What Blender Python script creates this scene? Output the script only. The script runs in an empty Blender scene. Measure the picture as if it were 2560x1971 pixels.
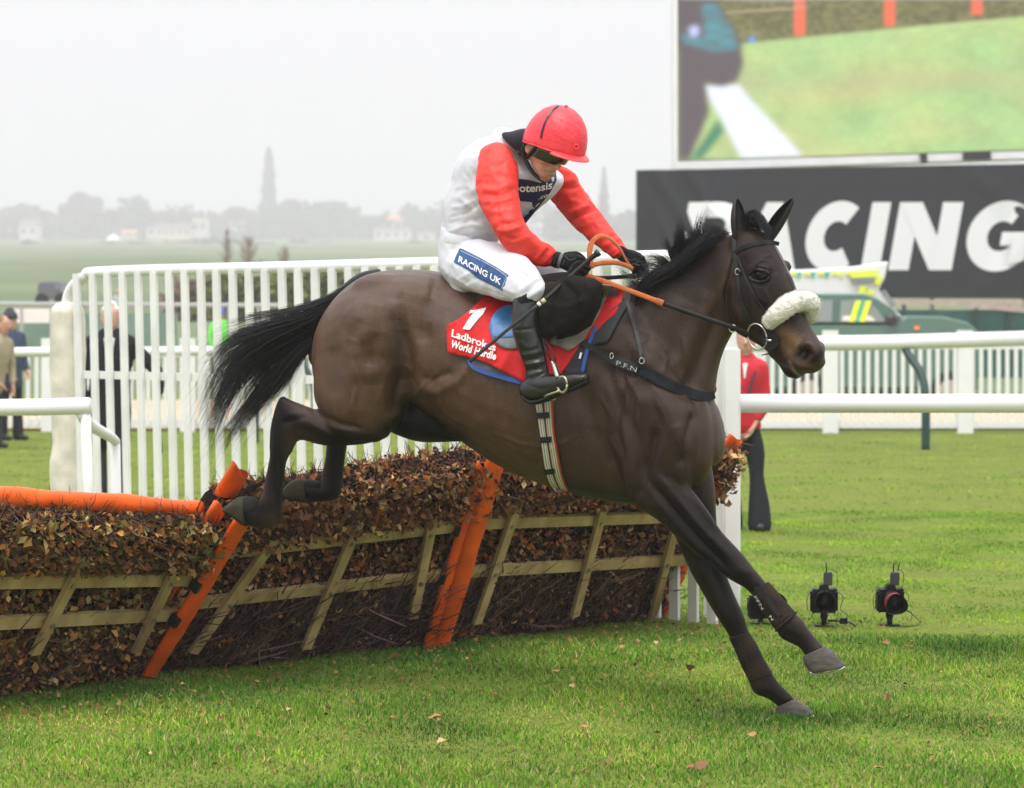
import bpy, bmesh, math, random
import numpy as np
from mathutils import Vector, Matrix, noise
from mathutils.bvhtree import BVHTree
random.seed(7); RNG = np.random.default_rng(11)
SC = bpy.context.scene
COL = SC.collection
# ---------------------------------------------------------------- camera
F, CX, HY, CAMH = 7111.1, 1280.0, 805.0, 1.6      # focal length in photo pixels, centre, horizon row, eye height
cd = bpy.data.cameras.new('camera'); cam = bpy.data.objects.new('camera', cd); COL.objects.link(cam)
cam.location = (0, 0, CAMH); cam.rotation_euler = (math.radians(90), 0, 0)
cd.sensor_width = 36; cd.lens = 100; cd.shift_y = -180.5/2560
cd.clip_start = 0.1; cd.clip_end = 5000
cd.dof.use_dof = True; cd.dof.focus_distance = 11.8; cd.dof.aperture_fstop = 4.6
SC.camera = cam
# ---------------------------------------------------------------- world: white overcast sky
W = bpy.data.worlds.new('World'); SC.world = W; W.use_nodes = True
nt = W.node_tree; nt.nodes.clear()
out = nt.nodes.new('ShaderNodeOutputWorld'); bg = nt.nodes.new('ShaderNodeBackground')
sky = nt.nodes.new('ShaderNodeTexSky'); sky.sky_type = 'NISHITA'; sky.sun_disc = False
sky.sun_elevation = math.radians(62); sky.sun_rotation = math.radians(160); sky.dust_density = 5
hs = nt.nodes.new('ShaderNodeHueSaturation'); hs.inputs['Saturation'].default_value = 0.12
bg.inputs['Strength'].default_value = 0.1
tc = nt.nodes.new('ShaderNodeTexCoord'); sp = nt.nodes.new('ShaderNodeSeparateXYZ')
rp = nt.nodes.new('ShaderNodeValToRGB')
rp.color_ramp.elements[0].position = 0.0; rp.color_ramp.elements[0].color = (0.262, 0.262, 0.272, 1)
rp.color_ramp.elements[1].position = 1.0; rp.color_ramp.elements[1].color = (1, 1, 1.02, 1)
ml = nt.nodes.new('ShaderNodeVectorMath'); ml.operation = 'SCALE'; ml.inputs['Scale'].default_value = 22.0
mx = nt.nodes.new('ShaderNodeMixRGB'); mx.inputs[0].default_value = 0.9
L = nt.links.new
L(tc.outputs['Generated'], sp.inputs[0]); L(sp.outputs['Z'], rp.inputs[0]); L(rp.outputs[0], ml.inputs[0])
L(sky.outputs[0], hs.inputs['Color']); L(hs.outputs[0], mx.inputs[1]); L(ml.outputs[0], mx.inputs[2])
L(mx.outputs[0], bg.inputs['Color']); L(bg.outputs[0], out.inputs[0])
# ---------------------------------------------------------------- sun: soft, behind cloud, from above and behind the camera
sd = bpy.data.lights.new('sun', 'SUN'); sun = bpy.data.objects.new('sun', sd); COL.objects.link(sun)
sd.energy = 1.5; sd.angle = math.radians(24); sd.color = (1, 0.985, 0.96)
sun.rotation_euler = (math.radians(28), 0, math.radians(-18))
SC.view_settings.view_transform = 'Standard'; SC.view_settings.look = 'None'
SC.view_settings.exposure = 0.34; SC.view_settings.gamma = 1; SC.view_settings.use_curve_mapping = False
SC.cycles.use_denoising = True
SC.cycles.max_bounces = 6; SC.cycles.volume_bounces = 2; SC.cycles.transparent_max_bounces = 8
# ================================================================ helpers
def P(px, py, d):
    return Vector(((px-CX)/F*d, d, CAMH-(py-HY)/F*d))
def G(px, py, z=0.0):
    d = F*(CAMH-z)/(py-HY); return P(px, py, d)
ORG = {}
def setp(o, label=None, cat=None, group=None, kind=None):
    if label: o['label'] = label
    if cat: o['category'] = cat
    if group: o['group'] = group
    if kind: o['kind'] = kind
    return o
def thing(name, loc, label, cat, group=None):
    o = bpy.data.objects.new(name, None); o.empty_display_size = .1
    o.location = loc; COL.objects.link(o); ORG[o.name] = Vector(loc)
    return setp(o, label, cat, group)
def link(name, me, mat, parent=None, smooth=True, origin=None):
    """mesh in world coordinates -> object whose origin is its parent's (or the given) point"""
    o = bpy.data.objects.new(name, me)
    org = ORG[parent.name] if parent is not None else Vector(origin if origin is not None else (0, 0, 0))
    if org.length > 0: me.transform(Matrix.Translation(-org))
    if mat is not None:
        me.materials.clear()
        for m in (mat if isinstance(mat, (list, tuple)) else [mat]): me.materials.append(m)
    COL.objects.link(o)
    if parent is not None: o.parent = parent
    else: o.location = org
    ORG[o.name] = org
    if smooth: me.polygons.foreach_set('use_smooth', [True]*len(me.polygons))
    me.update()
    return o
def npmesh(name, V, Fa, col=None):
    """fast mesh from numpy: V (n,3), Fa (m,k) same k"""
    me = bpy.data.meshes.new(name)
    V = np.asarray(V, np.float32); Fa = np.asarray(Fa, np.int32)
    me.vertices.add(len(V)); me.vertices.foreach_set('co', V.ravel())
    k = Fa.shape[1]; m = len(Fa)
    me.loops.add(m*k); me.loops.foreach_set('vertex_index', Fa.ravel())
    me.polygons.add(m); me.polygons.foreach_set('loop_start', np.arange(0, m*k, k, dtype=np.int32))
    me.polygons.foreach_set('loop_total', np.full(m, k, np.int32))
    me.update(calc_edges=True)
    if col is not None:
        a = me.color_attributes.new('Col', 'FLOAT_COLOR', 'POINT')
        c = np.ones((len(V), 4), np.float32); c[:, :3] = col; a.data.foreach_set('color', c.ravel())
    return me
def frame(t, up=Vector((0, 0, 1))):
    t = Vector(t).normalized()
    if abs(t.dot(up)) > .97: up = Vector((0, 1, 0))
    s = t.cross(up).normalized(); u = s.cross(t).normalized()
    return t, s, u
def catmull(pts, sub):
    pts = [np.array(p, float) for p in pts]; n = len(pts)
    if n < 3 or sub <= 1: return pts
    o = []
    for i in range(n-1):
        p0, p1, p2, p3 = pts[max(i-1, 0)], pts[i], pts[i+1], pts[min(i+2, n-1)]
        for k in range(sub):
            t = k/sub
            o.append(.5*((2*p1)+(-p0+p2)*t+(2*p0-5*p1+4*p2-p3)*t*t+(-p0+3*p1-3*p2+p3)*t**3))
    o.append(pts[-1]); return o
class MB:
    def __init__(s): s.v = []; s.f = []
    def add(s, vs, fs):
        b = len(s.v); s.v += [tuple(v) for v in vs]; s.f += [tuple(b+i for i in f) for f in fs]; return s
    def box(s, c, size, R=None, taper=1.0):
        c = Vector(c); sx, sy, sz = [x/2 for x in size]; vs = []
        for z in (-1, 1):
            k = taper if z > 0 else 1
            for x, y in ((-1, -1), (1, -1), (1, 1), (-1, 1)):
                q = Vector((x*sx*k, y*sy*k, z*sz)); vs.append(c+(R@q if R else q))
        return s.add(vs, [(3, 2, 1, 0), (4, 5, 6, 7), (0, 1, 5, 4), (1, 2, 6, 5), (2, 3, 7, 6), (3, 0, 4, 7)])
    def beam(s, a, b, w, h, up=Vector((0, 0, 1))):
        a = Vector(a); b = Vector(b); t, sd_, u = frame(b-a, up); vs = []
        for p in (a, b):
            for x, y in ((-1, -1), (1, -1), (1, 1), (-1, 1)): vs.append(p+sd_*x*w/2+u*y*h/2)
        return s.add(vs, [(0, 1, 2, 3), (7, 6, 5, 4), (0, 4, 5, 1), (1, 5, 6, 2), (2, 6, 7, 3), (3, 7, 4, 0)])
    def tube(s, pts, r, n=10, sub=1, caps=True, flat=1.0, up=None):
        """pts world points; r radius or list; flat = ratio of second radius"""
        if not hasattr(r, '__len__'): r = [r]*len(pts)
        q = catmull([tuple(p)+(rr,) for p, rr in zip(pts, r)], sub)
        ps = [Vector(x[:3]) for x in q]; rs = [x[3] for x in q]; vs = []; u = up
        m = len(ps)
        for i in range(m):
            t = (ps[min(i+1, m-1)]-ps[max(i-1, 0)]).normalized()
            if u is None: _, sd_, u = frame(t)
            u2 = (u-t*u.dot(t))
            if u2.length < 1e-6: _, sd_, u2 = frame(t)
            u = u2.normalized(); sd_ = t.cross(u)
            for k in range(n):
                a = 2*math.pi*k/n
                vs.append(ps[i]+(sd_*math.cos(a)+u*math.sin(a)*flat)*max(rs[i], 1e-5))
        fs = [(i*n+k, i*n+(k+1) % n, (i+1)*n+(k+1) % n, (i+1)*n+k) for i in range(m-1) for k in range(n)]
        if caps: fs += [tuple(range(n-1, -1, -1)), tuple(range((m-1)*n, m*n))]
        return s.add(vs, fs)
    def ribs(s, secs, n=24, sub=5, power=2.0, round_ends=True):
        """secs: list of (A, B, hw, W): two opposite world points, half width along W"""
        q = catmull([tuple(a)+tuple(b)+(hw,)+tuple(w) for a, b, hw, w in secs], sub)
        L_ = []
        for x in q: L_.append((Vector(x[0:3]), Vector(x[3:6]), abs(x[6]), Vector(x[7:10]).normalized()))
        if round_ends:
            def cap(S, S2):
                a, b, hw, w = S; c = (a+b)/2; c2 = (S2[0]+S2[1])/2
                dr = (c-c2).normalized(); R = min((a-b).length/2, hw); o = []
                for k in (1, 2, 3):
                    th = k*math.pi/2/3.3; sc_ = math.cos(th); off = dr*R*math.sin(th)*.8
                    o.append((c+(a-c)*sc_+off, c+(b-c)*sc_+off, hw*sc_, w))
                return o
            L_ = cap(L_[0], L_[1])[::-1]+L_+cap(L_[-1], L_[-2])
        vs = []
        for a, b, hw, w in L_:
            c = (a+b)/2; h = (a-b)/2
            for k in range(n):
                t = 2*math.pi*k/n; cs, sn = math.cos(t), math.sin(t)
                e = 2/power
                cs = math.copysign(abs(cs)**e, cs); sn = math.copysign(abs(sn)**e, sn)
                vs.append(c+h*cs+w*hw*sn)
        m = len(L_)
        fs = [(i*n+k, i*n+(k+1) % n, (i+1)*n+(k+1) % n, (i+1)*n+k) for i in range(m-1) for k in range(n)]
        fs += [tuple(range(n-1, -1, -1)), tuple(range((m-1)*n, m*n))]
        return s.add(vs, fs)
    def ball(s, c, r, R=None, nu=16, nv=10):
        c = Vector(c); rx, ry, rz = r if hasattr(r, '__len__') else (r, r, r); vs = []
        for j in range(nv+1):
            ph = math.pi*j/nv
            for k in range(nu):
                th = 2*math.pi*k/nu
                q = Vector((rx*math.sin(ph)*math.cos(th), ry*math.sin(ph)*math.sin(th), rz*math.cos(ph)))
                vs.append(c+(R@q if R else q))
        return s.add(vs, [(j*nu+k, (j+1)*nu+k, (j+1)*nu+(k+1) % nu, j*nu+(k+1) % nu) for j in range(nv) for k in range(nu)])
    def mesh(s, name='m'):
        me = bpy.data.meshes.new(name); me.from_pydata(s.v, [], s.f)
        bm = bmesh.new(); bm.from_mesh(me); bmesh.ops.remove_doubles(bm, verts=bm.verts, dist=1e-5)
        bmesh.ops.recalc_face_normals(bm, faces=bm.faces); bm.to_mesh(me); bm.free(); return me
    def build(s, name, mat, parent=None, smooth=False, origin=None):
        return link(name, s.mesh(name), mat, parent, smooth, origin)
def evalmesh(me, mods):
    """apply modifiers to a mesh, return the new mesh"""
    o = bpy.data.objects.new('tmp', me); COL.objects.link(o)
    for t, kw in mods:
        m = o.modifiers.new(t, t)
        for k, v in kw.items(): setattr(m, k, v)
    dg = bpy.context.evaluated_depsgraph_get()
    r = bpy.data.meshes.new_from_object(o.evaluated_get(dg), depsgraph=dg)
    bpy.data.objects.remove(o); bpy.data.meshes.remove(me); return r
def blob(mb, voxel, smooth):
    """merge overlapping closed shapes into one continuous skin"""
    me = bpy.data.meshes.new('b'); me.from_pydata(mb.v, [], mb.f)
    bm = bmesh.new(); bm.from_mesh(me); bmesh.ops.recalc_face_normals(bm, faces=bm.faces); bm.to_mesh(me); bm.free()
    return evalmesh(me, [('REMESH', dict(mode='VOXEL', voxel_size=voxel)), ('SMOOTH', dict(factor=.5, iterations=smooth))])
def get_co(me):
    a = np.empty(len(me.vertices)*3, np.float32); me.vertices.foreach_get('co', a); return a.reshape(-1, 3).astype(float)
def get_no(me):
    me.update(); a = np.empty(len(me.vertices)*3, np.float32); me.vertices.foreach_get('normal', a); return a.reshape(-1, 3).astype(float)
def set_co(me, V): me.vertices.foreach_set('co', np.asarray(V, np.float32).ravel()); me.update()
def topx(V): return np.stack([CX+V[:, 0]/V[:, 1]*F, HY-(V[:, 2]-CAMH)/V[:, 1]*F], 1)
def pdist(Q, line):
    """distance of 2D points to a polyline, and fraction along it"""
    line = [np.array(p, float) for p in line]; best = np.full(len(Q), 1e9)
    fr = np.zeros(len(Q)); n = max(len(line)-1, 1)
    if len(line) == 1: return np.hypot(*(Q-line[0]).T), fr
    for i in range(len(line)-1):
        a, b = line[i], line[i+1]; ab = b-a; t = np.clip(((Q-a)@ab)/(ab@ab+1e-9), 0, 1)
        d = np.hypot(*(Q-(a+t[:, None]*ab)).T); m = d < best; best[m] = d[m]; fr[m] = (i+t[m])/n
    return best, fr
def sculpt(me, strokes, side=-1):
    """relief strokes given along photo lines: (line, width, height in m, [end taper])"""
    V = get_co(me); N = get_no(me); Q = topx(V)
    tocam = np.array([0, 0, CAMH])-V; tocam /= np.linalg.norm(tocam, axis=1)[:, None]
    face = np.clip((N*tocam).sum(1), 0, 1)**.6
    dsp = np.zeros(len(V))
    for s in strokes:
        line, w, h = s[:3]; d, fr = pdist(Q, line)
        k = np.exp(-(d/w)**2)
        if len(line) > 1: k *= np.clip(np.minimum(fr, 1-fr)*6+.25, 0, 1)
        dsp += h*k
    set_co(me, V+N*(dsp*face)[:, None]); return me
def paint(me, base, strokes, name='Col'):
    """strokes: (line, width, rgb, strength) soft colour blends, shade painted into the nostril hollow among them"""
    V = get_co(me); Q = topx(V); C = np.tile(np.array(base, float), (len(V), 1))
    for line, w, rgb, st in strokes:
        d, _ = pdist(Q, line); k = (st*np.exp(-(d/w)**2))[:, None]; C = C*(1-k)+np.array(rgb)*k
    a = me.color_attributes.new(name, 'FLOAT_COLOR', 'POINT')
    c = np.ones((len(V), 4), np.float32); c[:, :3] = C; a.data.foreach_set('color', c.ravel()); return me
# ---------------------------------------------------------------- materials
MATS = {}
def mat(name, col, rough=.6, spec=.5, metal=0., var=0., vscale=8., bump=0., bscale=60., attr=False, sheen=0., coat=0., emit=None, trans=0., stretch=None, sub=0., var2=None):
    if name in MATS: return MATS[name]
    m = bpy.data.materials.new(name); m.use_nodes = True; MATS[name] = m
    n = m.node_tree; b = n.nodes['Principled BSDF']; ln = n.links.new
    b.inputs['Base Color'].default_value = (*col, 1); b.inputs['Roughness'].default_value = rough
    b.inputs['Specular IOR Level'].default_value = spec; b.inputs['Metallic'].default_value = metal
    b.inputs['Sheen Weight'].default_value = sheen; b.inputs['Coat Weight'].default_value = coat
    b.inputs['Transmission Weight'].default_value = trans
    src = None
    tcn = n.nodes.new('ShaderNodeTexCoord'); vec = tcn.outputs['Object']
    if stretch:
        mp = n.nodes.new('ShaderNodeMapping'); mp.inputs['Scale'].default_value = stretch; ln(vec, mp.inputs[0]); vec = mp.outputs[0]
    if attr:
        at = n.nodes.new('ShaderNodeAttribute'); at.attribute_name = 'Col'; src = at.outputs['Color']
    if var:
        nz = n.nodes.new('ShaderNodeTexNoise'); nz.inputs['Scale'].default_value = vscale; nz.inputs['Detail'].default_value = 5
        ln(vec, nz.inputs['Vector'])
        mr = n.nodes.new('ShaderNodeMapRange'); mr.inputs[1].default_value = .3; mr.inputs[2].default_value = .7
        ln(nz.outputs['Fac'], mr.inputs[0])
        mxn = n.nodes.new('ShaderNodeMixRGB'); mxn.blend_type = 'MIX'
        if src is None:
            c2 = var2 if var2 else tuple(c*(1-var) for c in col); mxn.inputs[1].default_value = (*c2, 1)
            mxn.inputs[2].default_value = (*(tuple(min(1, c*(1+var*.5)) for c in col) if not var2 else col), 1); ln(mr.outputs[0], mxn.inputs[0])
        else:
            mxn.blend_type = 'MULTIPLY'; mxn.inputs[0].default_value = 1; ln(src, mxn.inputs[1])
            mr.inputs[3].default_value = 1-var; mr.inputs[4].default_value = 1+var*.5; ln(mr.outputs[0], mxn.inputs[2])
        src = mxn.outputs[0]
    if src is not None: ln(src, b.inputs['Base Color'])
    if bump:
        nb = n.nodes.new('ShaderNodeTexNoise'); nb.inputs['Scale'].default_value = bscale; nb.inputs['Detail'].default_value = 4
        ln(vec, nb.inputs['Vector']); bp = n.nodes.new('ShaderNodeBump'); bp.inputs['Strength'].default_value = bump
        bp.inputs['Distance'].default_value = .01; ln(nb.outputs['Fac'], bp.inputs['Height']); ln(bp.outputs[0], b.inputs['Normal'])
    if emit:
        if src is not None: ln(src, b.inputs['Emission Color'])
        else: b.inputs['Emission Color'].default_value = (*col, 1)
        b.inputs['Emission Strength'].default_value = emit
    return m
WHITE = mat('white_plastic', (.8, .8, .79), .35, .5, var=.05, vscale=3)
WHITE_D = mat('white_weathered', (.74, .74, .71), .5, .4, var=.12, vscale=4)
TIMBER = mat('pale_timber', (.56, .43, .20), .75, .12, var=.45, vscale=9, bump=.3, bscale=90, stretch=(1, 1, .3), var2=(.30, .20, .09))
ORANGE = mat('orange_vinyl', (.85, .12, .010), .45, .3, var=.25, vscale=7, bump=.25, bscale=25)
BLACKP = mat('black_plastic', (.012, .012, .013), .35, .5)
STEEL = mat('steel', (.55, .54, .5), .28, .5, 1.0)
def textmesh(s, size=1.0, offset=0.0, shear=0.0, extrude=0.0, sx=1.0, spacing=1.0):
    c = bpy.data.curves.new('t', 'FONT'); c.body = s; c.size = size; c.offset = offset; c.shear = shear
    c.extrude = extrude; c.space_character = spacing; c.resolution_u = 5
    o = bpy.data.objects.new('t', c); COL.objects.link(o)
    dg = bpy.context.evaluated_depsgraph_get(); me = bpy.data.meshes.new_from_object(o.evaluated_get(dg), depsgraph=dg)
    bpy.data.objects.remove(o); bpy.data.curves.remove(c)
    V = get_co(me); V[:, 0] -= V[:, 0].min(); V[:, 1] -= V[:, 1].min(); V[:, 0] *= sx; set_co(me, V); return me
# ================================================================ setting: ground, path, fields
def gz(y):
    xs = [0, 55, 80, 150, 250, 450, 800, 1400, 1700]; zs = [0, 0, .35, 3.4, 6.5, 12, 23, 42, 47]
    return np.interp(y, xs, zs)
def nodes_ground(name, cols, scales, rough=.9):
    m = bpy.data.materials.new(name); m.use_nodes = True; n = m.node_tree; b = n.nodes['Principled BSDF']; ln = n.links.new
    b.inputs['Roughness'].default_value = rough; b.inputs['Specular IOR Level'].default_value = .05
    t = n.nodes.new('ShaderNodeTexCoord'); prev = None
    for i, (c, s) in enumerate(zip(cols[1:], scales)):
        nz = n.nodes.new('ShaderNodeTexNoise'); nz.inputs['Scale'].default_value = s; nz.inputs['Detail'].default_value = 6
        ln(t.outputs['Object'], nz.inputs['Vector']); r = n.nodes.new('ShaderNodeMapRange')
        r.inputs[1].default_value = .38; r.inputs[2].default_value = .66; ln(nz.outputs['Fac'], r.inputs[0])
        mx_ = n.nodes.new('ShaderNodeMixRGB'); ln(r.outputs[0], mx_.inputs[0])
        if prev is None: mx_.inputs[1].default_value = (*cols[0], 1)
        else: ln(prev, mx_.inputs[1])
        mx_.inputs[2].default_value = (*c, 1); prev = mx_.outputs[0]
    ln(prev, b.inputs['Base Color']); return m
TURF = nodes_ground('turf', [(.10, .17, .014), (.15, .23, .022), (.07, .13, .012), (.19, .17, .05)], [1.2, 6, 30])
FIELD = nodes_ground('far_fields', [(.13, .17, .08), (.18, .21, .12), (.10, .13, .07)], [.012, .03])
ys = np.concatenate([np.linspace(2, 60, 59), np.linspace(64, 160, 25), np.linspace(180, 1700, 60)])
rows = []
for y in ys:
    w = max(12, y*.45)
    rows.append([(w*(i/24-.5)*2, y, gz(y)+(0. if y < 60 else .15*math.sin(i+y*.05)*min(1, (y-60)/60))) for i in range(25)])
def sheet(name, rws, m, kind='structure'):
    nC = len(rws[0]); V = [p for r in rws for p in r]
    Fa = [(i*nC+j, i*nC+j+1, (i+1)*nC+j+1, (i+1)*nC+j) for i in range(len(rws)-1) for j in range(nC-1)]
    o = link(name, npmesh(name, V, Fa), m); o['kind'] = kind; return o
sheet('ground', [[(x, y, z-.0) for x, y, z in r] for r in rows if r[0][1] <= 62], TURF)
sheet('fields', [[(x, y, z) for x, y, z in r] for r in rows if r[0][1] >= 60], FIELD)
# sandy walkway beyond the white fence
SAND = nodes_ground('sandy_path', [(.55, .40, .27), (.62, .48, .34), (.45, .33, .22)], [.8, 6])
sheet('path', [[(x, y, .03) for x in np.linspace(-16, 22, 12)] for y in (41.9, 46, 52, 58)], SAND)
# ---------------------------------------------------------------- grass blades
def grass(name, y0, y1, dens, h, w, xlim, seed, cols, label):
    r = np.random.default_rng(seed); area = 0; n = int(dens*(y1-y0)*(y0+y1)*.5*.40)
    y = np.sqrt(r.random(n)*(y1**2-y0**2)+y0**2); x = (r.random(n)-.5)*.40*y*1.0
    keep = (np.sin(x*7+y*3)+np.sin(y*9-x*4)+r.normal(0, 1.2, n)) > -3.2
    x, y = x[keep], y[keep]; n = len(x)
    tuft = .6+.4*np.sin(x*3.1+1.3*np.sin(y*2.3))*np.sin(y*3.7+np.sin(x*2.9))
    hh = h*(.45+.65*r.random(n))*(.45+.8*tuft); a = r.random(n)*2*np.pi; lean = r.normal(0, .55, n)*hh; la = r.random(n)*2*np.pi
    ww = w*(.6+.8*r.random(n)); base = np.stack([x, y, np.full(n, -.012)], 1)
    dx = np.stack([np.cos(a)*ww/2, np.sin(a)*ww/2, np.zeros(n)], 1)
    lv = np.stack([np.cos(la)*lean, np.sin(la)*lean, hh], 1)
    mid = base+lv*np.array([.4, .4, .6]); tip = base+lv*np.array([1.1, 1.1, .95])
    V = np.stack([base-dx, base+dx, mid+dx*.8, mid-dx*.8, tip], 1).reshape(-1, 3)
    i = np.arange(n)[:, None]*5
    Fa = np.concatenate([i+np.array([[0, 1, 2]]), i+np.array([[0, 2, 3]]), i+np.array([[3, 2, 4]])])
    t = r.random(n); c = np.array(cols); k = np.clip(np.floor(t*len(c)).astype(int), 0, len(c)-1)
    big = (.5+.5*np.sin(x*1.7+np.sin(y*1.1)*2)*np.sin(y*1.9+x*.7))[:, None]
    med = (.5+.5*np.sin(x*5.3+2*np.sin(y*3.1))*np.sin(y*4.7+np.sin(x*4.1)))[:, None]; pn = np.array([noise.noise(Vector((a_*1.6, b_*1.1, 0))) for a_, b_ in zip(x, y)])[:, None] if n < 400000 else 0
    cc = c[k]*(.75+.5*r.random((n, 1)))*(.78+.3*big+.28*med)*(1+.65*pn); cc[:, :1] *= .86*(1+.35*pn)
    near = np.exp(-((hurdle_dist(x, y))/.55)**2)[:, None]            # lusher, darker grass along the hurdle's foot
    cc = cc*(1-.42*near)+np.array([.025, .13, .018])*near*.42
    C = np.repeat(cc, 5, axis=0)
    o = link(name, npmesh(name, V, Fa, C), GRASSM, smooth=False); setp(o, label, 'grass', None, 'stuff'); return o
GRASSM = mat('grass_blade', (.1, .2, .04), .7, .03, attr=True)
def hurdle_dist(x, y):
    d, _ = pdist(np.stack([x, y], 1), [(-2.6, 11.6), (-1.72, 12.86), (-.44, 14.0), (.85, 15.4)]); return d
gc = [(.085, .205, .014), (.13, .27, .018), (.19, .31, .026), (.055, .15, .012), (.25, .29, .045), (.38, .30, .12)]
gm = [(.17, .29, .022), (.20, .33, .028), (.24, .34, .04), (.14, .25, .02)]
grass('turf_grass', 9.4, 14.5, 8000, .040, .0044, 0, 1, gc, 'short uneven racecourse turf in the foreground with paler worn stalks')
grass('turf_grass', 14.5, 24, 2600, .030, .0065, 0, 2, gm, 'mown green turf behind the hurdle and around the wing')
grass('turf_grass', 24, 41, 300, .026, .018, 0, 3, gm, 'smooth distant turf running up to the long white fence')
# ---------------------------------------------------------------- haze
hz = MB().box((0, 820, 54), (1700, 1680, 112)).mesh('haze')
hm = bpy.data.materials.new('haze'); hm.use_nodes = True; hn = hm.node_tree
for q in list(hn.nodes):
    if q.type == 'BSDF_PRINCIPLED': hn.nodes.remove(q)
pv = hn.nodes.new('ShaderNodeVolumePrincipled'); pv.inputs['Density'].default_value = .0009; pv.inputs['Color'].default_value = (.85, .835, .88, 1)
hn.links.new(pv.outputs[0], [q for q in hn.nodes if q.type == 'OUTPUT_MATERIAL'][0].inputs['Volume'])
hzo = link('haze', hz, hm, smooth=False); hzo['kind'] = 'stuff'
# ================================================================ far trees, houses, hedges
LEAFY = mat('far_foliage', (.06, .08, .04), .8, .1, attr=True)
BARK = mat('bark', (.09, .07, .05), .9, .1, var=.3)
def tree(px, ytop, ybase, wpx, d, label, col=(.05, .07, .035), shape='round', n=1300, leaf=None, group='hazy trees across the valley', name='broadleaf_tree', trunk=.25):
    b = P(px, ybase, d); s = d/F; Hh = (ybase-ytop)*s; Wd = wpx*s
    t = thing(name, b, label, 'tree', group); r = np.random.default_rng(int(px*7+ytop))
    m = MB(); m.tube([b+Vector((0, 0, -1)), b+Vector((0, 0, Hh*.35)), b+Vector((.02*Hh, 0, Hh*.75))], [Hh*.03, Hh*.022, Hh*.008], 7)
    for k in range(5):
        a = k*1.3; m.tube([b+Vector((0, 0, Hh*(.3+.07*k))), b+Vector((math.cos(a)*Wd*.28, math.sin(a)*Wd*.28, Hh*(.5+.07*k)))], [Hh*.012, Hh*.004], 5)
    m.build('trunk', BARK, t)
    z = r.random(n)
    if shape == 'round':
        cl = r.normal(0, 1, (14, 3)); cl /= np.linalg.norm(cl, axis=1)[:, None]; cl *= np.array([.32, .32, .28]); cl = np.vstack([cl, [[0, 0, 0]]])
        ci = r.integers(0, len(cl), n); q = r.normal(0, 1, (n, 3)); q /= np.linalg.norm(q, axis=1)[:, None]
        q = cl[ci]+q*(r.random((n, 1))**.4)*.2
        pos = np.stack([q[:, 0]*Wd*1.0, q[:, 1]*Wd*1.0, Hh*(trunk+(1-trunk)*(.5+q[:, 2]*1.05))], 1)
    else:                                                                  # narrow spire or cone
        rad = {'spire': lambda u: (.25+.75*np.minimum(1, u*5))*(1-u)**.55*(.85+.15*np.sin(u*37)), 'cone': lambda u: (1-u)**.9*(.8+.2*np.sin(u*50))}[shape](z)
        a = r.random(n)*2*np.pi; rr = rad*Wd*.5*np.sqrt(r.random(n)*.8+.2)
        pos = np.stack([np.cos(a)*rr, np.sin(a)*rr, Hh*(.04+.96*z)], 1)
    pos += np.array(b); L_ = (leaf or Wd*.07)*(.6+.8*r.random(n))
    u = r.normal(0, 1, (n, 3)); u /= np.linalg.norm(u, axis=1)[:, None]; v = np.cross(u, r.normal(0, 1, (n, 3))); v /= np.linalg.norm(v, axis=1)[:, None]
    u *= L_[:, None]; v *= L_[:, None]*.7
    V = np.stack([pos-u, pos+v, pos+u, pos-v], 1).reshape(-1, 3); i = np.arange(n)[:, None]*4
    C = np.repeat(np.array(col)*(.6+.8*r.random((n, 1))), 4, axis=0)
    link('crown', npmesh('crown', V, i+np.array([[0, 1, 2, 3]]), C), LEAFY, t, smooth=False); return t
D = 1400.
tree(205, 478, 600, 120, D, 'broad rounded tree rising left of the valley houses', n=2200)
tree(60, 512, 604, 150, D-60, 'low yellowish tree at the far left edge of the valley', (.16, .14, .06), n=2000)
tree(342, 490, 596, 82, D, 'round tree standing left of the gabled pale house')
tree(275, 528, 606, 120, D-10, 'low spreading tree between two taller ones on the left', n=1600)
tree(466, 512, 590, 44, D, 'small pointed tree just above the pale houses', shape='cone')
tree(515, 526, 596, 70, D, 'small dark tree right of the gabled pale house')
tree(600, 512, 604, 88, D, 'rounded tree to the left of the tall poplar')
tree(672, 372, 610, 58, D+30, 'tall narrow poplar standing high over the valley', shape='spire', n=3600, name='poplar_tree', leaf=1.1)
tree(730, 496, 610, 84, D, 'tree leaning against the right side of the poplar')
tree(832, 500, 604, 120, D, 'broad round tree right of the poplar', n=2000)
tree(920, 540, 606, 90, D, 'low tree right of the broad round tree')
tree(1026, 506, 606, 62, D, 'dark upright tree behind the low white sheds')
tree(1092, 520, 606, 66, D-5, 'tree half hidden by the rider back')
tree(1130, 540, 620, 110, D-100, 'shrubby tree behind the rider waist')
tree(1510, 420, 640, 60, D-200, 'pointed conifer seen past the rider forearm', shape='cone', n=3000, name='conifer_tree')
tree(1430, 520, 650, 150, D-200, 'wide hazy tree behind the rider arms', n=2600)
tree(1575, 530, 660, 110, D-230, 'hazy tree beside the black banner left edge', n=2000)
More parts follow.
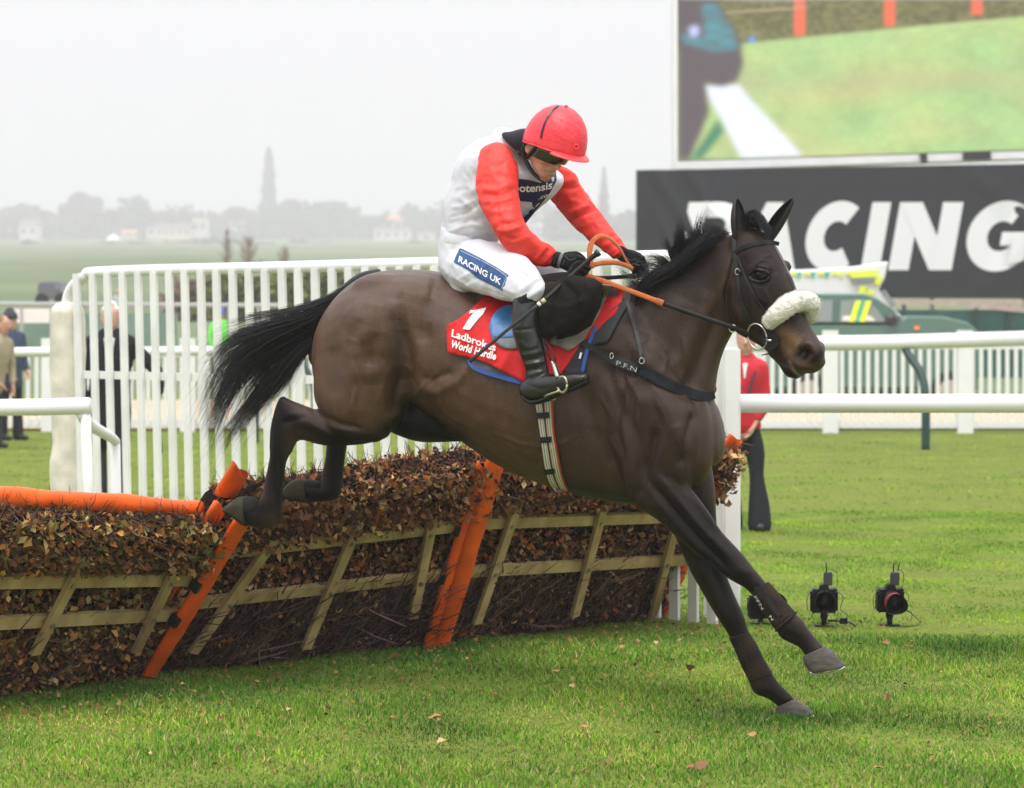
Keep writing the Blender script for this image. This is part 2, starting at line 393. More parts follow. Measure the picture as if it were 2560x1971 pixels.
# hedgerows and nearer shrubs
for i_, (xa, xb, yy, dd, hh_) in enumerate(((-700, 330, 603, 1460, 11), (240, 640, 602, 1500, 10), (560, 1180, 604, 1480, 12), (1100, 2900, 612, 1440, 18))): WOODS = (xa, xb, yy, dd, hh_, i_) if i_ == 0 else WOODS+(xa, xb, yy, dd, hh_, i_)
def hedge(pts, h, wd, n, label, col, leaf=.35, name='hedge', cat='hedge'):
    r = np.random.default_rng(n); pts = [np.array(p) for p in pts]
    t = r.random(n)*(len(pts)-1); i = np.minimum(t.astype(int), len(pts)-2); f = (t-i)[:, None]; pp = np.array(pts)
    c = pp[i]*(1-f)+pp[i+1]*f; hh = h*(.8+.35*np.sin(t*9+n)+.25*np.sin(t*31+n)+.15*np.sin(t*67))
    c = c+np.stack([r.normal(0, wd*.3, n), r.normal(0, wd*.5, n), hh*r.random(n)**.8], 1); L_ = leaf*(.5+r.random(n))
    u = r.normal(0, 1, (n, 3)); u /= np.linalg.norm(u, axis=1)[:, None]; v = np.cross(u, r.normal(0, 1, (n, 3))); v /= np.linalg.norm(v, axis=1)[:, None]
    u *= L_[:, None]; v *= L_[:, None]*.7; V = np.stack([c-u, c+v, c+u, c-v], 1).reshape(-1, 3); k = np.arange(n)[:, None]*4
    o = link(name, npmesh(name, V, k+np.array([[0, 1, 2, 3]]), np.repeat(np.array(col)*(.6+.8*r.random((n, 1))), 4, axis=0)), LEAFY, smooth=False)
    return setp(o, label, cat)
hedge([P(-40, 612, D-40), P(600, 606, D-40), P(1150, 612, D-40)], 15, 12, 9000, 'long dark hedge line at the foot of the valley trees', (.05, .07, .035), 1.6)
hedge([P(430, 624, 1050), P(800, 636, 1000), P(1150, 644, 950)], 3.2, 6, 2500, 'thin hedge crossing the pale fields', (.05, .08, .035), 1.1)
hedge([P(-30, 672, 600), P(150, 668, 600), P(420, 655, 650)], 1.6, 4, 1500, 'low field boundary on the left slope', (.06, .09, .04), .7)
hedge([P(560, 800, 78), P(640, 800, 78), P(760, 800, 76), P(900, 800, 76), P(1040, 800, 76)], 1.02, 1.2, 6000, 'olive green shrubbery seen between the wing pickets', (.09, .11, .03), .12, 'shrubbery', 'shrubs')
hedge([P(440, 800, 84), P(500, 800, 84), P(570, 800, 84)], .95, .8, 2500, 'bare brownish shrubs seen through the left pickets', (.19, .14, .10), .10, 'shrubbery', 'shrubs')
for i_ in range(4):
    xa, xb, yy, dd, hh_, _i = WOODS[6*i_:6*i_+6]
    hedge([P(xa, yy, dd), P((xa+xb)/2, yy, dd), P(xb, yy, dd)], hh_*1.0, 26, 3600, ('hazy belt of trees at the left end of the valley', 'hazy belt of trees behind the gabled houses', 'hazy belt of trees behind the poplar and broad tree', 'hazy belt of trees seen between rider and banner')[i_], (.06, .08, .05), 2.2, 'tree_belt', 'trees')
hedge([P(-40, 640, 900), P(300, 637, 900), P(700, 634, 900)], 3.0, 6, 2600, 'broken hedge across the upper left field', (.07, .09, .05), 1.0)
hedge([P(0, 690, 380), P(180, 694, 380), P(330, 690, 380)], 1.1, 3, 1500, 'low scrubby hedge just above the dark van', (.08, .09, .06), .4)
def baretree(px, ytop, ybase, wpx, d, label):
    b = P(px, ybase, d); s = d/F; Hh = (ybase-ytop)*s; Wd = wpx*s; r = random.Random(px)
    t = thing('bare_tree', b, label, 'tree', 'leafless trees on the slope'); m = MB()
    m.tube([b, b+Vector((0, 0, Hh*.5)), b+Vector((Wd*.05, 0, Hh))], [Hh*.03, Hh*.02, Hh*.004], 6); m.build('trunk', BARK2, t)
    m = MB()
    for k in range(70):
        z0 = r.uniform(.15, .85)*Hh; a = r.uniform(0, 6.28); l = Wd*.5*r.uniform(.5, 1)*(1.1-z0/Hh)
        p0 = b+Vector((0, 0, z0)); p1 = p0+Vector((math.cos(a)*l*.6, math.sin(a)*l*.6, l*.7)); p2 = p1+Vector((math.cos(a)*l*.4, math.sin(a)*l*.3, l*.9))
        m.tube([p0, p1, p2], [Hh*.01, Hh*.006, Hh*.002], 4)
    m.build('crown', BARK2, t)
BARK2 = mat('bare_twigs', (.20, .13, .09), .9, .1)
baretree(568, 560, 690, 50, 190, 'slim leafless brown tree on the slope left of the poplar')
baretree(622, 585, 694, 90, 180, 'bushy leafless brown tree on the slope below the poplar')
baretree(712, 610, 690, 60, 190, 'short leafless tree on the slope right of the poplar')
HW = mat('render_wall', (.62, .58, .52), .8, .2, var=.15); HC = mat('cream_wall', (.62, .52, .40), .8, .2)
RT = mat('slate_roof', (.16, .14, .14), .7, .2, var=.2); RO = mat('orange_roof', (.55, .25, .13), .7, .2); GL = mat('dark_window', (.04, .05, .06), .2, .5)
def house(px, ybase, wpx, hpx, d, label, wall=None, roof=None, roofpx=18, nwin=3, gable=False, depth=14):
    s = d/F; b = P(px, ybase, d); w = wpx*s; h = hpx*s; rh = roofpx*s
    t = thing('house', b, label, 'house', 'pale houses across the valley'); m = MB(); m.box(b+Vector((0, depth/2, h/2-.5)), (w, depth, h+1)); m.build('wall', wall or HW, t)
    o = .6; x0, x1 = -w/2-o, w/2+o; z0 = h+.02; m = MB()
    if gable: vs = [(x0, -o, z0), (x1, -o, z0), (x1, depth+o, z0), (x0, depth+o, z0), (0, -o, z0+rh), (0, depth+o, z0+rh)]; fs = [(0, 1, 4), (1, 2, 5, 4), (2, 3, 5), (3, 0, 4, 5), (0, 3, 2, 1)]
    else: vs = [(x0, -o, z0), (x1, -o, z0), (x1, depth+o, z0), (x0, depth+o, z0), (x0+.3, depth/2, z0+rh), (x1-.3, depth/2, z0+rh)]; fs = [(0, 1, 5, 4), (1, 2, 5), (2, 3, 4, 5), (3, 0, 4), (0, 3, 2, 1)]
    m.add([b+Vector(v) for v in vs], fs); m.build('roof', roof or RT, t)
    for k in range(nwin):
        x = (k+.5)/nwin*w-w/2
        m = MB(); m.box(b+Vector((x, -.03, h*.55)), (w/nwin*.4, .3, h*.35)); m.build('window', GL, t)
house(70, 596, 44, 34, D-120, 'white house at the far left of the valley', roofpx=12, nwin=2)
house(40, 574, 40, 20, D-50, 'pale house half behind the yellowish tree', roofpx=10, nwin=2)
house(378, 592, 24, 22, D-120, 'small white gabled house at the left end of the row', gable=True, roofpx=14, nwin=1)
house(432, 594, 84, 24, D-130, 'long cream house with several windows in the valley row', wall=HC, roofpx=12, nwin=5)
house(498, 590, 34, 44, D-120, 'tall white gabled house right of the cream one', gable=True, roofpx=14, nwin=2)
house(320, 592, 34, 10, D-120, 'low pale shed with an orange tint in the valley', wall=HC, roof=RO, roofpx=8, nwin=1)
house(980, 600, 90, 24, D-120, 'long low white building right of the broad tree', roofpx=8, nwin=4)
house(990, 560, 40, 10, D-20, 'small house with an orange roof right of the poplar', roof=RO, roofpx=12, nwin=2)
house(1065, 606, 40, 20, D-120, 'small white building close to the rider back', roofpx=8, nwin=1)
house(590, 574, 40, 16, D-50, 'pinkish house hidden among trees left of the poplar', wall=HC, roofpx=10, nwin=2)
m = MB(); b = P(282, 626, 1150); m.box(b+Vector((0, 3, 2.2)), (5.4, 5.4, 4.4)); q = MB(); q.box(b+Vector((0, 3, 5.5)), (6, 6, 2.2), taper=.15)
t = thing('marquee', b, 'small white tent with a pointed top in the field', 'tent'); m.build('tent_wall', WHITE, t); q.build('tent_roof', WHITE, t)
m = MB(); b = P(190, 618, 1150); m.box(b+Vector((0, 0, 1.1)), (14, .3, 2.2)); o = m.build('hoarding', mat('pinkish_red', (.6, .16, .16), .6), None, origin=b); setp(o, 'long low red hoarding lying along the far field on the left', 'hoarding')
# ================================================================ mid-distance fence, rail, banner, screen, vehicles
GREENM = mat('dark_green_paint', (.018, .05, .045), .45, .4)
def picket_fence(x0, x1, y, h, label, pitch=.125, skip=None, name='picket_fence', pw=.055, postx=None, railh=(.12, None), yaw=0., group=None):
    t = thing(name, (x0, y, 0), label, 'fence', group); R = (postx or [])
    for zz in (railh[0], h-.16):
        m = MB(); m.beam((x0, y, zz), (x1, y, zz), .04, .11); m.build('rail', WHITE, t)
    base = MB().box((0, 0, 0), (pw, .03, h-.16)).mesh('picket'); n = int((x1-x0)/pitch)
    base.materials.append(WHITE)
    for i in range(n):
        x = x0+i*pitch
        o = bpy.data.objects.new('picket', base); COL.objects.link(o); o.parent = t; o.location = (x-x0, -.035, (h-.16)/2+.08)
    for x in R:
        m = MB(); m.box((x, y-.02, h/2+.02), (.22, .12, h+.08)); m.build('post', WHITE, t)
    return t
px2x = lambda px, d: (px-CX)/F*d
picket_fence(px2x(1800, 40.9), px2x(2640, 40.9), 40.9, 1.42, 'long white picket fence crossing the course right of the horse head', postx=[px2x(v, 40.9) for v in (2075, 2412)])
picket_fence(px2x(-700, 41.5), px2x(820, 41.5), 41.5, 1.30, 'white picket fence behind the wing on the left side', postx=[px2x(v, 41.5) for v in (124, 470, 795)])
def running_rail(pts, r, posts, label, postmat, postr, bend=.25, group='white running rails'):
    t = thing('running_rail', (pts[0][0], pts[0][1], 0), label, 'rail', group)
    m = MB(); m.tube([Vector(p) for p in pts], r, 20); m.build('rail', WHITE, t, smooth=True)
    for x, y, z, dx in posts:
        m = MB(); pp = [(x+dx*1.0, y+.35, z-r*.5), (x+dx*.8, y+.3, z-.16), (x+dx*.15, y+.12, z-.42), (x, y, z-.75), (x, y, -.05)]
        m.tube([Vector(p) for p in pp], postr, 10, sub=4); m.build('post', postmat, t, smooth=True)
    return t
d = 35.6
zr = lambda py: CAMH-(py-HY)/F*d
running_rail([(px2x(1880, d), d+.35, zr(862)), (px2x(2240, d), d+.35, zr(857)), (px2x(2640, d), d+.35, zr(845))], .095, [(px2x(2314, d), d, zr(855), -.22)], 'white running rail on a bent dark green post, right background', GREENM, .055)
running_rail([(px2x(-700, d+2), d+2, zr(888)), (px2x(300, d+2), d+2, zr(884)), (px2x(860, d+2), d+2, zr(880))], .062, [(px2x(640, d+2), d+2, zr(882), -.2), (px2x(785, d+2), d+2, zr(882), -.2)], 'slim white running rail far behind the left wing', GREENM, .04)
# grey crush barrier left
m = MB(); d2 = 52
t = thing('crowd_barrier', P(0, 895, d2), 'grey metal barrier rail behind the capped man on the left', 'barrier')
GREYM = mat('grey_galvanised', (.34, .35, .36), .5, .4)
m.tube([P(-700, 756, d2), P(700, 764, d2)], .04, 8); m.build('rail', GREYM, t)
for k, px in enumerate(range(-686, 700, 74)):
    m = MB(); m.tube([P(px, 762, d2), P(px, 905, d2)], .03, 6); m.build('post', GREYM, t)
MESH = mat('green_mesh_cloth', (.035, .12, .10), .8, .2, var=.3, vscale=3)
m = MB(); m.box(P(40, 840, d2+1), (6, .05, .85)); o = m.build('windbreak_sheet', mat('pale_green_sheet', (.16, .25, .21), .8, .2, var=.2, vscale=2), None, origin=P(40, 880, d2+1)); setp(o, 'pale green sheet fixed behind the grey barrier on the left', 'screen sheet')
m = MB(); m.box(P(88, 790, d2+.5), (1.1, .04, .26)); o = m.build('sign_board', WHITE_D, None, origin=P(88, 800, d2+.5)); setp(o, 'blank white board above the pale green sheet', 'sign')
# ---------------------------------------------------------------- banner and screen
db = 78.; s = db/F
BAN = mat('banner_cloth', (.019, .021, .026), .65, .12, var=.15, vscale=1.5)
t = thing('banner', P(2075, 745, db), 'huge dark grey banner with white RACING lettering below the screen', 'banner')
nx, nz_ = 260, 40; V = []; Fa = []
def bany(u, v):
    w = 0.
    for cx_, sl, am, wd in ((.03, .13, .10, .012), (.085, .15, .09, .014), (.0, .10, .06, .01), (.93, .16, .10, .018), (.88, .1, .06, .02), (.55, .3, .05, .03), (.7, -.1, .04, .02)):
        w += am*math.exp(-((u-cx_-sl*(1-v))/wd)**2)
    return w
for j in range(nz_+1):
    for i in range(nx+1):
        u = i/nx; v = j/nz_; x = 1590+(3060-1590)*u
        yb = 742+8*u; yt = 426-24*u
        p = P(x, yb+(yt-yb)*v, db); p.y -= bany(u, v)*1.2; V.append(tuple(p))
Fa = [(j*(nx+1)+i, j*(nx+1)+i+1, (j+1)*(nx+1)+i+1, (j+1)*(nx+1)+i) for j in range(nz_) for i in range(nx)]
link('cloth', npmesh('cloth', V, Fa), BAN, t)
m = MB()
for k in range(7): m = MB(); m.box(P(1640+k*230, 640, db+.5), (.12, .12, 4.2)); m.build("support_pole", GREYM, t)

# letters: own outlines, heavy italic
def arc(cx, cy, rx, ry, a0, a1, n=18): return [(cx+rx*math.cos(math.radians(a0+(a1-a0)*i/n)), cy+ry*math.sin(math.radians(a0+(a1-a0)*i/n))) for i in range(n+1)]
def stroke(pts, w):
    """thick line as polygon strip"""
    V = []; n = len(pts)
    for i, p in enumerate(pts):
        a = Vector(pts[max(i-1, 0)]); b = Vector(pts[min(i+1, n-1)]); d_ = (b-a).normalized(); nn = Vector((-d_.y, d_.x))
        V.append(tuple(Vector(p)+nn*w/2)); V.append(tuple(Vector(p)-nn*w/2))
    return V, [(2*i, 2*i+1, 2*i+3, 2*i+2) for i in range(n-1)]
LET = {}
def R_(*a): return ('poly', a)
# unit letters, height 1; polygons listed as convex pieces
LET['R'] = [[(0, 0), (.25, 0), (.25, 1), (0, 1)], ('s', [(.2, .89), (.42, .89)]+arc(.42, .655, .235, .235, 90, -90, 14)+[(.2, .42)], .23), [(.33, .44), (.56, .48), (.84, 0), (.56, 0)]]
LET['A'] = [[(-.02, 0), (.25, 0), (.56, 1), (.31, 1)], [(.31, 1), (.56, 1), (.90, 0), (.62, 0)], [(.18, .2), (.70, .2), (.66, .4), (.24, .4)]]
LET['C'] = [('s', arc(.5, .5, .35, .37, 52, 308, 26), .30)]
LET['I'] = [[(0, 0), (.25, 0), (.25, 1), (0, 1)]]
LET['N'] = [[(0, 0), (.27, 0), (.27, 1), (0, 1)], [(0, 1), (.30, 1), (.84, 0), (.54, 0)], [(.57, 0), (.84, 0), (.84, 1), (.57, 1)]]
LET['G'] = [('s', arc(.5, .5, .35, .37, 55, 322, 26), .30), [(.50, .36), (.89, .36), (.89, .56), (.50, .56)], [(.66, .08), (.89, .14), (.89, .50), (.66, .50)]]
LWHITE = mat('banner_print_white', (.75, .75, .75), .6, .3)
LET['R'][0] = LET['R'][0]
for ch, x0, x1 in (('R', 1692, 1850), ('A', 1834, 1990), ('C', 2000, 2150), ('I', 2151, 2198), ('N', 2220, 2378), ('G', 2402, 2572), ('U', 0, 0)):
    if ch == 'U': continue
    V = []; Fa = []
    W0 = {'R': .84, 'A': .92, 'C': 1., 'I': .25, 'N': .84, 'G': 1.}[ch]
    for piece in LET[ch]:
        if piece[0] == 's': vv, ff = stroke(piece[1], piece[2])
        else: vv, ff = list(piece), [tuple(range(len(piece)))]
        b0 = len(V); V += [(q_[0], q_[1], len(Fa) % 7) for q_ in vv]; Fa += [tuple(b0+i for i in f) for f in ff]
    y0, y1 = 676, 506; vs = []
    for x, y, pz in V:
        X = x0+(x1-x0)*(x/W0)+y*30; Y = y0+(y1-y0)*y; u = (X-1590)/1470; v = (742-Y)/316
        p = P(X, Y, db); p.y -= bany(u, v)*1.2+.03+.012*pz; vs.append(p)
    me = bpy.data.meshes.new('letter'); me.from_pydata([tuple(p) for p in vs], [], Fa); link('letter', me, LWHITE, t, smooth=False)
# screen
ds = 79.; t = thing('video_screen', P(2100, 410, ds), 'giant outdoor video screen showing green turf and a hedge', 'screen')
nx, nz_ = 260, 130
r = np.random.default_rng(3); X, Y = np.meshgrid(np.linspace(0, 1, nx+1), np.linspace(0, 1, nz_+1))     # image space of the visible 865 x 400 part
def sm(a, b, x): t_ = np.clip((x-a)/(b-a), 0, 1); return t_*t_*(3-2*t_)
ipx = X*920; ipy = (1-Y)*400-0
def vn(sx, sy, seed):
    g = np.random.default_rng(seed).random((int(sy)+2, int(sx)+2)); xs = X*sx; ys_ = Y*sy; i = xs.astype(int); j = ys_.astype(int); fx = xs-i; fy = ys_-j
    return (g[j, i]*(1-fx)+g[j, i+1]*fx)*(1-fy)+(g[j+1, i]*(1-fx)+g[j+1, i+1]*fx)*fy
nA = vn(14, 9, 1)*.5+vn(50, 30, 2)*.3+vn(120, 60, 5)*.2
C = np.zeros(X.shape+(3,)); C[:] = (.46, .62, .22)
nB = vn(26, 40, 31)*.6+vn(70, 90, 32)*.4; C = C*(.72+.5*nA[..., None]); C = C*(1-.45*nB[..., None])+np.array([.50, .62, .34])*.45*nB[..., None]; C[..., 0] *= .8+.4*vn(6, 8, 35)
br = (np.exp(-((ipy-205-ipx*.02)/38)**2)*(.3+.7*vn(10, 6, 7)))[..., None]; C = C*(1-.55*br)+np.array([.50, .42, .24])*.55*br
edge = 108-(ipx-180)*.093+0                                        # hedge lower edge, in pixels of the photo
hd = sm(6, -6, ipy-edge)[..., None]; hc = np.array([.17, .16, .06])*(.6+.9*vn(90, 50, 9)[..., None]); hc[..., 1] *= 1.0
C = C*(1-hd)+hc*hd
for x0, yb in ((305, 92), (530, 68), (748, 40)):
    k = (sm(17, 12, abs(ipx-x0))*sm(yb+4, yb-4, ipy))[..., None]; C = C*(1-k)+np.array([.85, .16, .07])*k
k = (sm(4, 2, abs(ipy-(32-(ipx-120)*.06)))*sm(100, 130, ipx)*sm(330, 300, ipx)*hd[..., 0]*.7)[..., None]; C = C*(1-k)+np.array([.5, .42, .25])*k
def blobm(pts, soft=5):
    """soft polygon mask"""
    from mathutils import geometry
    px_ = np.array(pts, float); inside = np.zeros(ipx.shape, bool); n = len(px_)
    for i in range(n):
        x1, y1 = px_[i]; x2, y2 = px_[(i+1) % n]; c = ((y1 > ipy) != (y2 > ipy)) & (ipx < (x2-x1)*(ipy-y1)/(y2-y1+1e-9)+x1); inside ^= c
    f = inside.astype(float)
    for _ in range(7): f = (f+np.roll(f, 1, 0)+np.roll(f, -1, 0)+np.roll(f, 1, 1)+np.roll(f, -1, 1))/5
    return f[..., None]
k = blobm([(60, 215), (155, 215), (180, 250), (290, 370), (310, 400), (160, 400), (105, 290)]); C = C*(1-k)+np.array([.85, .86, 1.0])*k
k = blobm([(0, -5), (95, -5), (130, 60), (160, 110), (165, 165), (150, 205), (110, 218), (70, 210), (80, 280), (60, 330), (30, 400), (0, 400)]); C = C*(1-k)+np.array([.115, .09, .10])*k
k = blobm([(60, 10), (95, 10), (140, 80), (150, 125), (90, 130), (20, 110), (5, 85), (70, 95)])*(.4+.6*vn(30, 30, 4)[..., None]); C = C*(1-k)+np.array([.08, .33, .38])*k
k = blobm([(28, 400), (100, 300), (118, 330), (60, 400)]); C = C*(1-k)+np.array([.07, .25, .13])*k
k = blobm([(28, 70), (48, 62), (55, 85), (35, 95)]); C = C*(1-k)+np.array([.6, .65, 1.])*k
k = np.exp(-((ipx-186)**2+(ipy-100)**2)/60)[..., None]; C = C*(1-k)+np.array([.15, .35, 1.])*k
C = np.clip(C*(.93+.14*np.random.default_rng(6).random(C.shape[:2]))[..., None], 0, 1)
for _ in range(1): C = (C+np.roll(C, 1, 0)+np.roll(C, -1, 0)+np.roll(C, 1, 1)+np.roll(C, -1, 1))/5
V = []
x0s, x1s = 1694, 2614
for j in range(nz_+1):
    for i in range(nx+1):
        u = i/nx; v = j/nz_; V.append(tuple(P(x0s+(x1s-x0s)*u, 402-30*u-(402-30*u+0)*v, ds)))
V = np.array(V); Fa = [(j*(nx+1)+i, j*(nx+1)+i+1, (j+1)*(nx+1)+i+1, (j+1)*(nx+1)+i) for j in range(nz_) for i in range(nx)]
SCR = mat('screen_picture', (0, 0, 0), .9, .0, attr=True, emit=.92)
SCR.node_tree.nodes['Principled BSDF'].inputs['Base Color'].default_value = (.02, .02, .02, 1)
for l in list(SCR.node_tree.links):
    if l.to_socket.name == 'Base Color': SCR.node_tree.links.remove(l)
link('display', npmesh('display', V, Fa, C.reshape(-1, 3)), SCR, t)
m = MB(); sz = ds/F
def slab(m, pts, d0, d1):
    """prism from pixel outline between two distances"""
    n = len(pts); f = [P(x, y, d0) for x, y in pts]; b = [v+Vector((0, d1-d0, 0)) for v in f]
    m.add(f+b, [tuple(range(n)), tuple(range(2*n-1, n-1, -1))]+[(i, i+n, (i+1) % n+n, (i+1) % n) for i in range(n)])
slab(m, [(1684, 404), (1693, 404), (1693, -300), (1684, -300)], ds-.1, ds+1.2); m.build('side_frame', WHITE, t)
m = MB(); slab(m, [(1684, 426), (3000, 382), (3000, 366), (1684, 404.5)], ds-.1, ds+1.2); m.build('bottom_frame', WHITE, t)
m = MB(); slab(m, [(1700, 400), (3000, 370), (3000, -300), (1700, -300)], ds+.15, ds+1.1); m.build('cabinet', GREYM, t)
m = MB(); slab(m, [(2408, 402), (2478, 400), (2478, 378), (2408, 380)], ds-.25, ds-.12); m.build('speaker_panel', BLACKP, t)
m = MB(); slab(m, [(2304, 410), (2318, 409), (2318, 384), (2300, 384)], ds-.25, ds-.12); m.build('bracket', BLACKP, t)
# ---------------------------------------------------------------- green fence, jeep, ambulance
dg_ = 70; m = MB(); t = thing('mesh_fence', P(2400, 930, dg_), 'green mesh covered fence with pale timber rails, right background', 'fence')
m.box(P(2300, 882, dg_), (10.5, .04, 2.1)); m.build('mesh_sheet', MESH, t)
PINKT = mat('pinkish_timber', (.48, .36, .33), .8, .2, var=.2)
m = MB(); m.beam(P(2190, 756, dg_-.1), P(2600, 758, dg_-.1), .06, .11); m.build('rail', PINKT, t)
m = MB(); m.beam(P(2420, 762, dg_-.3), P(2600, 778, dg_-.3), .06, .14); m.build('rail', PINKT, t)
for px in (2260, 2440, 2520): m = MB(); m.beam(P(px, 960, dg_-.1), P(px, 762, dg_-.1), .09, .09, Vector((1, 0, 0))); m.build('post', GREENM, t)
JG = mat('jeep_green', (.07, .15, .12), .3, .5, coat=.3); GLS = mat('vehicle_glass', (.22, .27, .26), .12, .6); HV = mat('hi_vis_yellow', (.75, .85, .05), .5, .3); HG = mat('hi_vis_green', (.05, .45, .28), .5, .3)
TYRE = mat('tyre_rubber', (.02, .02, .02), .8, .2)
dj = 56.; t = thing('jeep', P(2200, 1008, dj), 'dark green off-road car parked behind the white fence', 'car')
sj = dj/F
def vehicle_slab(m, pts, d0, w, inset=0.12, mid=None):
    n = len(pts); cxp = sum(p[0] for p in pts)/n; cyp = sum(p[1] for p in pts)/n; rows_ = []
    for dd, k in ((0, 1-inset), (w*.07, 1.0), (w*.93, 1.0), (w, 1-inset)):
        rows_.append([P(cxp+(x-cxp)*(1-(1-k)*.15), cyp+(y-cyp)*(1-(1-k)*.5), d0)+Vector((0, dd, 0)) for x, y in pts])
    vs = [p for r_ in rows_ for p in r_]; fs = [tuple(range(n)), tuple(range(4*n-1, 3*n-1, -1))]
    for k in range(3): fs += [(k*n+i, (k+1)*n+i, (k+1)*n+(i+1) % n, k*n+(i+1) % n) for i in range(n)]
    m.add(vs, fs)
m = MB(); vehicle_slab(m, [(1935, 975), (1930, 850), (1940, 812), (2240, 812), (2270, 790), (2360, 792), (2420, 806), (2445, 826), (2450, 880), (2446, 975)], dj, 1.75); m.build('body', JG, t)
m = MB(); vehicle_slab(m, [(1950, 812), (1960, 742), (1990, 733), (2160, 733), (2195, 746), (2236, 775), (2268, 812)], dj+.12, 1.5, .25); m.build('cabin', JG, t)
for wpts in ([(2098, 805), (2103, 752), (2160, 749), (2190, 770), (2216, 805)], [(1995, 805), (2000, 752), (2082, 750), (2080, 805)]):
    m = MB(); slab(m, wpts, dj+.08, dj+.2); m.build('window', GLS, t)
m = MB(); slab(m, [(2105, 803), (2108, 790), (2175, 789), (2190, 803)], dj+.05, dj+.07); m.build('painted_sill_reflection', WHITE_D, t)  # pale slab imitating a reflection along the bottom of the window
for x in (2122, 2148):
    m = MB(); slab(m, [(x, 805), (x+17, 752), (x+31, 752), (x+14, 805)], dj+.03, dj+.045); m.build('hi_vis_stripe', HV, t)
m = MB(); slab(m, [(2138, 805), (2155, 752), (2163, 752), (2147, 805)], dj+.032, dj+.046); m.build('hi_vis_stripe', HG, t)
m = MB(); m.ball(P(2229, 800, dj-.08), (.13, .07, .11)); m.build('wing_mirror', BLACKP, t, smooth=True)
m = MB(); m.box(P(2292, 820, dj-.01), (.1, .04, .07)); m.build('indicator', mat('amber', (.9, .25, .06), .3), t)
for x in (2020, 2370):
    m = MB(); c = P(x, 975, dj+.1); m.tube([c+Vector((0, -.12, .0)), c+Vector((0, .12, 0))], .36, 20); w_ = m.build('wheel', TYRE, t, smooth=False)
    m = MB(); c = P(x, 975, dj+.1); m.tube([c+Vector((0, -.15, .0)), c+Vector((0, -.1, 0))], .2, 16); m.build('rim', STEEL, w_)
da = 60.; t = thing('ambulance', P(2080, 990, da), 'white ambulance with yellow checks parked behind the green car', 'ambulance')
AW = mat('ambulance_white', (.75, .75, .75), .3, .5, coat=.2)
m = MB(); vehicle_slab(m, [(1820, 985), (1820, 682), (2060, 672), (2140, 666), (2220, 654), (2213, 690), (2198, 722), (2235, 770), (2290, 830), (2300, 985)], da, 2.1, .1); m.build('body', AW, t)
for i in range(19):
    x = 1835+i*17.5; m = MB(); slab(m, [(x, 693), (x+9, 693), (x+10, 681), (x+1, 681)] if i % 2 else [(x, 689), (x+14, 689), (x+14, 680), (x, 680)], da-.04, da-.005); m.build('check', HV if i % 2 == 0 or i > 14 else HG, t)
for pts in ([(2128, 697), (2190, 693), (2196, 676), (2122, 680)], [(2186, 712), (2200, 712), (2206, 690), (2190, 692)], [(2146, 734), (2164, 734), (2166, 716), (2150, 716)], [(2172, 722), (2190, 734), (2178, 738), (2166, 736)]):
    m = MB(); slab(m, pts, da-.08, da-.045); m.build('hi_vis_patch', HV, t)
m = MB(); slab(m, [(2128, 707), (2185, 704), (2187, 693), (2126, 695)], da-.12, da-.085); m.build('dark_label', mat('label_grey', (.2, .22, .24), .5), t)
m = MB(); slab(m, [(2204, 728), (2212, 724), (2240, 762), (2232, 768)], da-.06, da-.01); m.build('windscreen_edge', GLS, t)
for x in (1920, 2230):
    m = MB(); c = P(x, 960, da+.1); m.tube([c+Vector((0, -.12, 0)), c+Vector((0, .12, 0))], .36, 20); m.build('wheel', TYRE, t)
dv = 95.; t = thing('dark_van', P(126, 760, dv), 'dark grey van parked far off left of the wing post', 'van')
VG = mat('van_grey', (.13, .13, .15), .4, .5)
m = MB(); vehicle_slab(m, [(92, 748), (94, 712), (104, 704), (148, 704), (152, 726), (166, 732), (166, 748)], dv, 1.8, .1); m.build('body', VG, t)
m = MB(); slab(m, [(138, 724), (148, 724), (146, 710), (138, 710)], dv-.05, dv-.01); m.build('window', GLS, t)
for x in (105, 153):
    m = MB(); c = P(x, 750, dv); m.tube([c+Vector((0, -.1, 0)), c+Vector((0, .1, 0))], .22, 12); m.build('wheel', TYRE, t)
# ================================================================ wing (tall picket panel beside the hurdle)
A = Vector((px2x(200, 18.9), 18.9, 0)); B = Vector((px2x(1775, 14.95), 14.95, 0)); AB = B-A; LW = AB.length; u_ = AB.normalized()
t = thing('hurdle_wing', A, 'tall white slatted wing panel standing beside the hurdle', 'fence'); HT = 1.93
m = MB(); m.tube([A+u_*-.16+Vector((0, 0, 1.55)), A+u_*-.13+Vector((0, 0, 1.78)), A+u_*.05+Vector((0, 0, HT-.03)), A+u_*.35+Vector((0, 0, HT)), A+u_*2.5+Vector((0, 0, HT+.005)), B+Vector((0, 0, HT+.02))], .036, 16, sub=5); m.build('top_rail', WHITE, t, smooth=True)
nrm = Vector((u_.y, -u_.x, 0))
if nrm.y > 0: nrm = -nrm
pick = [190+10]+[150+x/2.713 for x in (245, 345, 448, 555, 660, 765, 870, 980, 1085, 1195, 1305, 1415, 1530, 1640, 1755, 1870)]
xx = pick[-1]; st = 42.0
while xx < 1775: xx += st; st += .33; pick.append(xx)
for i, px in enumerate(pick):
    f = (px-200)/(1775-200)
    # position along AB whose image x is px
    rx = (px-CX)/F; k = (rx*A.y-A.x)/(u_.x-rx*u_.y); p = A+u_*k
    lean = .075*max(0, 1-f)**.8
    m = MB(); m.beam(p+u_*lean+nrm*.03+Vector((0, 0, .02)), p+nrm*.03+Vector((0, 0, HT-.01)), .062, .02, nrm); m.build('picket', WHITE_D, t)
for z in (.35, 1.25):
    m = MB(); m.beam(A+Vector((0, 0, z)), B+Vector((0, 0, z+.0)), .03, .05); m.build('rail', WHITE_D, t)
